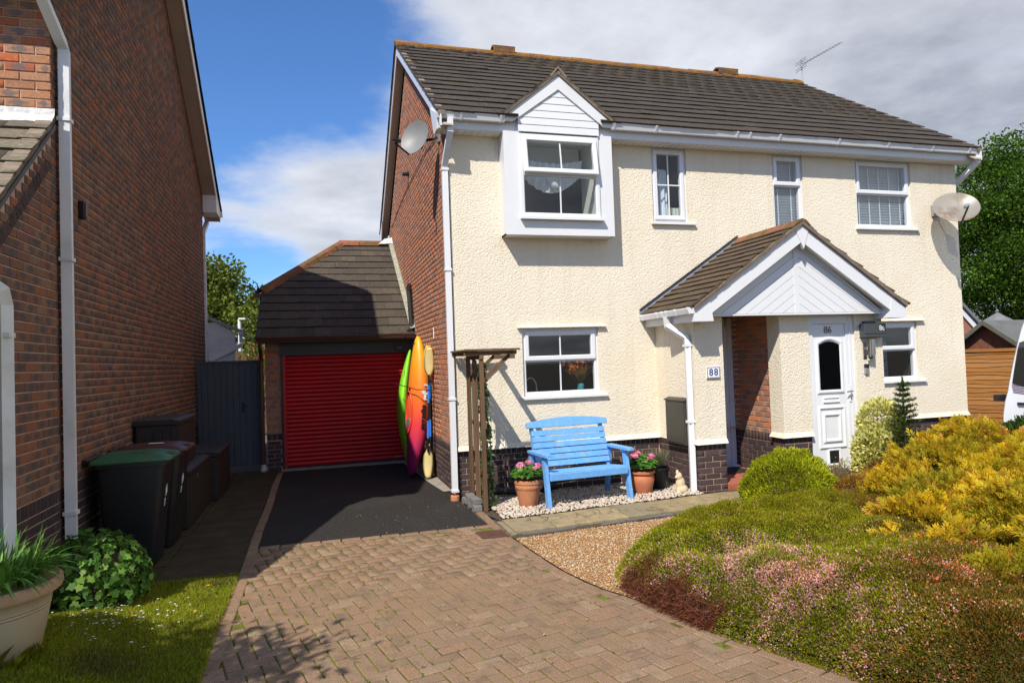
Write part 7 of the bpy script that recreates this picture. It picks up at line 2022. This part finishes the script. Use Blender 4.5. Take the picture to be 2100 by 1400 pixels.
brown = (d < .26) & (y > -4.98+.1*vnoise(x, y, 5, 33)) & (y < -3.92) & (x < 1.12) & (z < .13+.12*vnoise(x, y, 6, 31)+rng.normal(0, .035, n))
px, py, _z = proj(P)
rust = np.clip((px-1640)/330+(py-1190)/420+(vnoise(x, y, 1.6, 41)-.5)*1.3, 0, 1)
tuft = vnoise(x, y, 7.5, 45)*.6+vnoise(x, y, 17, 46)*.4
pinkz = np.exp(-(((px-1560)/240)**2+((py-1190)/85)**2))*.95+.35*vnoise(x, y, 2.6, 43)+.05
flower = (rng.random(n) < np.clip((.01+.66*pinkz*pinkz+.30*rust*vnoise(x, y, 3.5, 47)+.12*(vnoise(x, y, 2.1, 49) > .55))*np.clip((tuft-.26)*2.6, .25, 1.4), 0, .72)*np.where(py < 1085, .35, 1)) & (~brown)
green = pick([(.23, .29, .008), (.30, .35, .010), (.16, .21, .008), (.37, .38, .016), (.28, .20, .018)], n)
dgreen = pick([(.12, .12, .012), (.16, .15, .014), (.095, .095, .012), (.24, .12, .022), (.30, .11, .025)], n)
gm = np.clip(rust*1.1+(py < 1085)*.35, 0, 1)[:, None]; col = green*(1-gm)+dgreen*gm
pk = pick([(.70, .36, .35), (.76, .46, .46), (.60, .34, .46), (.78, .42, .28), (.54, .26, .30)], n)
rs = pick([(.66, .22, .10), (.58, .16, .07), (.72, .34, .18), (.66, .38, .28)], n)
isr = rng.random(n) < rust*.85
col = np.where(flower[:, None], np.where(isr[:, None], rs, pk), col)*(.70+.6*tuft)[:, None]
col = np.where(brown[:, None], pick([(.17, .055, .03), (.23, .08, .045), (.11, .04, .025), (.28, .11, .06)], n), col)
D = unitv(nrm*1.2+rdir(n)*.70+np.array([0, 0, .15])); D = np.where(brown[:, None], unitv(nrm*.4+rdir(n)*.9+np.array([-.2, -.1, -.1])), D)
L = np.where(flower, rng.uniform(.009, .017, n), rng.uniform(.013, .027, n)); L = np.where(brown, rng.uniform(.04, .10, n), L)
W = np.where(flower, .010, .007); W = np.where(brown, .004, W)
attr_mesh('sprigs', leafverts(P, D, rdir(n), L, W), QF, np.clip(col, 0, 1), 'leaf_matte', he)
k = rng.random(n) < .6
attr_mesh('sprigs', leafverts(P[k], D[k], rdir(int(k.sum())), L[k]*.9, W[k]), QF, np.clip(col[k]*.9, 0, 1), 'leaf_matte', he)

# ---- golden thuja: several overlapping cushions made of flat feathered sprays
def thuja(name, lobes, nspray, label):
    r = empty(name, (lobes[0][0], lobes[0][1], 0), label, 'conifer')
    vol = np.array([l[3]**2 for l in lobes]); vol = vol/vol.sum()
    which = rng.choice(len(lobes), nspray*2, p=vol); ns = nspray*2
    lob = np.array([l[:3] for l in lobes])[which]; R_ = np.array([(l[3], l[3], l[4]) for l in lobes])[which]
    d = rdir(ns); d[:, 2] = np.abs(d[:, 2])*1.0-.22; d = unitv(d)
    S0 = lob+d*R_
    bump = (vnoise(S0[:, 0]+S0[:, 2]*.7, S0[:, 1]-S0[:, 2]*.6, 2.6, 51)-.5)*.34+(vnoise(S0[:, 0]-S0[:, 2], S0[:, 1]+S0[:, 2], 6.5, 52)-.5)*.22
    cav = vnoise(S0[:, 0]*1.0+S0[:, 2]*.9+7, S0[:, 1]-S0[:, 2]*.5+3, 4.2, 57)
    P = lob+d*R_*(1+bump-.22*rng.random(ns)**1.6)[:, None]
    keep = (rng.random(ns) < np.clip((cav-.30)*3.4, .04, 1)) & (P[:, 2] > .02)
    for i, l in enumerate(lobes):
        q_ = (((P-np.array(l[:3]))/np.array([l[3], l[3], l[4]]))**2).sum(1); keep &= ~((q_ < .50) & (which != i))
    px, py, zc = proj(P); keep &= (px < 2150) & (px > 1600)
    P = P[keep]; d = d[keep]; bump = bump[keep]; cav = cav[keep]; m_ = len(P)
    A = unitv(d*[1, 1, .7]+rdir(m_)*.55+np.array([0, 0, .40]))
    Nn = unitv(np.cross(A, rdir(m_))); S = np.cross(A, Nn)
    L = rng.uniform(.05, .105, m_)
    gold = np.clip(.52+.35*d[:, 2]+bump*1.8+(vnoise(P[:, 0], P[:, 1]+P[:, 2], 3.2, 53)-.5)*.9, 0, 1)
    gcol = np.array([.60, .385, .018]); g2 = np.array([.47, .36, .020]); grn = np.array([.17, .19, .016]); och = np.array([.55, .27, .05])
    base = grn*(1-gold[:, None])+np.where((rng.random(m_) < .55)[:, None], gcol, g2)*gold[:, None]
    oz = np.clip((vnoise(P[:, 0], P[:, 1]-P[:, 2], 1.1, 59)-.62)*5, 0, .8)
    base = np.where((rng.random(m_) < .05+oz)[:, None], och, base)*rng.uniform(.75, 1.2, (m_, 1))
    allV = []; allC = []
    for j in range(8):
        t = .12+.88*j/7; side = 1 if j % 2 else -1
        o_ = P+A*(L*t)[:, None]*.75+Nn*(L*.14*t*t)[:, None]
        dd = unitv(A*.75+S*side*(1.05-.55*t)+rdir(m_)*.22)
        if j == 7: dd = A
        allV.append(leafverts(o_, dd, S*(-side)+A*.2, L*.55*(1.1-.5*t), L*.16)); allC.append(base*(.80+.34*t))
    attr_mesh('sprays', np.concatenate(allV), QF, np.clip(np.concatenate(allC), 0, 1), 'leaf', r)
    for i, l in enumerate(lobes):
        core = MB(); rings = []
        for j in range(9):
            ph_2 = -.3+(math.pi/2+.3)*j/8; rings.append([(l[0]+l[3]*.66*math.cos(ph_2)*math.cos(2*math.pi*k/16), l[1]+l[3]*.66*math.cos(ph_2)*math.sin(2*math.pi*k/16), max(.0, l[2]+l[4]*.66*math.sin(ph_2))) for k in range(16)])
        core.loft(rings, cap=False).build('inner_twigs', 'thuja_core', r, smooth=True)
    return r
thuja('golden_thuja', [(4.45, -3.55, .22, .78, .60), (3.78, -3.68, .16, .62, .46), (5.05, -3.40, .28, .85, .68), (3.45, -4.30, .22, .62, .50), (4.30, -4.35, .28, .80, .58), (3.05, -4.55, .18, .55, .44), (2.62, -5.05, .12, .55, .40), (3.5, -5.1, .25, .75, .55), (2.42, -5.70, .10, .58, .40), (3.0, -5.9, .2, .7, .5)], 40000, 'spreading golden yellow thuja behind the heather')
# orange-tipped low shrub between the dome and the thuja
dome('rusty_spirea', (4.35, -2.55, .0), (.80, .52, .40), 16000, [(.40, .17, .03), (.34, .12, .025), (.30, .22, .03), (.20, .19, .03), (.44, .24, .04)], 'low rusty orange shrub between the lime dome and golden thuja', .036, .016, wob=.12)
dome('red_tipped_shrub', (5.15, -2.1, .05), (.55, .40, .44), 9000, [(.22, .07, .03), (.16, .10, .03), (.11, .13, .03), (.28, .10, .04)], 'dull red leafy shrub in front of the variegated bush', .04, .018, wob=.16)
# variegated euonymus by the door
eu = empty('variegated_euonymus', (5.55, -1.62, 0), 'cream and green variegated bush beside the white front door', 'shrub')
pts = []
for c, r_ in (((5.36, -1.60, .80), (.27, .25, .33)), ((5.16, -1.68, .48), (.26, .24, .32)), ((5.45, -1.62, .45), (.27, .25, .40)), ((5.02, -1.72, .28), (.18, .17, .22))):
    P, d, q_ = shell_points(1500, c, r_, .55, False); pts.append((P, d))
P = np.concatenate([a for a, b in pts]); d = np.concatenate([b for a, b in pts]); n = len(P)
D = unitv(d+rdir(n)*.6+[0, 0, .25]); W = rdir(n)
attr_mesh('foliage', leafverts(P, D, W, .062*rng.uniform(.8, 1.2, n), .034, .08), QF, pick([(.66, .62, .20), (.74, .69, .30), (.58, .56, .14)], n), 'leaf_gloss', eu)
attr_mesh('foliage', leafverts(P+np.cross(unitv(D), unitv(W))*.0015+D*.006, D, W, .040, .017, .08), QF, pick([(.14, .21, .03), (.20, .27, .05), (.25, .30, .07)], n), 'leaf_gloss', eu)
MB().tube([(5.55, -1.62, 0), (5.58, -1.62, .6)], [.03, .012], 6).build('stem', 'bark', eu)
# small spruce
spx = wpx(1857, 900, -2.0); SPX = float(spx[0])
spr = empty('young_spruce', (SPX, -2.0, 0), 'small upright dark green spruce beside the variegated bush', 'conifer')
ztop = float(wpx(1853, 774, -2.0)[2])
MB().tube([(SPX, -2.0, 0), (SPX, -2.0, ztop-.04)], [.022, .004], 6).build('trunk', 'bark', spr)
bP = []; bD = []; bl = MB()
z = .12
while z < ztop-.05:
    rad = .30*(1-(z/ztop))**.85+.04; m_ = 7
    for k in range(m_):
        a = 2*math.pi*k/m_+rng.random()*1.2; L = rad*rng.uniform(.75, 1.15)
        s = np.array([SPX, -2.0, z]); dirv = unitv(np.array([math.cos(a), math.sin(a), .22])); e = s+dirv*L+np.array([0, 0, L*.12])
        bl.tube([s, e], [.005, .002], 4)
        nn = int(34+L*260)
        t = rng.random(nn)**.8; bP.append(s+(e-s)*t[:, None]+rng.normal(0, .006, (nn, 3)))
        bD.append(unitv(dirv*.8+rdir(nn)*.9+np.array([0, 0, .25])))
    z += .062+.02*rng.random()
bl.build('branch', 'bark', spr)
t = rng.random(160); bP.append(np.stack([0*t+SPX, 0*t-2.0, ztop-.16+.15*t], 1)); bD.append(unitv(rdir(160)*.6+[0, 0, .9]))
P = np.concatenate(bP); D = np.concatenate(bD); n = len(P)
attr_mesh('needles', leafverts(P, D, rdir(n), .034, .009), QF, pick([(.045, .075, .016), (.06, .10, .02), (.085, .13, .028), (.035, .055, .014)], n), 'leaf', spr)
dome('dark_shrub', (8.3, -1.6, .1), (.9, .6, .72), 9000, [(.05, .10, .015), (.07, .13, .02), (.035, .07, .012)], 'dark green bush below the white van', .06, .03, wob=.15)
dome('pale_twiggy_shrub', (4.72, -1.55, .05), (.30, .20, .30), 2200, [(.30, .20, .10), (.24, .26, .06), (.36, .27, .18), (.22, .14, .08)], 'sparse pale twiggy shrub at the foot of the white door', .035, .010, wob=.25)

# ---- ivy up the trellis
iv = empty('trellis_ivy', (.2, -.5, 0), 'ivy climbing the far side of the wooden trellis', 'ivy')
def ivy_unit():
    # five-lobed leaf outline in x,y, length 1
    o = [(0, 0), (.18, -.10), (.42, .02), (.36, .24), (.50, .46), (.26, .60), (0, 1.0), (-.26, .60), (-.50, .46), (-.36, .24), (-.42, .02), (-.18, -.10)]
    return np.array(o)
IVU = ivy_unit()
def ivy_leaves(P, Nn, size, cols, mat, root, nm='leaves', droop=True):
    n = len(P); Nn = unitv(Nn); dn = np.tile(np.array([0, 0, -1.0]), (n, 1))+rng.normal(0, .5, (n, 3)); dn = unitv(dn-Nn*np.sum(dn*Nn, 1, keepdims=True)); sd = np.cross(dn, Nn)
    V = P[:, None, :]+(sd[:, None, :]*IVU[None, :, :1]+dn[:, None, :]*IVU[None, :, 1:])*np.asarray(size)[:, None, None]
    V = V+Nn[:, None, :]*(np.abs(IVU[None, :, :1])*.25-.05)*np.asarray(size)[:, None, None]
    return attr_mesh(nm, V, [tuple(range(12))], cols, mat, root)
n = 800; zz_ = rng.uniform(.03, 1.8, n); yy = -0.78+.22*rng.random(n)+.25*(rng.random(n) < .25); xx = .19+.11*rng.random(n)*(1.2-zz_/2.2)
Nn = unitv(np.stack([np.ones(n)*.7, -np.ones(n)*.8, .3*np.ones(n)], 1)+rng.normal(0, .45, (n, 3)))
ivy_leaves(np.stack([xx, yy, zz_], 1), Nn, rng.uniform(.035, .065, n), pick([(.035, .085, .02), (.05, .12, .03), (.09, .16, .05), (.16, .22, .10)], n), 'leaf_gloss', iv)
mb = MB()
for k in range(3): mb.tube([(.2, -.7+.1*k, 0), (.21, -.66+.12*k, .7), (.2, -.72+.1*k, 1.3), (.2, -.6, 1.8)], .006, 5)
mb.build('stems', 'bark', iv)

# ---- ivy shrub by the bins
ivs = empty('ivy_bush', (-3.42, -2.95, 0), 'variegated ivy bush in front of the green-lidded bin', 'bush')
c_ = np.array([-3.46, -2.95, .22]); rad = np.array([.40, .38, .40])
n = 1700; d = rdir(n); d[:, 2] = np.abs(d[:, 2])-.25; d = unitv(d); P = c_+d*rad*rng.uniform(.78, 1.05, (n, 1)); P[:, 2] = np.maximum(P[:, 2], lawn_z(P[:, 0], P[:, 1])+.02)
ivy_leaves(P, d+rng.normal(0, .45, (n, 3)), rng.uniform(.035, .066, n), pick([(.05, .12, .02), (.07, .16, .028), (.13, .25, .035), (.10, .19, .05), (.22, .34, .08)], n, [.3, .3, .18, .12, .10]), 'leaf', ivs)
n = 260; d = rdir(n); d[:, 2] = np.abs(d[:, 2])-.25; d = unitv(d); P = c_+d*rad*rng.uniform(.8, 1.0, (n, 1)); P[:, 2] = np.maximum(P[:, 2], .1)
core = MB(); core.loft([[(c_[0]+rad[0]*.74*math.cos(ph)*math.cos(2*math.pi*k/16), c_[1]+rad[1]*.74*math.cos(ph)*math.sin(2*math.pi*k/16), c_[2]+rad[2]*.74*math.sin(ph)) for k in range(16)] for ph in np.linspace(-.5, 1.5, 8)]).build('inner_twigs', 'twig', ivs, smooth=True)

# ---- big pot of agapanthus
PX, PYY = -3.63, -4.20; PZ = float(lawn_z(PX, PYY))
bg_ = empty('agapanthus_pot', (PX, PYY, PZ), 'large stone-coloured pot of strappy green leaves on the lawn', 'potted plant')
o = MB().lathe([(.24, 0), (.252, .02), (.285, .16), (.298, .24), (.296, .250), (.304, .258), (.302, .270), (.308, .278), (.306, .288), (.318, .335), (.325, .345), (.358, .352), (.366, .375), (.362, .405), (.345, .415), (.325, .408), (.318, .36), (.02, .35)], (0, 0, 0), 48).build('pot', 'pot_resin', bg_, world=False); smooth_angle(o, 35)
o = MB().lathe([(.327, .346), (.360, .353), (.368, .376), (.364, .407), (.345, .417), (.327, .409)], (0, 0, 0), 48).build('rim', 'pot_resin_rim', bg_, world=False); smooth_angle(o, 35)
n = 520; a = rng.uniform(0, 6.28, n); r0 = .26*np.sqrt(rng.random(n)); ln_ = rng.uniform(.22, .44, n); out = rng.uniform(.15, 1.0, n)
segs = 7; W0 = rng.uniform(.010, .021, n)
B = np.stack([PX+r0*np.cos(a), PYY+r0*np.sin(a), np.full(n, PZ+.38)], 1); H = np.stack([np.cos(a+rng.normal(0, .5, n)), np.sin(a+rng.normal(0, .5, n)), 0*a], 1)
S = np.stack([-H[:, 1], H[:, 0], 0*a], 1); V = []
for i in range(segs+1):
    t = i/segs; w_ = W0*(1-t**3)*(.75+.5*math.sin(math.pi*t)); c = B+H*(ln_*out*t**1.4)[:, None]*.95+np.array([0, 0, 1.0])*((ln_*(1-.35*out))*t-ln_*out*.75*t**2.6)[:, None]
    V += [c-S*w_[:, None]*.5, c+np.array([0, 0, -1])*(w_*.22)[:, None], c+S*w_[:, None]*.5]
F_ = []
for i in range(segs):
    for j in range(2): F_.append((i*3+j, i*3+j+1, i*3+4+j, i*3+3+j))
attr_mesh('leaves', np.stack(V, 1), F_, pick([(.08, .20, .028), (.11, .25, .038), (.055, .14, .022), (.16, .32, .06)], n), 'leaf_gloss', bg_)

# ---- grass
def grass(name, n, xr, yr, cond, hmin, hmax, cols, label, wdt=.0035, lean=.5):
    x = rng.uniform(*xr, n); y = rng.uniform(*yr, n); k = cond(x, y); x, y = x[k], y[k]; n = len(x); z = lawn_z(x, y)
    a = rng.uniform(0, 6.28, n); h = rng.uniform(hmin, hmax, n)*(.6+.8*vnoise(x, y, 4, 61)); ln_ = lean*rng.random(n)
    B = np.stack([x, y, z-.004], 1); H = np.stack([np.cos(a), np.sin(a), 0*a], 1); S = np.stack([-np.sin(a), np.cos(a), 0*a], 1)*wdt
    M_ = B+H*(h*ln_*.35)[:, None]+np.array([0, 0, 1])*(h*.6)[:, None]; T_ = B+H*(h*ln_)[:, None]+np.array([0, 0, 1])*(h*(1-.25*ln_))[:, None]
    V = np.stack([B-S, B+S, M_+S*.7, T_, M_-S*.7], 1)
    dry = vnoise(x, y, 2.3, 63)[:, None]; c1 = pick(cols, n); c2 = pick([(.24, .21, .06), (.17, .18, .04)], n)
    return tag(attr_mesh(name, V, [(0, 1, 2, 3, 4)], np.where((dry+rng.normal(0, .12, dry.shape)) > .80, c2, c1), 'grass_leaf', None), label, 'grass', kind='stuff')
inl = lambda x, y: inpoly(x, y, [(-2.47, -2.42), (-3.84, -2.42), (-3.86, -3.8), (-5.2, -3.85), (-5.4, -6.0), (-2.40, -6.0), (-2.46, -4.6), (-2.48, -3.7)]) & (np.hypot(x-PX, y-PYY) > .25)
GR = [(.27, .34, .018), (.35, .41, .028), (.19, .26, .016), (.43, .43, .06), (.36, .32, .07)]
grass('grass', 150000, (-4.6, -2.4), (-5.6, -2.42), inl, .018, .045, GR, 'short green lawn grass at the lower left')
grass('long_grass', 500, (-4.1, -3.2), (-4.75, -4.2), lambda x, y: (np.hypot(x-PX, y-PYY) > .24) & (np.hypot(x-PX, y-PYY) < .36), .05, .13, GR, 'longer grass blades round the foot of the large pot', .002, .8)
# daisies and buttercups
n = 130; x = rng.normal(-3.22, .30, n); y = rng.normal(-3.55, .32, n); k = (x < -2.56) & (y < -2.6) & (x > -3.95) & (y > -4.2); x, y = x[k], y[k]; n = len(x)
P = np.stack([x, y, lawn_z(x, y)+rng.uniform(.035, .055, n)], 1); V = []
for k in range(8):
    t = 2*math.pi*k/8; V.append(P+np.array([math.cos(t)*.0085, math.sin(t)*.0085, 0])+rng.normal(0, .0012, (n, 3)))
tag(attr_mesh('daisies', np.stack(V, 1), [tuple(range(8))], np.tile([[.85, .85, .83]], (n, 1)), 'petal', None), 'white daisies scattered in the lawn', 'daisies', kind='stuff')
for i, (px_2, py_2, l) in enumerate(((427, 1203, 'yellow buttercup near the corner of the lawn and paving'), (400, 1256, 'yellow buttercup in the middle of the lawn'), (272, 1266, 'yellow buttercup among the daisies'))):
    dd = CF+CR*(px_2-1050)/FPX-CU*(py_2-700)/FPX; t = (.10-CAM[2])/dd[2]; P_ = CAM+dd*t; bt = empty('buttercup', (P_[0], P_[1], 0), l, 'flower', 'buttercups in the lawn')
    m_ = 6; a = np.arange(m_)*1.047; D = np.stack([np.cos(a), np.sin(a), .5+0*a], 1)
    attr_mesh('petals', leafverts(np.tile(P_+[0, 0, .01], (m_, 1)), D, np.stack([-np.sin(a), np.cos(a), 0*a], 1), .018, .016), QF, np.tile([[.75, .48, .01]], (m_, 1)), 'petal', bt)
    MB().tube([(P_[0], P_[1], 0), tuple(P_+[0, 0, .01])], .0015, 4).build('stem', 'twig', bt)
# weeds in the paving joints
n = 900; x = rng.uniform(-2.35, .4, n); y = -1.45-3.6*rng.random(n)**1.5; k = inpoly(x, y, inner) & (vnoise(x, y, 1.3, 71)+.35*(x < -1.2) > .45); x, y = x[k], y[k]; n = len(x)
th_ = rng.integers(0, 2, n); u_ = (x+1.0)*pu[0]+(y+4)*pu[1]; v_ = (x+1.0)*pv[0]+(y+4)*pv[1]
u_ = np.where(th_ == 0, np.round(u_/.1)*.1, u_); v_ = np.where(th_ == 1, np.round(v_/.1)*.1, v_)
x = -1.0+pu[0]*u_+pv[0]*v_; y = -4.0+pu[1]*u_+pv[1]*v_
m_ = 5; P = np.repeat(np.stack([x, y, 0*x-.003], 1), m_, 0)+rng.normal(0, .006, (n*m_, 3))*[1, 1, 0]; D = unitv(rdir(n*m_)*[1, 1, .5]+[0, 0, .5])
tag(attr_mesh('joint_moss', leafverts(P, D, rdir(n*m_), rng.uniform(.006, .018, n*m_), .006), QF, pick([(.13, .17, .02), (.18, .22, .03), (.09, .13, .02)], n*m_), 'leaf', None), 'moss and small weeds in the paving joints', 'moss', kind='stuff')
# fallen leaves on the roof edge are lichen in the tiles; a birch behind the camera shades the lawn
tree('birch_tree', (-5.6, -7.4, 0), 5, (-4.75, -6.45, 3.0), (1.0, .55, .55), 44, 100, .085, LIME, 'leafy birch out of view to the left whose shade falls on the lawn', csize=.22, trunk_r=.09)
# ------------------------------------------------------------------ lettering becomes mesh
_dg = bpy.context.evaluated_depsgraph_get()
for o in [q_ for q_ in bpy.data.objects if q_.type == 'FONT']:
    me = bpy.data.meshes.new_from_object(o.evaluated_get(_dg))
    nm = o.name.split('.')[0]; par = o.parent; ml = o.matrix_local.copy()
    if not me.materials: me.materials.append(o.data.materials[0])
    bpy.data.objects.remove(o)
    o2 = bpy.data.objects.new(nm, me); COL.objects.link(o2); o2.parent = par; o2.matrix_local = ml
